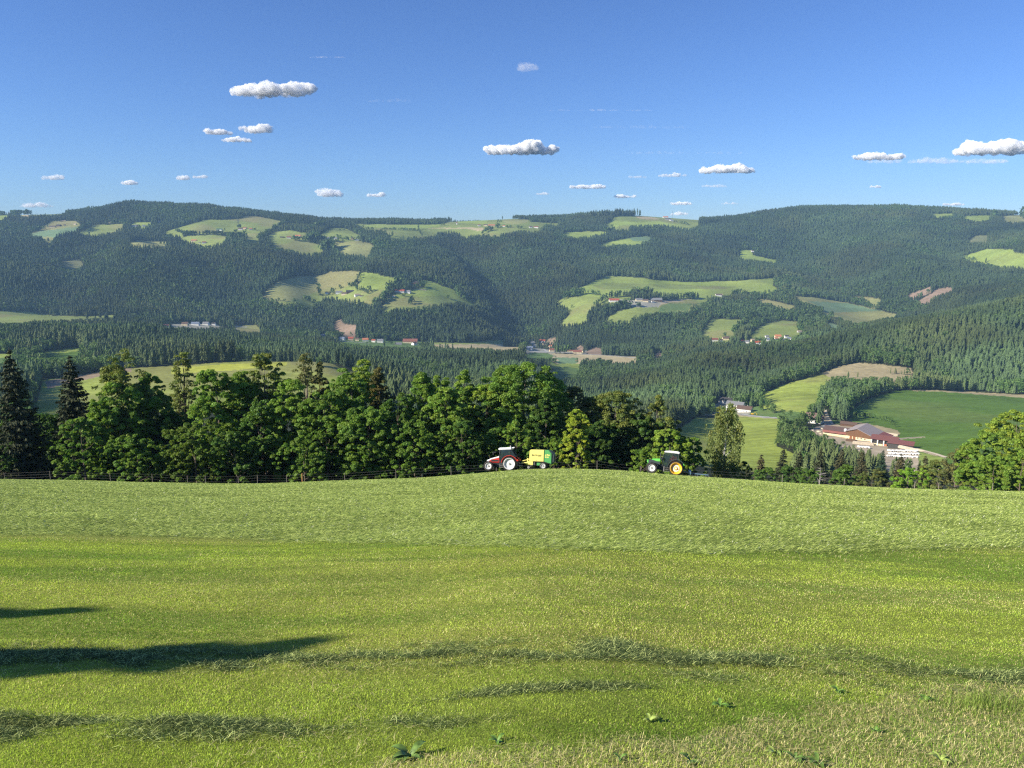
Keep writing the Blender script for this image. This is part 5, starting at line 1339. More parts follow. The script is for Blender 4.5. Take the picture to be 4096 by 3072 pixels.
h = 112 * .3165 * p.y / F
e = empty('power_pylon', p); tag(e, 'dark lattice power pylon with two crossarms on the big upper meadow', 'pylon')
leg_ = MB()
for sx in (-1, 1):
    for sy in (-1, 1): leg_.tube([(sx * 2.6, sy * 2.6, 0), (sx * .6, sy * .6, h)], .35, 4)
leg_.build('frame', M_STEEL, e)
for f_ in (.62, .82): MB().tube([(-7, 0, h * f_), (7, 0, h * f_)], .4, 4).build('crossarm', M_STEEL, e)
# ------------------------------------------------------------------ near trees: the row below the brow of the meadow
M_LEAF = mat_leaf('tree_leaves', trans=0.36, rough=0.55, spec=0.25)
M_SPRUCE = mat_leaf('spruce_twigs', trans=0.08, rough=0.7, spec=0.15)
M_BIRCH = mat_plain('birch_bark', (0.62, 0.58, 0.52), .8, noise=.35, scale=2.5)
M_BARKN = mat_plain('grey_bark', (0.16, 0.13, 0.10), .9, noise=.35, scale=3, spec=.1)
def quads(P, A, B):
    """leaf-shaped quads with centres P and half axes A (length), B (width)"""
    n = len(P)
    V = np.stack([P - A, P + B * .9 - A * .1, P + A, P - B * .9 - A * .1], 1).reshape(-1, 3)
    i = np.arange(n)[:, None] * 4
    Fq = np.concatenate([i + [[0, 1, 2]], i + [[0, 2, 3]]])
    return V, Fq
def unit(v): return v / (np.linalg.norm(v, axis=1)[:, None] + 1e-9)

PROFILES = {  # crown radius against height (0 ground .. 1 top)
    'full':  ([0, .05, .2, .45, .7, .88, 1.0], [.75, .9, 1.0, 1.0, .92, .68, .22]),
    'oval':  ([0, .12, .3, .5, .72, .9, 1.0], [.35, .6, .88, 1.0, .85, .5, .12]),
    'dome':  ([0, .1, .3, .6, .8, .92, 1.0], [.5, .72, .9, 1.0, .92, .66, .25]),
    'cone':  ([0, .05, .2, .5, .8, .93, 1.0], [.75, 1.0, 1.0, .85, .60, .38, .12]),
    'airy':  ([0, .2, .4, .6, .8, .95, 1.0], [.25, .5, .85, 1.0, .85, .55, .25]),
    'pole':  ([0, .4, .55, .7, .9, 1.0], [.15, .5, .95, 1.0, .95, .5]),
}
def leaf_tree(name, loc, H, R, prof, tint, label, dens=1.0, seed=0, bark=None, leaf=0.2, droop=0.0, group=None, clump=1.0, limbs=14, yscale=1.0):
    r = np.random.default_rng(seed)
    if prof in ('full', 'oval', 'dome') and 'shadow' not in label: R = R * 1.1
    e = empty(name, loc)
    tag(e, label, 'tree' if 'bush' not in name and 'shrub' not in name else 'bush', group)
    hs, rs = PROFILES[prof]
    # trunk and limbs
    tb = MB()
    fork = H * (.35 if prof != 'pole' else .75)
    tr = max(.09, H * .014)
    ax = [Vector((math.sin(k * 1.3 + seed) * .012 * H * k / 6, math.cos(k * 1.7 + seed) * .012 * H * k / 6, H * .93 * k / 6 - .6)) for k in range(7)]
    tb.tube(ax, [tr * (1.25 - 1.1 * k / 6) for k in range(7)], 7)
    tips = []
    for k in range(limbs):
        t = r.uniform(.12 if prof in ('full', 'dome', 'cone') else .35, .92)
        base = ax[0].lerp(ax[-1], t)
        hz_ = min(1.0, t + r.uniform(.08, .22))
        a = r.uniform(0, 6.283)
        rad = np.interp(hz_, hs, rs) * R * r.uniform(.6, .92)
        end = Vector((math.cos(a) * rad, math.sin(a) * rad * yscale, hz_ * H))
        mid = base.lerp(end, .5) + Vector((0, 0, -.04 * H + .02 * H * r.random()))
        tb.tube([base, mid, end], [tr * .45 * (1.2 - t), tr * .28 * (1.2 - t), .015], 5)
        tips.append((mid, end))
    tb.build('trunk', bark or M_BARKN, e)
    # leaf clumps through the crown
    area = R * H
    nc = max(20, int(area * 6.4 * clump * dens ** .3))
    t = r.beta(1.15, 1.1, nc)
    a = r.uniform(0, 6.283, nc)
    lob = 1 + .22 * np.sin(a * 3 + seed + t * 7) + .14 * np.sin(a * 5 + t * 13 + seed * 2)
    rad = np.interp(t, hs, rs) * R * lob * np.sqrt(r.uniform(.30, 1.0, nc))
    cc = np.stack([np.cos(a) * rad, np.sin(a) * rad * yscale, t * H], 1)
    if prof in ('full', 'oval', 'dome'):             # billows of the crown
        nl = 11
        lt = np.linspace(.12, .86, nl) + r.normal(size=nl) * .05
        la = r.uniform(0, 6.283, nl)
        lr = np.interp(lt, hs, rs) * R * .60
        lc = np.stack([np.cos(la) * lr, np.sin(la) * lr * yscale, lt * H], 1)
        lw = np.maximum(.30 * R, np.interp(lt, hs, rs) * R * r.uniform(.38, .58, nl))
        m_ = int(nc * .66); k_ = r.integers(0, nl, m_)
        dd = unit(r.normal(size=(m_, 3))); dd[:, 2] = np.where(dd[:, 2] < -.2, -dd[:, 2], dd[:, 2])
        cc[:m_] = lc[k_] + dd * (lw[k_] * np.sqrt(r.uniform(.45, 1.0, m_)))[:, None] * np.array([1, 1, 1.15])
        cc[:, 2] = np.clip(cc[:, 2], .2, H)
    cr = r.uniform(.030, .068, nc) * math.sqrt(R * H) * 1.0
    for m_, en in tips:
        cc = np.vstack([cc, [list(en)], [list(m_.lerp(en, .6))]]); cr = np.append(cr, [.06 * math.sqrt(R * H)] * 2)
    per = (r.uniform(.6, 1.4, len(cc)) * 82 * dens * (cr / cr.mean()) ** 2 * (.2 / leaf) ** 1.0).astype(int) + 4
    idx = np.repeat(np.arange(len(cc)), per)
    n = len(idx)
    d = unit(r.normal(size=(n, 3)))
    d[:, 2] = np.where(d[:, 2] < -.25, -d[:, 2] * .7, d[:, 2])
    q = cr[idx][:, None] * (.45 + .62 * r.random((n, 1)) ** .5)
    P = cc[idx] + d * q * np.array([1.1, 1.1, .85])
    if droop: P[:, 2] -= droop * r.random(n) ** 2 * 2.0
    P[:, 2] = np.maximum(P[:, 2], .15 + .5 * r.random(n))
    nrm = unit(d * .7 + r.normal(size=(n, 3)) * .55 + np.array([0, 0, .35]))
    A = unit(np.cross(nrm, unit(r.normal(size=(n, 3)))))
    if droop: A = unit(A * .5 + np.array([0, 0, -1.0]) * .8)
    B = unit(np.cross(nrm, A))
    s = leaf * (.55 + .8 * r.random((n, 1)))
    V, Fq = quads(P, A * s, B * s * .62)
    tone = (.78 + .35 * r.random(len(cc)))[idx][:, None] * (.85 + .3 * r.random((n, 1)))
    warm = (r.random(len(cc)))[idx][:, None]
    c = np.array(tint)[None] * np.array([[2.1, 1.95, 1.4]]) * tone * (1 + (warm - .5) * np.array([[.35, .12, -.1]]))
    C = np.repeat(np.clip(c, 0, 1), 4, axis=0)
    link('crown', mesh_np('crown', V, Fq, M_LEAF, 3, C), e)
    return e

def spruce_near(loc, H, R, label, tint=(.052, .060, .026), seed=0, dens=1.0, group=None):
    r = np.random.default_rng(seed)
    e = empty('spruce_tree', loc); tag(e, label, 'tree', group)
    MB().tube([(0, 0, -.8), (0, 0, H * .5), (0, 0, H * .985)], [H * .016, H * .009, .03], 8).build('trunk', M_BARKN, e)
    Ps, As, Bs, Cs = [], [], [], []
    lv = int(H * 2.3)
    for k in range(lv):
        t = (k + r.uniform(-.3, .3)) / lv
        zb = H * (.03 + .96 * t)
        L = R * (1 - t) ** .78 * r.uniform(.86, 1.1) + .12
        nb = int(7 + 5 * (1 - t))
        for b in range(nb):
            a = r.uniform(0, 6.283)
            Lb = L * r.uniform(.72, 1.12)
            m = max(4, int(Lb * 15 * dens))
            s = (np.arange(m) + r.random(m)) / m
            dirv = np.array([math.cos(a), math.sin(a), 0])
            side = np.array([-math.sin(a), math.cos(a), 0])
            up = -.38 * s + .30 * s ** 3.0
            P = np.array([0, 0, zb]) + dirv * (s * Lb)[:, None] + np.array([0, 0, 1]) * (up * Lb)[:, None]
            w = .30 * Lb * (1 - s * .8)
            lat = r.uniform(-1, 1, m) * w
            P = P + side * lat[:, None] + np.array([0, 0, -1]) * (.10 + .5 * np.abs(lat) * r.random(m))[:, None]
            A = unit(dirv * .75 + side * (lat[:, None] * 1.1) + np.array([0, 0, -.75]) + r.normal(size=(m, 3)) * .25)
            B = unit(np.cross(A, dirv + r.normal(size=(m, 3)) * .6))
            sz = (.13 + .13 * r.random((m, 1))) * (1 + .35 * (1 - t))
            Ps.append(P); As.append(A * sz * 1.35); Bs.append(B * sz * .55)
            Cs.append(np.array(tint)[None] * (.7 + .6 * r.random((m, 1))) * (1 + .35 * s[:, None]) * (1 + (r.random() - .5) * np.array([[.3, .1, 0]])))
    P, A, B, C = map(np.concatenate, (Ps, As, Bs, Cs))
    V, Fq = quads(P, A, B)
    link('crown', mesh_np('crown', V, Fq, M_SPRUCE, 3, np.repeat(C, 4, axis=0)), e)
    return e

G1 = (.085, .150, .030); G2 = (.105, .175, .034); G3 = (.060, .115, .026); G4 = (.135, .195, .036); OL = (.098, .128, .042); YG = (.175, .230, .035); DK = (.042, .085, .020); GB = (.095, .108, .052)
def near_at(u, y): return place_uy(u, y)
def H_for(p, vtop):
    # height so that the top is seen at a given level
    t = (1536.0 - vtop) / F
    zt = p.y * (t * CP - SP) / (CP + t * SP)
    return zt - p.z
NEAR = [ # kind, u, distance, v top, half width px, profile, tint, density, label
 ('S',105,108,1381,122,None,None,1.2,'tallest dark spruce at the left end of the tree row'),
 ('S',336,116,1412,128,None,None,1.1,'second dark spruce, shorter, just right of the tallest one'),
 ('S',-40,122,1560,95,None,None,1.0,'dark spruce cut off by the left edge of the picture'),
 ('L',-20,104,1790,90,'dome',DK,1,'low dark bush at the foot of the left edge spruce'),
 ('L',210,124,1660,100,'full',DK,1,'dark broadleaf tree between the two left spruces'),
 ('L',345,104,1680,90,'full',G1,1.1,'bushy maple in front of the second spruce reaching down to the fence'),
 ('L',470,109,1590,80,'full',G1,1.0,'leafy tree between the bushy maple and the tall ash'),
 ('L',545,114,1409,112,'oval',OL,.55,'tall ash with a thin feathery top right of the spruces'),
 ('L',500,110,1540,105,'full',G2,1.1,'broad light green maple in front of the tall ash'),
 ('L',640,113,1600,95,'full',G1,1.0,'dense green tree right of the tall ash'),
 ('L',560,103,1760,100,'dome',G1,1,'low leafy bush at the fence under the tall ash'),
 ('L',772,124,1418,42,'pole',OL,.38,'slender thin-topped tree standing in the first gap of the row'),
 ('L',730,128,1600,70,'airy',GB,.3,'twiggy half bare tree in the first gap of the row'),
 ('L',790,103,1700,112,'dome',(.075,.120,.024),1.2,'round dark beech bush by the fence in the first gap'),
 ('L',700,106,1790,70,'dome',DK,1.0,'low dark shrub left of the round beech bush'),
 ('L',640,118,1500,80,'full',G1,1.0,'mid green tree filling the row right behind the tall ash'),
 ('L',1010,117,1492,85,'full',G2,1.0,'light green crown filling the row left of the slender ash'),
 ('L',1150,118,1492,75,'full',G2,1.0,'rounded light crown just right of the slender ash'),
 ('L',1385,118,1485,75,'full',G1,1.0,'rounded crown left of the yellow-green treetop'),
 ('L',1770,116,1510,80,'full',G2,1.0,'rounded light crown between the gable shaped tree and the second pointed one'),
 ('L',895,111,1480,100,'full',G2,1.15,'tall light green tree right of the first gap'),
 ('L',985,114,1500,95,'oval',G1,1.1,'tall mid green tree behind the light green one'),
 ('L',950,103,1735,110,'dome',G3,1,'dark leafy bush at the fence below the light green tree'),
 ('L',1085,116,1424,58,'pole',OL,.7,'slender ash with bare pale stems and a tufted top'),
 ('L',1060,108,1600,80,'full',G3,1.0,'dark tree in front of the slender ash'),
 ('L',1180,110,1530,98,'full',G2,1.1,'leafy light green tree right of the slender ash'),
 ('L',1247,122,1420,52,'airy',GB,.2,'nearly bare twiggy crown rising above the row'),
 ('L',1303,122,1455,48,'oval',(.09,.10,.05),.7,'greyish narrow tree beside the nearly bare crown'),
 ('L',1315,108,1560,105,'full',G1,1.1,'dense tree below the nearly bare crown'),
 ('L',1220,102,1760,100,'dome',G1,1,'leafy bush at the orange fence post'),
 ('L',1420,113,1500,90,'full',G1,1.0,'tree with a rounded top in the middle of the left half of the row'),
 ('L',1471,120,1449,72,'dome',G4,.9,'yellow-green treetop looking over the middle of the row'),
 ('L',1530,118,1478,60,'cone',(.085,.085,.035),1.0,'brownish green pointed tree beside the yellow-green top'),
 ('L',1480,105,1640,115,'full',G1,1.1,'broad leafy maple at the fence in the middle of the row'),
 ('L',1600,110,1580,80,'full',G3,1.0,'dark tree between the pointed brownish one and the next gable shaped tree'),
 ('L',1700,112,1498,85,'cone',G1,1.1,'gable shaped green tree right of the middle'),
 ('L',1660,103,1700,90,'dome',G1,1.1,'leafy bush in front of the gable shaped tree'),
 ('L',1790,108,1560,90,'full',G2,1.1,'light green tree between two pointed crowns'),
 ('L',1862,114,1490,75,'cone',G2,1.0,'second pointed green tree left of the big maple'),
 ('L',1850,103,1690,95,'full',G3,1.0,'dark leafy tree behind the fence left of the red tractor'),
 ('L',1950,113,1552,90,'full',G4,1.0,'yellowish tree leaning against the big maple'),
 ('L',1960,106,1720,80,'full',G3,1.0,'dark tree directly behind the red tractor'),
 ('L',2095,116,1468,165,'dome',(.085,.150,.030),1.25,'largest tree, a wide round maple behind the tractors'),
 ('L',2180,110,1600,80,'full',DK,1.2,'dark right flank tree under the wide round maple'),
 ('L',2064,104,1690,66,'full',G2,1.0,'light green sapling right behind the tractor cab'),
 ('L',2305,101,1640,70,'cone',YG,1.0,'small bright yellow-green tree between baler and green tractor'),
 ('L',2215,103,1760,45,'full',G2,.9,'thin light green bush behind the baler'),
 ('L',2285,120,1556,85,'airy',GB,.5,'dull greyish tree behind the bright yellow-green one'),
 ('L',2390,112,1690,80,'full',DK,1.0,'dark undergrowth tree right of the bright yellow-green one'),
 ('L',2450,117,1578,125,'airy',OL,.62,'airy olive tree with visible grey limbs'),
 ('L',2370,119,1590,80,'airy',OL,.6,'left neighbour of the airy olive tree'),
 ('L',2560,114,1660,85,'full',DK,1.0,'dark leafy mass under the airy olive tree'),
 ('L',2620,116,1592,78,'oval',OL,.8,'olive tree at the right end of the airy group'),
 ('L',2675,100,1722,78,'full',(.125,.195,.036),1.2,'bright green bush behind the green tractor'),
 ('L',2565,100,1800,55,'dome',G2,1.1,'low bush left of the green tractor'),
 ('L',2770,101,1760,60,'full',G1,1.0,'leafy bush between green tractor and birch'),
 ('B',2892,104,1621,74,'airy',(.115,.145,.062),.75,'weeping birch with a pale trunk right of the green tractor'),
 ('L',2960,104,1850,50,'dome',G3,.9,'low bush at the foot of the weeping birch'),
 ('S',3034,190,1812,58,None,(.075,.070,.032),1.0,'brownish spruce right of the weeping birch'),
 ('S',2985,220,1850,45,None,None,1.0,'small dark spruce close to the weeping birch'),
 ('S',3120,215,1785,52,None,None,1.0,'dark spruce third from the birch'),
 ('S',3185,225,1800,50,None,None,1.0,'dark spruce fourth from the birch'),
 ('S',3268,220,1785,55,None,None,1.0,'pointed dark spruce behind the dead bare tree'),
 ('S',3350,215,1790,58,None,(.062,.062,.028),1.0,'wide spruce right of the dead bare tree'),
 ('S',3430,210,1800,60,None,(.070,.068,.032),1.0,'spruce with brown cones below the log stacks'),
 ('S',3515,255,1795,38,None,(.030,.055,.030),1.0,'narrow blue-green spruce below the farm drive'),
 ('S',3585,195,1812,58,None,(.078,.072,.034),1.0,'brownish spruce in front of the silage bales'),
 ('S',3682,200,1818,55,None,(.072,.070,.032),1.0,'brownish spruce right of the silage bales'),
 ('L',3160,170,1870,60,'full',DK,1.0,'dark bush in front of the spruces near the birch'),
 ('L',3060,175,1880,60,'full',G3,.9,'dark green bush below the brownish spruce near the birch'),
 ('L',3230,150,1880,60,'full',G3,1.0,'dark leafy bush left of the dead bare tree'),
 ('L',3390,160,1870,70,'full',G3,1.0,'dark leafy bush below the wide spruce'),
 ('L',3480,150,1885,70,'full',(.07,.09,.035),1.0,'olive bush left of the bright round bush'),
 ('L',3626,101,1880,66,'dome',(.120,.220,.035),1.2,'bright round green bush low on the meadow edge'),
 ('L',3740,165,1850,70,'full',OL,.9,'olive bush right of the bright round one'),
 ('L',3810,160,1800,58,'oval',GB,.8,'greyish thin tree left of the right end maple'),
 ('L',3904,118,1732,78,'full',G2,1.1,'light green maple at the right end of the row'),
 ('L',4030,126,1655,118,'dome',G4,1.0,'big yellow-green tree at the right edge of the picture'),
 ('L',4130,118,1700,90,'full',G4,1.0,'yellow-green tree cut off by the right edge of the picture'),
 ('L',3960,110,1830,70,'full',G2,1.0,'leafy bush at the foot of the right edge trees'),
 ('L',4070,108,1810,70,'full',G2,1.0,'lower leafy bush in the right corner of the row'),
]
for k, (kd, u, y, vt, hw, prof, tint, dens, lab) in enumerate(NEAR):
    p = near_at(u, y)
    H = H_for(p, vt)
    R = hw * (p.y * CP - p.z * SP) / F
    if kd == 'S':
        spruce_near(p, H, R, lab, tint or (.045, .053, .024), seed=900 + k, dens=dens)
    elif kd == 'B':
        leaf_tree('birch_tree', p, H, R, 'airy', tint, lab, dens=.5, seed=900 + k, bark=M_BIRCH, leaf=.13, droop=1.2, limbs=22)
    else:
        low = H * F / 110 < 190 or 'bush' in lab or 'shrub' in lab
        if prof in ('airy', 'pole'):
            leaf_tree('broadleaf_tree', p, H, R, prof, tint, lab, dens=dens, seed=900 + k, leaf=.15, limbs=34, bark=mat_plain('pale_limbs', (.30, .26, .20), .9) if k == 0 or 'limbs' in lab or 'stems' in lab or 'bare' in lab else None)
        else:
            leaf_tree('bush' if 'bush' in lab or 'shrub' in lab else 'broadleaf_tree', p, H, R, prof, tint, lab, dens=dens, seed=900 + k, leaf=.155)
# undergrowth behind the row, dark and dense
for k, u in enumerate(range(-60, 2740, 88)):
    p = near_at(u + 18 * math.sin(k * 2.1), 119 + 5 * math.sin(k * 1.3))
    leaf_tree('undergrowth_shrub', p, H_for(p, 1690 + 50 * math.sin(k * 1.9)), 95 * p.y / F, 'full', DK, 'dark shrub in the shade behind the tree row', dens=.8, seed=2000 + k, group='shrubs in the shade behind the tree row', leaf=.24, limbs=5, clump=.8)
# dead bare tree at the meadow edge
p = near_at(3275, 93)
e = empty('dead_tree', p); tag(e, 'small dead bare grey tree at the meadow edge right of the birch', 'tree')
db = MB(); h = H_for(p, 1868)
db.tube([(0, 0, -.3), (.05, 0, h * .5), (0, 0, h)], [.08, .05, .01], 6)
db.build('trunk', mat_plain('dead_wood', (.34, .31, .27), .9), e)
tw = MB(); r_ = random.Random(3)
for i in range(22):
    t = r_.uniform(.15, .95); a = r_.uniform(0, 6.28); l = (1 - t) * 1.5 + .35
    tw.tube([(0, 0, h * t), (math.cos(a) * l, math.sin(a) * l, h * t + l * .12)], [.025, .006], 4)
tw.build('twigs', mat_plain('dead_twigs', (.36, .33, .29), .9), e)
# the tree whose shadow falls over the left of the meadow stands beside the photographer
def xyz(x, y): return Vector((x, y, float(ground(x, y)[0])))
leaf_tree('broadleaf_tree', xyz(-16.2, 1.55), 6.7, .80, 'oval', G1, 'leafy tree beside the photographer casting its shadow over the meadow', dens=1.0, seed=71)
leaf_tree('broadleaf_tree', xyz(-16.6, 4.1), 5.4, .42, 'oval', G1, 'slim leafy tree beside the meadow casting the thin upper shadow', dens=1.0, seed=72)

# ------------------------------------------------------------------ wire fence along the brow
M_POST = mat_plain('weathered_post', (0.33, 0.29, 0.23), .9, noise=.25)
M_WIRE = mat_plain('fence_wire', (0.16, 0.155, 0.14), .7, metal=.2)
M_OPOST = mat_plain('orange_brown_post', (0.50, 0.26, 0.10), .9)
posts = [(20,100.5,.9),(203,99.5,1.15),(443,99.5,1.1),(611,99.3,1.15),(752,99.3,1.0),(823,99.2,1.0),(955,99.2,.95),(1031,99,1.1),(1148,99,.95),(1210,97.5,1.05),(1380,98,1.0),(1584,96.5,1.25),(1805,95.5,1.3),(1985,95,1.2),(2388,94,1.4),(2560,93.2,1.0),
         (3128,89,1.0),(3375,88.5,.9),(3657,88,.9),(3752,88,.8),(3968,88,1.0)]
e = empty('wire_fence', near_at(1210, 97.5)); tag(e, 'wire fence on thin wooden posts along the brow below the trees', 'fence')
base = Vector(e.location)
tops = []
for i, (u, y, h) in enumerate(posts):
    p = near_at(u, y) - base
    h = h + 0.25
    w = .09 if u == 1210 else .034
    po = MB().tube([p + Vector((0, 0, -.4)), p + Vector((.02 * math.sin(i * 3), 0, h))], [w, w * .85], 6).build('post', M_OPOST if u == 1210 else M_POST, e)
    if u == 1210: po['label'] = 'thick orange-brown strainer post'
    tops.append(p + Vector((0, 0, h)))
for f_ in (.08, .42, .78):
    w = MB()
    for a, b in zip(tops[:-1], tops[1:]):
        w.tube([a - Vector((0, 0, f_)), a.lerp(b, .5) - Vector((0, 0, f_ + .03)), b - Vector((0, 0, f_))], .006, 4)
    w.build('wire', M_WIRE, e)
# ------------------------------------------------------------------ the two tractors and the baler
def paint(name, rgb, rough=.35, coat=.3): return mat_plain(name, rgb, rough, noise=.06, scale=2, spec=.5, coat=coat)
M_TYRE = mat_plain('tyre_rubber', (0.050, 0.047, 0.043), .85, noise=.3, scale=6, spec=.2)
M_RIMW = paint('rim_pale_grey', (0.72, 0.72, 0.70), .45)
M_RIMY = paint('rim_yellow', (0.85, 0.48, 0.02), .45)
M_STEELG = mat_plain('worn_metal', (0.30, 0.29, 0.27), .5, metal=.4)
M_BLACK = mat_plain('black_plastic', (0.02, 0.022, 0.024), .5)
M_WHITE = paint('white_paint', (0.85, 0.85, 0.84))
M_RED = paint('red_paint', (0.62, 0.045, 0.025))
M_TG = paint('light_green_paint', (0.16, 0.62, 0.10))
M_ANT = paint('anthracite_paint', (0.055, 0.07, 0.07), .45)
M_YEL = paint('yellow_paint', (0.84, 0.74, 0.19), .5)
M_GRN = paint('green_paint', (0.08, 0.34, 0.09), .5)
m, nt, b_ = new_mat('cab_glass')
b_.inputs['Base Color'].default_value = (0.035, 0.06, 0.065, 1); b_.inputs['Roughness'].default_value = .06; b_.inputs['Alpha'].default_value = .55; b_.inputs['Specular IOR Level'].default_value = .6
M_CABG = m

def wheel(e, x, y, r, w, rimr, rim_mat, side, deep=.22, hub_mat=None, disc=None):
    """side -1: outer face towards the camera"""
    wh = empty('wheel', (x, y, r)); wh.parent = e
    t = MB()
    t.lathe([(rimr, -w/2), (r * .90, -w/2 * 1.02), (r * .965, -w/2 * .8), (r * .965, w/2 * .8), (r * .90, w/2 * 1.02), (rimr, w/2)], n=40, closed=True)
    n = int(r * 2 * math.pi / .16)
    for i in range(n):                                   # tread lugs
        for s in (-1, 1):
            a = 2 * math.pi * (i + (.5 if s > 0 else 0)) / n
            M = Matrix.Rotation(-a, 3, 'Y') @ Matrix.Rotation(s * .6, 3, 'Z')
            c = Matrix.Rotation(-a, 3, 'Y') @ Vector((r * .965, s * w * .22, 0))
            t.box(c, (r * .075, w * .48, .045), M=M)
    t.build('tyre', M_TYRE, wh)
    q = -w/2 * side * -1
    o = side * w / 2
    R = MB().lathe([(rimr, o), (rimr * 1.02, o * 1.04), (rimr * .93, o * .9), (rimr * .86, o - side * deep), (rimr * (disc or .8), o - side * deep * 1.05), (.13, o - side * deep * .7), (0, o - side * deep * .7)], n=36)
    R.lathe([(rimr * 1.0, -o), (rimr * .8, -o + side * .05), (0, -o + side * .05)], n=24)
    R.build('rim', rim_mat, wh, smooth=True)
    hb = MB().lathe([(0, o - side * deep * .3), (.09, o - side * deep * .32), (.12, o - side * deep * .75)], n=14)
    if hub_mat:
        hb.lathe([(0, o - side * deep * .82), (rimr * .55, o - side * deep * .86), (rimr * .62, o - side * deep * .98)], n=24)
    for k in range(8):
        a = k * math.pi / 4
        hb.box((math.cos(a) * .19, o - side * deep * .72, math.sin(a) * .19), (.035, .05, .035))
    hb.build('hub', hub_mat or M_STEELG, wh)
    return wh
def arc_strip(e, name, cx, cz, r, a0, a1, y0, y1, th, mat, n=12):
    P = []
    for k in range(n + 1):
        a = math.radians(a0 + (a1 - a0) * k / n); P.append((cx + r * math.cos(a), cz + r * math.sin(a)))
    for k in range(n, -1, -1):
        a = math.radians(a0 + (a1 - a0) * k / n); P.append((cx + (r - th) * math.cos(a), cz + (r - th) * math.sin(a)))
    m = MB(); h = len(P) // 2
    for k in range(n):
        q = [P[k], P[k + 1], P[len(P) - 2 - k], P[len(P) - 1 - k]]
        m.prism(q, y0, y1, 'y')
    return m.build(name, mat, e)
ROLL = math.radians(-15)      # the meadow falls away from the camera, and what stands on it leans with it
def tilt(yaw, pitch): return (Matrix.Rotation(yaw, 4, 'Z') @ Matrix.Rotation(ROLL, 4, 'X') @ Matrix.Rotation(pitch, 4, 'Y')).to_euler()
def settle(o):
    o.location.z = float(ground(o.location.x, o.location.y)[0]) + .02

# red and white tractor
def on_brow(u, dy): 
    yb, _z = brow(u); return place_uy(u, float(yb) - dy)
YAW1 = -math.radians(12)
P1 = on_brow(2044, 3.0)
t1 = empty('tractor', P1, rot=tilt(YAW1, -math.radians(3.4)))
tag(t1, 'red and white tractor with a dark cab and pale rims pulling the baler', 'tractor')
t1.location.y += .85; settle(t1)
wheel(t1, 0, -.85, .85, .44, .68, M_RIMW, -1, deep=.25)
wheel(t1, 0, .85, .85, .44, .68, M_RIMW, 1, deep=.25)
wheel(t1, -2.58, -.82, .58, .36, .37, M_RIMW, -1, deep=.16)
wheel(t1, -2.58, .82, .58, .36, .37, M_RIMW, 1, deep=.16)
MB().prism([(-3.0, .62), (-2.9, .95), (-1.2, 1.0), (.35, 1.15), (.45, .55), (-1.2, .42), (-2.3, .5)], -.26, .26).build('chassis', M_BLACK, t1, bevel=.03)
MB().box((-2.58, 0, .58), (.2, 1.3, .2)).build('front_axle', M_STEELG, t1)
MB().prism([(-2.70, 1.02), (-2.78, 1.22), (-2.45, 1.36), (-1.28, 1.63), (-1.26, .98)], -.42, .42).build('hood', M_RED, t1, bevel=.03)
MB().prism([(-2.80, 1.05), (-2.86, 1.28), (-2.42, 1.48), (-1.26, 1.80), (-1.26, 1.60), (-2.35, 1.34), (-2.60, 1.18), (-2.62, 1.03)], -.44, .44).build('hood_top', M_WHITE, t1, bevel=.03)
MB().box((-1.9, -.435, 1.22), (.9, .02, .22)).build('side_grille', M_BLACK, t1)
for s in (-1, 1): MB().lathe([(0, -.02), (.08, -.02), (.08, .03)], (-2.87, s * .25, 1.2), 'x', 12).build('headlight', M_WHITE, t1)
cabp = [(-1.25, 1.05), (-1.28, 1.75), (-1.12, 2.5), (.18, 2.56), (.72, 1.72), (.55, 1.45), (-.35, 1.45), (-.65, 1.05)]
MB().prism(cabp, -.72, .72).build('cab_glass', M_CABG, t1)
for s in (-1, 1):
    f = MB()
    for a, b in (((-1.28, 1.75), (-1.12, 2.52)), ((-1.25, .75), (-1.28, 1.75)), ((.10, 1.6), (.06, 2.52)), ((.74, 1.72), (.18, 2.56)), ((-1.25, .78), (-.62, .78)), ((-.62, .78), (-.4, 1.5))):
        f.tube([(a[0], s * .74, a[1]), (b[0], s * .74, b[1])], .035, 6)
    f.prism([(-1.22, .72), (-1.24, 1.25), (-.72, 1.1), (-.62, .72)], s * .73, s * .75)
    f.build('cab_frame', M_BLACK, t1)
    arc_strip(t1, 'fender', 0, .87, 1.0, 20, 172, s * .62, s * 1.10, .05, M_RED)
    MB().box((.98, s * .86, 1.28), (.12, .4, .2)).build('rear_light', M_RED, t1)
MB().prism([(-1.36, 2.50), (-1.40, 2.68), (-1.2, 2.78), (.1, 2.82), (.2, 2.76), (.2, 2.56)], -.78, .78).build('cab_roof', M_WHITE, t1, bevel=.04)
MB().lathe([(0, .20), (.07, .2), (.10, 0), (0, 0)], (.02, -.3, 2.82), 'z', 12).build('beacon', M_STEELG, t1)
MB().tube([(.2, -.3, 2.72), (.5, -.3, 2.8)], .07, 8).build('work_light', M_WHITE, t1)
MB().box((-.35, 0, 1.35), (.5, .5, .6)).box((-.12, 0, 1.75), (.14, .5, .7)).build('seat', M_BLACK, t1)
MB().tube([(-.95, 0, 1.4), (-.78, 0, 1.75)], .03, 6).lathe([(.2, -.015), (.22, 0), (.2, .015), (.18, 0)], (-.77, 0, 1.78), 'z', 16, closed=True).build('steering_wheel', M_BLACK, t1)
mr = MB().tube([(-1.2, -.74, 2.35), (-1.55, -1.0, 2.38), (-2.05, -1.05, 2.25)], .02, 5)
mr.box((-1.85, -1.05, 2.2), (.42, .06, .1)); mr.box((-1.95, -1.06, 2.05), (.08, .22, .28)); mr.build('mirror', M_BLACK, t1)
MB().tube([(-1.5, .38, 1.6), (-1.45, .42, 2.5)], .05, 8).build('exhaust', M_BLACK, t1)
st = MB()
for k in range(3): st.box((-.95, -.8, .42 + .2 * k), (.5, .24, .03))
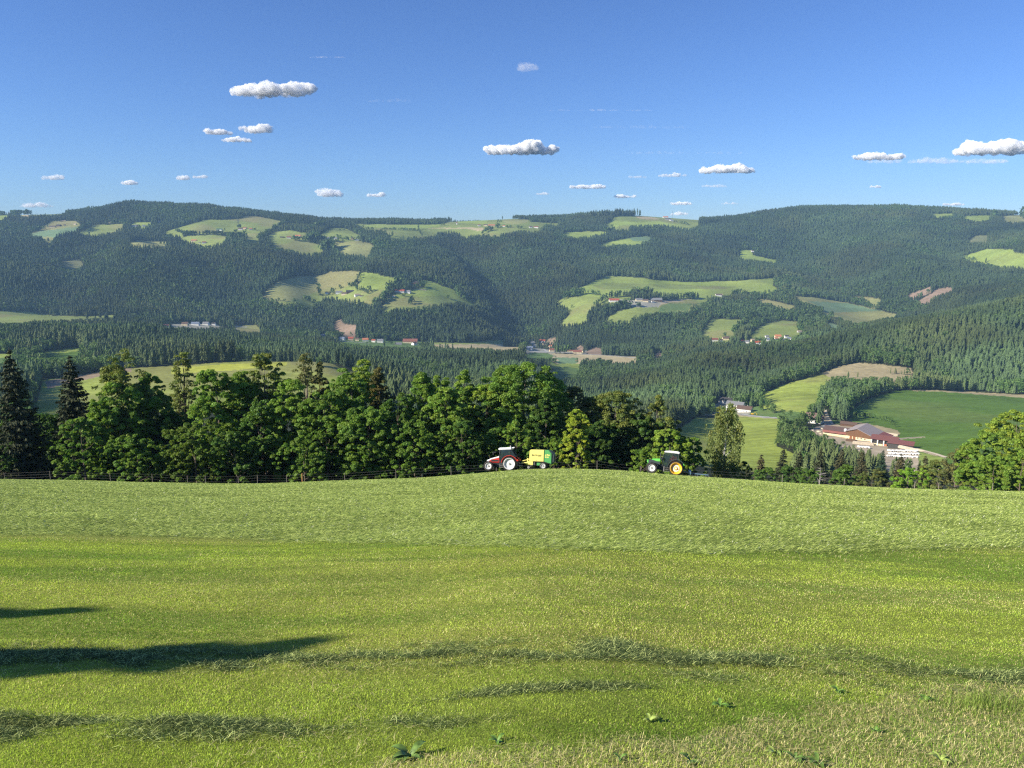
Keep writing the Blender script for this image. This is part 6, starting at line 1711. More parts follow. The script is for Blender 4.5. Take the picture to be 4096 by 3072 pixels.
st.box((-1.2, -.9, .62), (.03, .03, .5)); st.build('step', M_STEELG, t1)
MB().tube([(.5, -.4, .6), (1.35, -.38, .62)], .05, 6).tube([(.5, .4, .6), (1.35, .38, .62)], .05, 6).tube([(.4, 0, 1.1), (1.3, 0, .85)], .04, 6).build('three_point_linkage', M_STEELG, t1)

# round baler
bl = empty('round_baler', P1, rot=tilt(YAW1, -math.radians(1.2)))
R3 = Matrix.Rotation(YAW1, 3, 'Z')
off = R3 @ Vector((4.08, 0, 0))
pb_ = P1 + off
pb_.y += .85
gz = float(ground(pb_.x, pb_.y)[0])
bl.location = (pb_.x, pb_.y, gz + .02); bl.rotation_euler = tilt(YAW1, -math.radians(.8))
tag(bl, 'yellow and green round baler hitched behind the red and white tractor', 'baler')
X = -4.08
wheel(bl, 0, -1.0, .42, .34, .27, M_RIMW, -1, deep=.12)
wheel(bl, 0, 1.0, .42, .34, .27, M_RIMW, 1, deep=.12)
MB().box((0, 0, .42), (.12, 2.0, .12)).build('axle', M_STEELG, bl)
MB().prism([(2.40+X, .92), (2.40+X, 2.14), (2.55+X, 2.28), (4.14+X, 2.30), (4.14+X, .92)], -1.12, 1.12).build('side_panel', M_YEL, bl, bevel=.03)
MB().prism([(4.18+X, .92), (4.18+X, 2.30), (4.68+X, 2.30), (5.06+X, 1.88), (5.06+X, .70)], -1.12, 1.12).build('tailgate', M_GRN, bl, bevel=.03)
MB().prism([(4.7+X, 2.22), (5.06+X, 1.86), (5.06+X, .78), (5.30+X, .95), (5.30+X, 1.70), (4.88+X, 2.24)], -1.0, 1.0).build('rear_door', M_ANT, bl)
MB().box((4.16+X, 0, 1.6), (.03, 2.26, 1.38)).build('seam', M_BLACK, bl)
MB().prism([(2.4+X, .84), (2.4+X, .91), (4.2+X, .91), (5.04+X, .66), (5.04+X, .60), (4.2+X, .84)], -1.13, 1.13).build('lower_rail', M_BLACK, bl)
MB().prism([(3.3+X, .45), (3.3+X, .83), (3.95+X, .83), (3.75+X, .45)], -.98, .98).build('chain_guard', M_GRN, bl)
MB().prism([(2.28+X, .52), (2.28+X, .9), (2.88+X, .9), (2.88+X, .46)], -1.2, -1.05).build('front_guard', M_YEL, bl, bevel=.02)
g = MB().lathe([(.24, -1.0), (.24, 1.0)], (2.55+X, 0, .34), 'y', 14)
for k in range(20):
    for a in range(5):
        an = a * 1.256 + k * .5
        g.tube([(2.55+X, -.95 + k * .1, .34), (2.55+X + .34*math.cos(an), -.95 + k * .1, .34 + .34*math.sin(an))], .012, 4)
g.build('pickup_reel', M_STEELG, bl)
for s in (-1, 1): MB().lathe([(.0, -.05), (.14, -.05), (.16, 0), (.14, .05), (0, .05)], (2.35+X, s * 1.12, .17), 'y', 14).build('gauge_wheel', M_STEELG, bl)
hh = MB()
for k in range(4): hh.tube([(2.75+X + .1*k, -1.06, .85), (2.65+X + .12*k, -1.12, .35 + .05*k)], .025, 5)
hh.build('hoses', M_STEELG, bl)
db_ = MB().tube([(2.45+X, -.7, .75), (1.3+X, -.08, .62)], .06, 6).tube([(2.45+X, .7, .75), (1.3+X, .08, .62)], .06, 6).tube([(2.4+X, 0, 1.15), (1.35+X, 0, .85)], .05, 6).box((2.2+X, -1.0, .95), (.14, .2, .6))
db_.build('drawbar', M_YEL, bl)
# lettering and emblem on the panels
def words(txt, size, loc, mat, parent, name='lettering', shear=.25, wide=1.35):
    c = bpy.data.curves.new('txt', 'FONT'); c.body = txt; c.size = size; c.extrude = .004; c.shear = shear; c.align_x = 'LEFT'; c.space_character = 1.25; c.offset = .006
    o = bpy.data.objects.new('txt', c); col.objects.link(o)
    dg = bpy.context.evaluated_depsgraph_get()
    me = bpy.data.meshes.new_from_object(o.evaluated_get(dg))
    bpy.data.objects.remove(o); bpy.data.curves.remove(c)
    me.materials.clear(); me.materials.append(mat)
    t = link(name, me, parent, loc); t.rotation_euler = (math.pi/2, 0, 0); t.scale = (wide, 1, 1)
    return t
words('KRONE', .215, (2.98+X, -1.128, 1.57), M_BLACK, bl, wide=1.02)
em = MB().lathe([(.12, -.004), (.095, -.006), (.095, .004), (.12, .004)], (0, 0, 0), 'y', 20, closed=True)
em.prism([(-.06, -.05), (-.075, .05), (-.035, .01), (0, .065), (.035, .01), (.075, .05), (.06, -.05)], -.006, .004)
em.build('emblem', M_BLACK, bl, loc=(2.80+X, -1.13, 1.63))
MB().box((3.6+X, -1.125, 1.49), (.36, .012, .035)).build('underline', M_BLACK, bl)
MB().box((3.25+X, -1.125, 1.05), (.15, .012, .04)).build('catch', M_BLACK, bl)
sw = MB()
for (x, z, w, h) in [(4.34, 1.70, .18, .12), (4.55, 1.74, .2, .15), (4.76, 1.70, .2, .13), (4.36, 1.56, .2, .08), (4.60, 1.60, .26, .07), (4.38, 1.42, .2, .1), (4.62, 1.43, .2, .11)]:
    sw.prism([(x - w/2 + X, z - h/2), (x + w/2 + X - .03, z - h/2 + .02), (x + w/2 + X + .03, z + h/2), (x - w/2 + X + .04, z + h/2)], -1.13, -1.12)
sw.build('decal', M_YEL, bl)

# green tractor
P2 = on_brow(2709, 2.4)
t2 = empty('tractor', P2, rot=tilt(-math.radians(13), math.radians(1.5)))
t2.location.y += .85; settle(t2)
tag(t2, 'green tractor with a white roof and bright yellow rear rims standing alone', 'tractor')
for s in (-1, 1):
    wheel(t2, 0, s * .88, .83, .46, .67, M_RIMY, s, deep=.30, hub_mat=M_RIMW, disc=.62)
    wheel(t2, -2.76, s * .85, .63, .40, .39, M_RIMW, s, deep=.10)
    arc_strip(t2, 'front_fender', -2.76, .63, .74, 20, 110, s * .66, s * 1.04, .03, M_ANT)
    arc_strip(t2, 'fender', 0, .85, 1.0, 38, 178, s * .62, s * 1.12, .06, M_ANT)
    arc_strip(t2, 'fender_tip', 0, .85, 1.0, 22, 37, s * .62, s * 1.12, .06, M_TG, 3)
MB().prism([(-3.2, .7), (-3.1, 1.1), (-1.5, 1.1), (.35, 1.2), (.5, .55), (-1.2, .42), (-2.5, .5)], -.27, .27).build('chassis', M_BLACK, t2, bevel=.03)
MB().box((-2.76, 0, .6), (.2, 1.4, .2)).build('front_axle', M_STEELG, t2)
MB().prism([(-3.28, 1.05), (-3.30, 1.50), (-2.8, 1.62), (-1.85, 1.72), (-1.85, 1.05)], -.42, .42).build('engine_cover', M_ANT, t2, bevel=.03)
MB().prism([(-2.85, 1.56), (-2.80, 1.70), (-1.88, 1.78), (-1.84, 1.45), (-2.25, 1.44), (-2.6, 1.54)], -.45, .45).build('hood', M_TG, t2, bevel=.02)
MB().prism([(-3.42, 1.50), (-3.22, 1.56), (-3.20, 1.20), (-3.26, 1.08)], -.44, .44).build('nose', M_TG, t2, bevel=.02)
for s in (-1, 1): MB().lathe([(0, -.02), (.08, -.02), (.08, .03)], (-3.36, s * .27, 1.33), 'x', 12).build('headlight', M_WHITE, t2)
cab2 = [(-1.70, 1.72), (-1.36, 2.55), (.2, 2.50), (.22, 1.72), (-.6, 1.55), (-.85, 1.1), (-1.2, .85), (-1.45, .9)]
MB().prism(cab2, -.74, .74).build('cab_glass', M_CABG, t2)
for s in (-1, 1):
    f = MB()
    for a, b in (((-1.72, 1.70), (-1.38, 2.58)), ((-.52, 1.6), (-.5, 2.55)), ((.22, 1.7), (.2, 2.52)), ((-1.70, 1.72), (-1.45, .8)), ((-1.45, .8), (-.95, .8)), ((-.95, .8), (-.55, 1.6)), ((-.48, 1.7), (.22, 1.7))):
        f.tube([(a[0], s * .76, a[1]), (b[0], s * .76, b[1])], .035, 6)
    f.build('cab_frame', M_BLACK, t2)
MB().prism([(-1.44, 2.56), (-1.44, 2.72), (-.9, 2.80), (.1, 2.78), (.30, 2.70), (.28, 2.52), (-.5, 2.56)], -.80, .80).build('cab_roof', M_WHITE, t2, bevel=.04)
st = MB()
for k in range(3): st.box((-1.05, -.85, .40 + .2 * k), (.42, .26, .03))
st.box((-1.38, -.85, .65), (.1, .26, .6)); st.build('step', M_STEELG, t2)
MB().box((-.35, 0, 1.35), (.5, .5, .6)).box((-.1, 0, 1.8), (.14, .5, .75)).build('seat', paint('seat_cloth', (.25, .06, .04), .8, 0), t2)
MB().tube([(-1.2, 0, 1.3), (-1.0, 0, 1.75)], .03, 6).lathe([(.2, -.015), (.22, 0), (.2, .015), (.18, 0)], (-.99, 0, 1.78), 'z', 16, closed=True).build('steering_wheel', M_BLACK, t2)
MB().tube([(-1.5, -.76, 2.3), (-1.75, -1.0, 2.2), (-1.78, -1.02, 1.95)], .018, 5).box((-1.8, -1.03, 1.9), (.06, .2, .26)).build('mirror', M_BLACK, t2)
MB().tube([(-1.9, .40, 1.7), (-1.9, .42, 2.5)], .05, 8).build('exhaust', M_BLACK, t2)
MB().tube([(.2, -.3, 2.4), (.95, -.3, 2.2)], .03, 5).build('rear_arm', M_STEELG, t2)
MB().tube([(.5, -.4, .6), (1.35, -.38, .45)], .05, 6).tube([(.5, .4, .6), (1.35, .38, .45)], .05, 6).build('three_point_linkage', M_STEELG, t2)
pi_ = P2 + Matrix.Rotation(-math.radians(13), 3, 'Z') @ Vector((2.3, .85, 0)); pi_.z = float(ground(pi_.x, pi_.y)[0])
hr = empty('hay_rake', pi_, -math.radians(13)); tag(hr, 'low blue-grey implement lying in the grass behind the green tractor', 'rake')
M_BLUE = paint('blue_paint', (0.12, 0.20, 0.26), .6)
MB().tube([(-1.1, 0, .38), (1.2, 0, .30)], .06, 8).box((-.9, 0, .5), (.3, .7, .35)).build('beam', M_BLUE, hr)
r6 = MB()
for k in range(7): r6.tube([(-.6 + k * .3, -.5, .28), (-.6 + k * .3, .6, .24)], .02, 5)
r6.build('rake_arms', M_STEELG, hr)
# driver of the green tractor
sk = bpy.data.meshes.new('person_body')
import bmesh
bm = bmesh.new()
J = {'pelvis': ((-.38, 0, 1.72), .15), 'chest': ((-.33, 0, 2.05), .17), 'neck': ((-.35, 0, 2.24), .06), 'head': ((-.37, 0, 2.38), .10), 'sl': ((-.36, -.19, 2.14), .06), 'el': ((-.6, -.24, 1.95), .045), 'hl': ((-.85, -.15, 1.85), .035),
     'sr': ((-.36, .19, 2.14), .06), 'er': ((-.6, .24, 1.95), .045), 'hr': ((-.85, .15, 1.85), .035), 'kl': ((-.82, -.12, 1.72), .08), 'kr': ((-.82, .12, 1.72), .08), 'fl': ((-.95, -.12, 1.32), .05), 'fr': ((-.95, .12, 1.32), .05)}
vv_ = {k: bm.verts.new(p) for k, (p, r) in J.items()}
for a, b in [('pelvis','chest'),('chest','neck'),('neck','head'),('chest','sl'),('sl','el'),('el','hl'),('chest','sr'),('sr','er'),('er','hr'),('pelvis','kl'),('pelvis','kr'),('kl','fl'),('kr','fr')]:
    bm.edges.new((vv_[a], vv_[b]))
bm.to_mesh(sk); bm.free()
body = bpy.data.objects.new('person', sk); col.objects.link(body)
md = body.modifiers.new('Skin', 'SKIN'); body.modifiers.new('Sub', 'SUBSURF').levels = 1
for i, (k, (p, r)) in enumerate(J.items()):
    sk.skin_vertices[0].data[i].radius = (r, r)
sk.skin_vertices[0].data[0].use_root = True
dg = bpy.context.evaluated_depsgraph_get()
mb_ = bpy.data.meshes.new_from_object(body.evaluated_get(dg)); bpy.data.objects.remove(body)
mb_.materials.clear(); mb_.materials.append(mat_plain('red_shirt', (.40, .07, .04), .9))
drv = link('person', mb_, None); drv.matrix_world = t2.matrix_basis.copy()
drv.location = t2.location; drv.rotation_euler = t2.rotation_euler
tag(drv, 'person in a red shirt sitting at the wheel of the green tractor', 'person')
MB().lathe([(.105, -.03), (.11, .02), (.08, .09), (0, .11)], (-.37, 0, 2.42), 'z', 14).build('cap', M_WHITE, drv, smooth=True)

# ------------------------------------------------------------------ clouds, far above and beyond the haze
m_cl = bpy.data.materials.new('cloud_vapour'); m_cl.use_nodes = True
nt = m_cl.node_tree
for n in list(nt.nodes): nt.nodes.remove(n)
o_ = nt.nodes.new('ShaderNodeOutputMaterial'); vs = nt.nodes.new('ShaderNodeVolumePrincipled')
vs.inputs['Color'].default_value = (1, 1, 1, 1); vs.inputs['Anisotropy'].default_value = -.15
tc = nt.nodes.new('ShaderNodeAttribute'); tc.attribute_type = 'OBJECT'; tc.attribute_name = 'vapour'
cz_ = nt.nodes.new('ShaderNodeTexCoord'); nn_ = nt.nodes.new('ShaderNodeTexNoise'); nn_.inputs['Scale'].default_value = 1.0; nn_.inputs['Detail'].default_value = 5; nn_.inputs['Roughness'].default_value = .5
sc_ = nt.nodes.new('ShaderNodeAttribute'); sc_.attribute_type = 'OBJECT'; sc_.attribute_name = 'grain'
vm_ = nt.nodes.new('ShaderNodeVectorMath'); vm_.operation = 'SCALE'
nt.links.new(cz_.outputs['Object'], vm_.inputs[0]); nt.links.new(sc_.outputs['Fac'], vm_.inputs['Scale']); nt.links.new(vm_.outputs[0], nn_.inputs['Vector'])
mp_ = nt.nodes.new('ShaderNodeMapRange'); mp_.inputs['From Min'].default_value = .36; mp_.inputs['From Max'].default_value = .62; mp_.inputs['To Min'].default_value = 0.0; mp_.inputs['To Max'].default_value = 2.0
nt.links.new(nn_.outputs['Fac'], mp_.inputs['Value'])
mu_ = nt.nodes.new('ShaderNodeMath'); mu_.operation = 'MULTIPLY'
nt.links.new(tc.outputs['Fac'], mu_.inputs[0]); nt.links.new(mp_.outputs[0], mu_.inputs[1])
nt.links.new(mu_.outputs[0], vs.inputs['Density'])
nt.links.new(vs.outputs[0], o_.inputs['Volume'])
CLOUDS = [ # u, v, width, height, thickness (optical), label
 (1090,350,300,72,9,'largest white cloud in the upper left sky'), (872,524,80,32,5,'left one of three small clouds under the largest cloud'), (1030,512,106,40,5,'right one of three small clouds under the largest cloud'), (944,555,104,28,5,'lowest of three small clouds under the largest cloud'),
 (2090,588,290,60,12,'long bright white cloud in the middle of the sky'), (2912,672,205,44,9,'white double humped cloud right of the middle'), (3512,620,205,40,8,'flat white cloud right of the double humped one'), (3985,585,260,72,10,'big white cloud at the right edge of the sky'),
 (2352,744,148,24,6,'flat white cloud low in the middle of the sky'), (2494,783,90,20,4,'faint small cloud right below the low flat one'), (2690,698,105,22,2.0,'faint greyish cloud left of the double humped one'),
 (2722,812,86,18,4,'small flat cloud above the hilltop mast'), (2720,852,70,20,2.5,'faint cloud behind the hilltop mast'), (1322,768,90,40,5,'small puffy cloud above the left centre skyline'), (1508,778,74,22,3.5,'little flat cloud right of the small puffy one'),
 (520,728,50,24,4.5,'little cloud above the round left hill'), (735,710,46,22,3,'left one of two faint puffs above the left hill'), (800,706,60,16,2,'right one of two faint puffs above the left hill'), (222,706,90,28,2.5,'faint cloud in the far left sky'),
 (142,818,120,26,2.5,'pale cloud bank resting on the left skyline'), (3505,745,44,14,2.5,'tiny faint cloud above the right hill'), (3815,815,96,16,3,'pale flat cloud just over the right hill'), (2855,742,100,16,1.0,'grey veil cloud below the double humped one'),
 (3750,640,560,30,.7,'long thin grey cloud band at the right'), (2550,706,80,13,1.0,'thin grey veil right of the long bright cloud'), (2920,812,70,12,1.5,'tiny pale cloud low above the saddle'), (2110,262,64,44,.5,'very faint cloud high above the middle'), (2172,773,50,14,1.5,'tiny faint cloud left of the low flat one'),
 (1312,228,150,5,.5,'thin straight contrail high in the left sky'), (2400,440,420,9,.22,'long faint contrail right of the middle'), (1560,400,170,16,.14,'faint cirrus streak above the left centre'), (2720,610,560,14,.16,'faint cirrus arc above the double humped cloud'), (2560,506,360,16,.10,'pale cirrus veil right of the middle')]
for k, (u, v, w, h, od, lab) in enumerate(CLOUDS):
    t = (1536.0 - v) / F
    tan_el = (t * CP - SP) / (CP + t * SP)
    D = min(26000, max(6500, 1500 / max(tan_el, .03)))
    p = Vector(((u - 2048) / F * D * 1.0 / (CP + t * SP) * (CP * (CP + t * SP) - SP * (t * CP - SP)) , D, D * tan_el))
    d = p.y * CP - p.z * SP
    p.x = (u - 2048) * d / F
    W, Hh = w * d / F, h * d / F
    r = np.random.default_rng(300 + k)
    bm = bmesh.new()
    n = 9 + int(w / 14)
    for i in range(n):
        s = (i + .5) / n
        env = .45 + .55 * abs(math.sin(s * math.pi * (1.5 + (k % 3) * .5) + k)) * (1 - (2 * s - 1) ** 2) ** .3
        rad = Hh * r.uniform(.28, .50) * env
        M = Matrix.Translation(((s - .5) * (W - rad) + r.normal() * W * .02, r.normal() * Hh * .35, Hh * (-.30 + .34 * env * r.random()))) @ Matrix.Diagonal((r.uniform(1.2, 2.4) if h > 12 else W / Hh / n * 2.6, 1.3, 1, 1))
        bmesh.ops.create_icosphere(bm, subdivisions=2, radius=rad, matrix=M)
    for vtx in bm.verts: vtx.co.z = max(vtx.co.z, -Hh * .42 + .08 * (vtx.co.z + Hh * .42))
    me = bpy.data.meshes.new('tmp'); bm.to_mesh(me); bm.free()
    o = bpy.data.objects.new('tmp', me); col.objects.link(o)
    rm = o.modifiers.new('r', 'REMESH'); rm.mode = 'VOXEL'; rm.voxel_size = max(Hh / 18, W / 260)
    sm_ = o.modifiers.new('s', 'SMOOTH'); sm_.iterations = 2
    tx = bpy.data.textures.new('puff', 'CLOUDS'); tx.noise_scale = Hh * .28; tx.noise_depth = 3
    dp = o.modifiers.new('d', 'DISPLACE'); dp.texture = tx; dp.strength = Hh * .40; dp.mid_level = .5; dp.texture_coords = 'GLOBAL'
    o.location = p
    bpy.context.view_layer.update()
    dg = bpy.context.evaluated_depsgraph_get()
    m2 = bpy.data.meshes.new_from_object(o.evaluated_get(dg)); bpy.data.objects.remove(o); bpy.data.meshes.remove(me)
    m2.materials.clear(); m2.materials.append(m_cl)
    c = link('cloud', m2, None, p)
    c['vapour'] = float(od * .5 / (Hh * .9)); c['grain'] = float(1.5 / Hh)
    tag(c, lab, 'cloud')
# ------------------------------------------------------------------ the meadow
us2 = np.linspace(-420, 4516, 700)
yb2, _ = brow(us2)
tt = np.linspace(0, 1, 620)
Y2 = 1.2 * (yb2[None, :] / 1.2) ** tt[:, None]
U2 = np.broadcast_to(us2[None, :], Y2.shape)
Z2 = meadow_z(U2, Y2)
D2 = Y2 * CP - Z2 * SP
X2 = (U2 - 2048) * D2 / F
def mead_cover(x, y, u, v):
    """tedded hay share, dry strip share"""
    vb = np.interp(u, [-500, 0, 1296, 2048, 2778, 3400, 4096, 4600], [2130, 2140, 2174, 2196, 2222, 2216, 2198, 2190])
    vb = vb + (vnoise(x * .8, y * .8, 61) - .5) * 14
    ted = np.clip((vb + 6 - v) / 26, 0, 1)
    vd = np.interp(u, [-500, 1300, 1600, 2050, 2500, 2800, 3200, 3600, 4096, 4600], [3500, 3160, 3010, 2965, 2940, 2925, 2840, 2760, 2700, 2650])
    vd = vd + (fbm(x * 3, y * 3, 62, 3) - .5) * 110
    dry = np.clip((v - vd) / 40, 0, 1)
    return ted, dry
_, V2 = proj(X2, Y2, Z2)
def mead_tone(x, y):
    a = fbm(x / 5.5 + y * .1, y / 1.1, 63, 3)           # long mowing streaks across the slope
    b = fbm(x * .9, y * .9, 64, 3)
    c = fbm(x / 14, y / 3.2, 65, 3)
    return a, b, c
ted, dry = mead_cover(X2, Y2, U2, V2)
a, b, c = mead_tone(X2, Y2)
g = np.array([0.220, 0.275, 0.045]) + (a[..., None] - .5) * np.array([.10, .09, .01]) + np.clip(c - .5, 0, 1)[..., None] * np.array([.25, .14, .06])
h = np.array([0.190, 0.240, 0.048]) + (fbm(X2 / 3, Y2 / 1.2, 66, 3)[..., None] - .5) * np.array([.05, .06, .03])
dr = np.array([0.32, 0.33, 0.10]) + (b[..., None] - .5) * .1
rm_, _ = row_mask(X2, Y2)
cc = g * (1 - ted[..., None]) + h * ted[..., None]
cc = cc * (1 - dry[..., None]) + dr * dry[..., None]
cc = cc * (1 - rm_[..., None]) + np.array([0.070, 0.092, 0.034]) * rm_[..., None]
me = mesh_np('meadow', np.stack([X2, Y2, Z2], -1).reshape(-1, 3), grid_faces(*Y2.shape), M_MEADOW, 4, np.clip(cc, .01, 1).reshape(-1, 3), smooth=True)
tag(link('meadow', me), kind='structure')

M_GRASS = mat_leaf('grass_blades', trans=0.35, rough=0.6, spec=0.12)
M_HAY = mat_leaf('cut_grass', trans=0.15, rough=0.7, spec=0.06)
r7 = np.random.default_rng(77)
def field_pts(n, y0, y1, pw):
    t = r7.random(n)
    y = (y0 ** (1 - pw) + t * (y1 ** (1 - pw) - y0 ** (1 - pw))) ** (1 / (1 - pw))
    u = r7.uniform(-160, 4256, n)
    z = meadow_z(u, y)
    d = y * CP - z * SP
    x = (u - 2048) * d / F
    return x, y, z, u, 1536 - F * (z * CP + y * SP) / d
def blades(x, y, z, hgt, wid, lean, colr, mat, name, az=None, flat=None):
    n = len(x)
    a = r7.uniform(0, 6.283, n) if az is None else az
    l = lean
    dx, dy = np.cos(a), np.sin(a)
    sx, sy = -dy, dx
    B = np.stack([x, y, z], 1)
    side = np.stack([sx, sy, np.zeros(n)], 1) * (wid / 2)[:, None]
    fw = np.stack([dx, dy, np.zeros(n)], 1)
    up = np.array([0, 0, 1.0])
    mid = B + fw * (hgt * l * .35)[:, None] + up * (hgt * .62 * np.sqrt(np.clip(1 - l * l * .5, .05, 1)))[:, None]
    tip = B + fw * (hgt * l)[:, None] + up * (hgt * np.sqrt(np.clip(1 - l * l * .85, .02, 1)))[:, None]
    if flat is not None:
        mid = B + fw * (hgt * .5)[:, None] + up * (flat * 1.2)[:, None]
        tip = B + fw * hgt[:, None] + side * .0 + up * (flat * r7.uniform(-.4, 1.4, n))[:, None]
    V = np.stack([B - side, B + side, mid - side * .75, mid + side * .75, tip], 1).reshape(-1, 3)
    i = np.arange(n)[:, None] * 5
    Fc = np.concatenate([i + [[0, 1, 3]], i + [[0, 3, 2]], i + [[2, 3, 4]]])
    C = np.repeat(np.clip(colr, 0, 1), 5, axis=0)
    return link(name, mesh_np(name, V, Fc, mat, 3, C))
# stubble
x, y, z, u, v = field_pts(760000, 2.6, 16, 0.75)
ted, dry = mead_cover(x, y, u, v)
rmk, _ = row_mask(x, y)
ok = (ted < .35 + .5 * r7.random(len(x))) & (r7.random(len(x)) > rmk * .6) & (r7.random(len(x)) > dry * .45)
x, y, z, u, v, dry = [q[ok] for q in (x, y, z, u, v, dry)]
n = len(x)
a, b, c = mead_tone(x, y)
patch = fbm(x * 2.2, y * 2.2, 70, 3)
k1 = r7.random(n)
fine = fbm(x / 2.2 + 9, y / .32, 68, 3)
yel = np.clip((a - .5) * 4.2 + .42 + (patch - .5) * 1.4 + (fine - .5) * 2.2, 0, 1)
straw = (k1 < .06 + .30 * np.clip((c - .52) * 5, 0, 1) + .30 * dry)
colr = np.array([[.170, .290, .034]]) * (1 - yel[:, None]) + np.array([[.410, .510, .075]]) * yel[:, None]
colr = np.where(straw[:, None], np.array([[.66, .56, .27]]), colr) * r7.uniform(.5, 1.45, (n, 1)) * (.55 + 1.18 * (.55 * fbm(x / 3 + 2, y / .45, 69, 3) + .45 * fbm(x * 5, y * 4, 74, 2)))[:, None]
hgt = r7.uniform(.007, .020, n) * (.75 + .7 * patch) * (1 + .5 * dry) * np.clip(y / 20, 1, 1.5)
blades(x, y, z - .004, hgt, .0035 * np.clip(y / 5, 1, 6), r7.uniform(.05, .75, n), colr, M_GRASS, 'mown_grass')['kind'] = 'stuff'
tag(col.objects[-1] if False else bpy.data.objects['mown_grass'], 'short mown yellow-green grass of the near meadow', 'grass', kind='stuff')
# grass spread out to dry beyond the stubble
x, y, z, u, v = field_pts(620000, 8.5, 97, 0.9)
yb_, _ = brow(u)
ted, dry = mead_cover(x, y, u, v)
ok = (ted > .1 + .8 * r7.random(len(x))) & (y < yb_ + .3)
x, y, z = x[ok], y[ok], z[ok]
n = len(x)
sh = fbm(x * 1.5, y * 1.5, 71, 3)
k1 = r7.random(n)
light = k1 < .42
colr = np.where(light[:, None], np.array([[.55, .64, .17]]), np.array([[.170, .240, .045]])) * r7.uniform(.7, 1.25, (n, 1)) * (.66 + .68 * (.4 * sh + .6 * fbm(x / 2.6, y / .8, 72, 3))[:, None])
colr = np.where((k1 > .975)[:, None], np.array([[.62, .62, .45]]), colr)
az = np.where(r7.random(n) < .88, r7.normal(0, .28, n) + math.pi * r7.integers(0, 2, n), r7.uniform(0, 6.28, n))
blades(x, y, z + .01 + r7.random(n) * .04, r7.uniform(.07, .24, n) * np.where(k1 > .975, .4, 1), .0045 * np.clip(y / 8, 1, 12) * np.where(k1 > .975, 1.6, 1), r7.uniform(.80, 1.06, n), colr, M_HAY, 'drying_hay', az, flat=r7.uniform(.0, .035, n))
tag(bpy.data.objects['drying_hay'], 'cut grass spread evenly to dry over the far half of the meadow', 'hay', kind='stuff')
# windrows
N_ = 170000
x, y, z, u, v = field_pts(N_ * 4, 3.8, 10, 0.6)
rmk, _ = row_mask(x, y)
ok = r7.random(len(x)) < rmk ** 1.1 * .95
x, y, z, rmk = x[ok], y[ok], z[ok], rmk[ok]
n = len(x)
k1 = r7.random(n)
tone = fbm(x * 3, y * 3, 73, 2)
colr = np.where((k1 < .24)[:, None], np.array([[.52, .58, .20]]), np.array([[.080, .115, .038]])) * r7.uniform(.6, 1.4, (n, 1)) * (.7 + .7 * tone[:, None])
blades(x, y, z + r7.random(n) * .03 - .005, r7.uniform(.03, .10, n), .0025 * np.clip(y / 5, 1, 3), r7.uniform(.55, 1.06, n), colr, M_HAY, 'windrow_hay', az=r7.normal(0, .75, n) + math.pi * r7.integers(0, 2, n), flat=r7.uniform(-.006, .022, n))
tag(bpy.data.objects['windrow_hay'], 'dark raked rows of cut grass lying on the stubble', 'hay', kind='stuff')
# loose stems on the stubble and taller straw in the dry corner
x, y, z, u, v = field_pts(60000, 3.2, 16, 0.8)
ted, dry = mead_cover(x, y, u, v)
pt = fbm(x * .8, y * .8, 75, 3)
ok = (ted < .5) & ((r7.random(len(x)) < np.clip((pt - .52) * 3.5, 0, .5)) | (r7.random(len(x)) < dry * .8))
x, y, z, dry = x[ok], y[ok], z[ok], dry[ok]
n = len(x); k1 = r7.random(n)
colr = np.where((k1 < .35 + .25 * dry)[:, None], np.array([[.70, .60, .30]]), np.array([[.36, .46, .10]])) * r7.uniform(.7, 1.2, (n, 1))
blades(x, y, z + .012, r7.uniform(.025, .075, n) * (1 + .35 * dry), .003 * np.clip(y / 5, 1, 3), r7.uniform(.5, 1.04, n), colr, M_GRASS, 'loose_stems', flat=np.where(r7.random(n) < .7, r7.uniform(0, .012, n), r7.uniform(.01, .035, n)))
tag(bpy.data.objects['loose_stems'], 'loose straw coloured stems strewn over the near stubble', 'straw', kind='stuff')

# broad leaved weeds along the dry near edge
def weed(x, y, n, L, tint, lab, grp=None, up=.6):
    p = xyz(x, y)
    e = empty('weed_plant', p); tag(e, lab, 'weed', grp)
    for i in range(n):
        a = r7.uniform(0, 6.283); m = MB(); k = 7
        pts_ = []
        l = L * r7.uniform(.6, 1.1); w = l * .16; rise = up * r7.uniform(.6, 1.3)
        for j in range(k):
            s = j / (k - 1)
            hw = w * math.sin(math.pi * min(.999, .08 + .92 * s)) * (1.0 if s < 1 else .0)
            cz = l * (rise * s - (rise * .75) * s ** 2.2); cr_ = l * s * .85
            pts_.append((Vector((math.cos(a) * cr_, math.sin(a) * cr_, cz + .01)), hw))
        vs_ = []
        for q, hw in pts_:
            sd = Vector((-math.sin(a), math.cos(a), 0)) * hw
            vs_ += [q - sd + Vector((0, 0, hw * .35)), q, q + sd + Vector((0, 0, hw * .35))]
        fs_ = []
        for j in range(k - 1):
            for q in (0, 1): fs_.append((j * 3 + q, j * 3 + q + 1, j * 3 + q + 4, j * 3 + q + 3))
        m.add(vs_, fs_); m.build('leaf', tint, e, smooth=True)
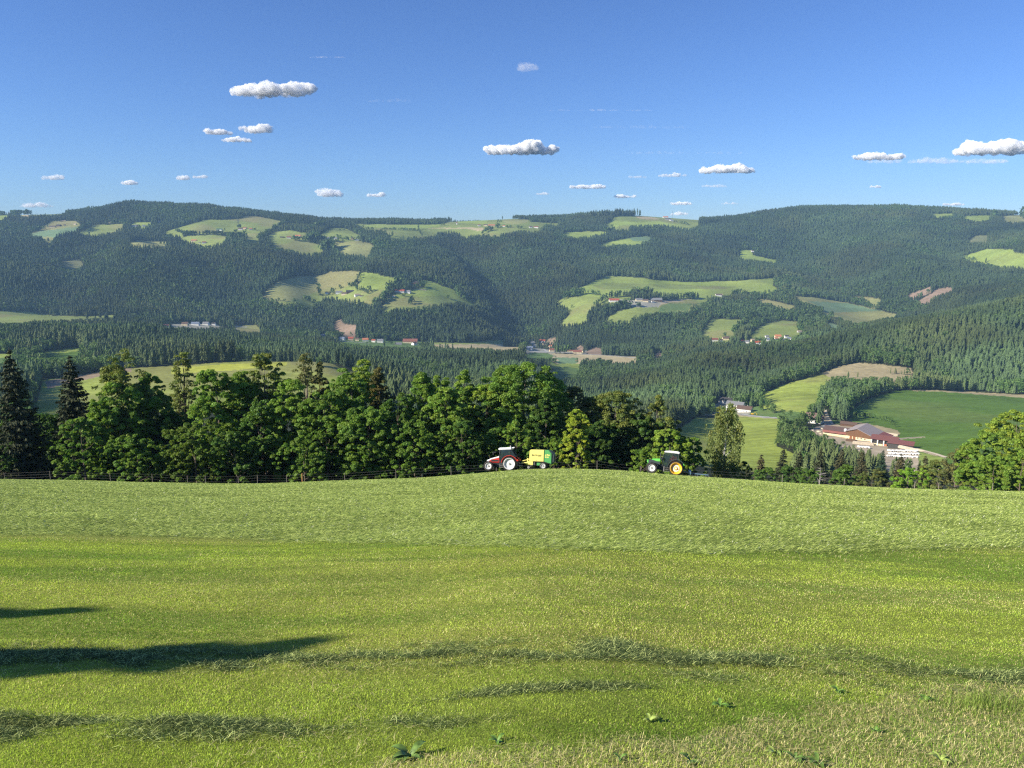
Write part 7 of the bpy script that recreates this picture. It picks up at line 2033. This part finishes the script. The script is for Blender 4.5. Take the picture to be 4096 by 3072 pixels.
def mat_weed(name, rgb):
    m, nt, b = new_mat(name); b.inputs['Base Color'].default_value = (*rgb, 1); b.inputs['Roughness'].default_value = .5
    tc = nt.nodes.new('ShaderNodeTexCoord'); nz = nt.nodes.new('ShaderNodeTexNoise'); nz.inputs['Scale'].default_value = 30
    hs = nt.nodes.new('ShaderNodeHueSaturation'); hs.inputs['Color'].default_value = (*rgb, 1)
    nt.links.new(tc.outputs['Object'], nz.inputs['Vector']); nt.links.new(nz.outputs['Fac'], hs.inputs['Value']); hs.inputs['Saturation'].default_value = 1
    ml = nt.nodes.new('ShaderNodeMath'); ml.operation = 'MULTIPLY'; ml.inputs[1].default_value = 2.0
    nt.links.new(nz.outputs['Fac'], ml.inputs[0]); nt.links.new(ml.outputs[0], hs.inputs['Value'])
    nt.links.new(hs.outputs[0], b.inputs['Base Color'])
    return m
W1, W2, W3 = mat_weed('weed_green', (.13, .24, .035)), mat_weed('weed_dark', (.12, .20, .035)), mat_weed('weed_pale', (.30, .38, .08))
def xy_at(u, v):
    for yy in np.linspace(2.6, 30, 1200):
        z = float(meadow_z(np.array([float(u)]), np.array([yy]))[0])
        d = yy * CP - z * SP
        if 1536 - F * (z * CP + yy * SP) / d <= v: break
    return (u - 2048) * d / F, yy
for (u, v, n_, L, t_, lab) in [(1640, 3040, 7, .15, W2, 'grey-green broad leaved weed with long curled leaves at the lower edge, left of the middle'), (1990, 2975, 8, .07, W1, 'small leafy weed at the front of the dry grass'), (1880, 3055, 5, .05, W2, 'tiny dark weed right of the long leaved one'),
    (2600, 2890, 12, .07, W3, 'grass tuft of fresh narrow leaves on the dry edge'), (2760, 3050, 7, .08, W2, 'dark leafed weed in the lower middle right'), (2880, 2830, 9, .08, W1, 'ferny weed at the upper end of the dry strip'),
    (3100, 3020, 6, .075, W3, 'pale yellow-green leaf rosette near the bottom edge'), (3180, 3045, 9, .08, W2, 'dark leaf rosette beside the pale one'), (3350, 2770, 9, .07, W1, 'low green weed halfway along the dry strip'), (3700, 2810, 8, .08, W1, 'leafy weed left of the tall grass clump'),
    (3270, 3060, 7, .09, W2, 'broad leaved dark weed cut by the bottom edge'), (3760, 3050, 8, .08, W3, 'pale leaf rosette in the lower right corner'), (3500, 2930, 10, .06, W1, 'clover like patch in the dry grass'), (2480, 3045, 6, .06, W1, 'small weed at the bottom edge below the fresh tuft')]:
    xx, yy = xy_at(u, v)
    weed(xx, yy, n_, L, t_, lab, up=.8)
# clump of taller fresh grass at the right
xx, yy = xy_at(3960, 2830)
n = 700
gx = xx + r7.normal(0, .26, n); gy = yy + r7.normal(0, .12, n); gz = ground(gx, gy)
colr = np.array([[.24, .32, .07]]) * r7.uniform(.6, 1.5, (n, 1))
blades(gx, gy, gz, r7.uniform(.05, .13, n), np.full(n, .004), r7.uniform(.1, .6, n), colr, M_GRASS, 'grass_tuft')
tag(bpy.data.objects['grass_tuft'], 'taller fresh green grass left uncut in the dry lower right corner', 'grass', kind='stuff')
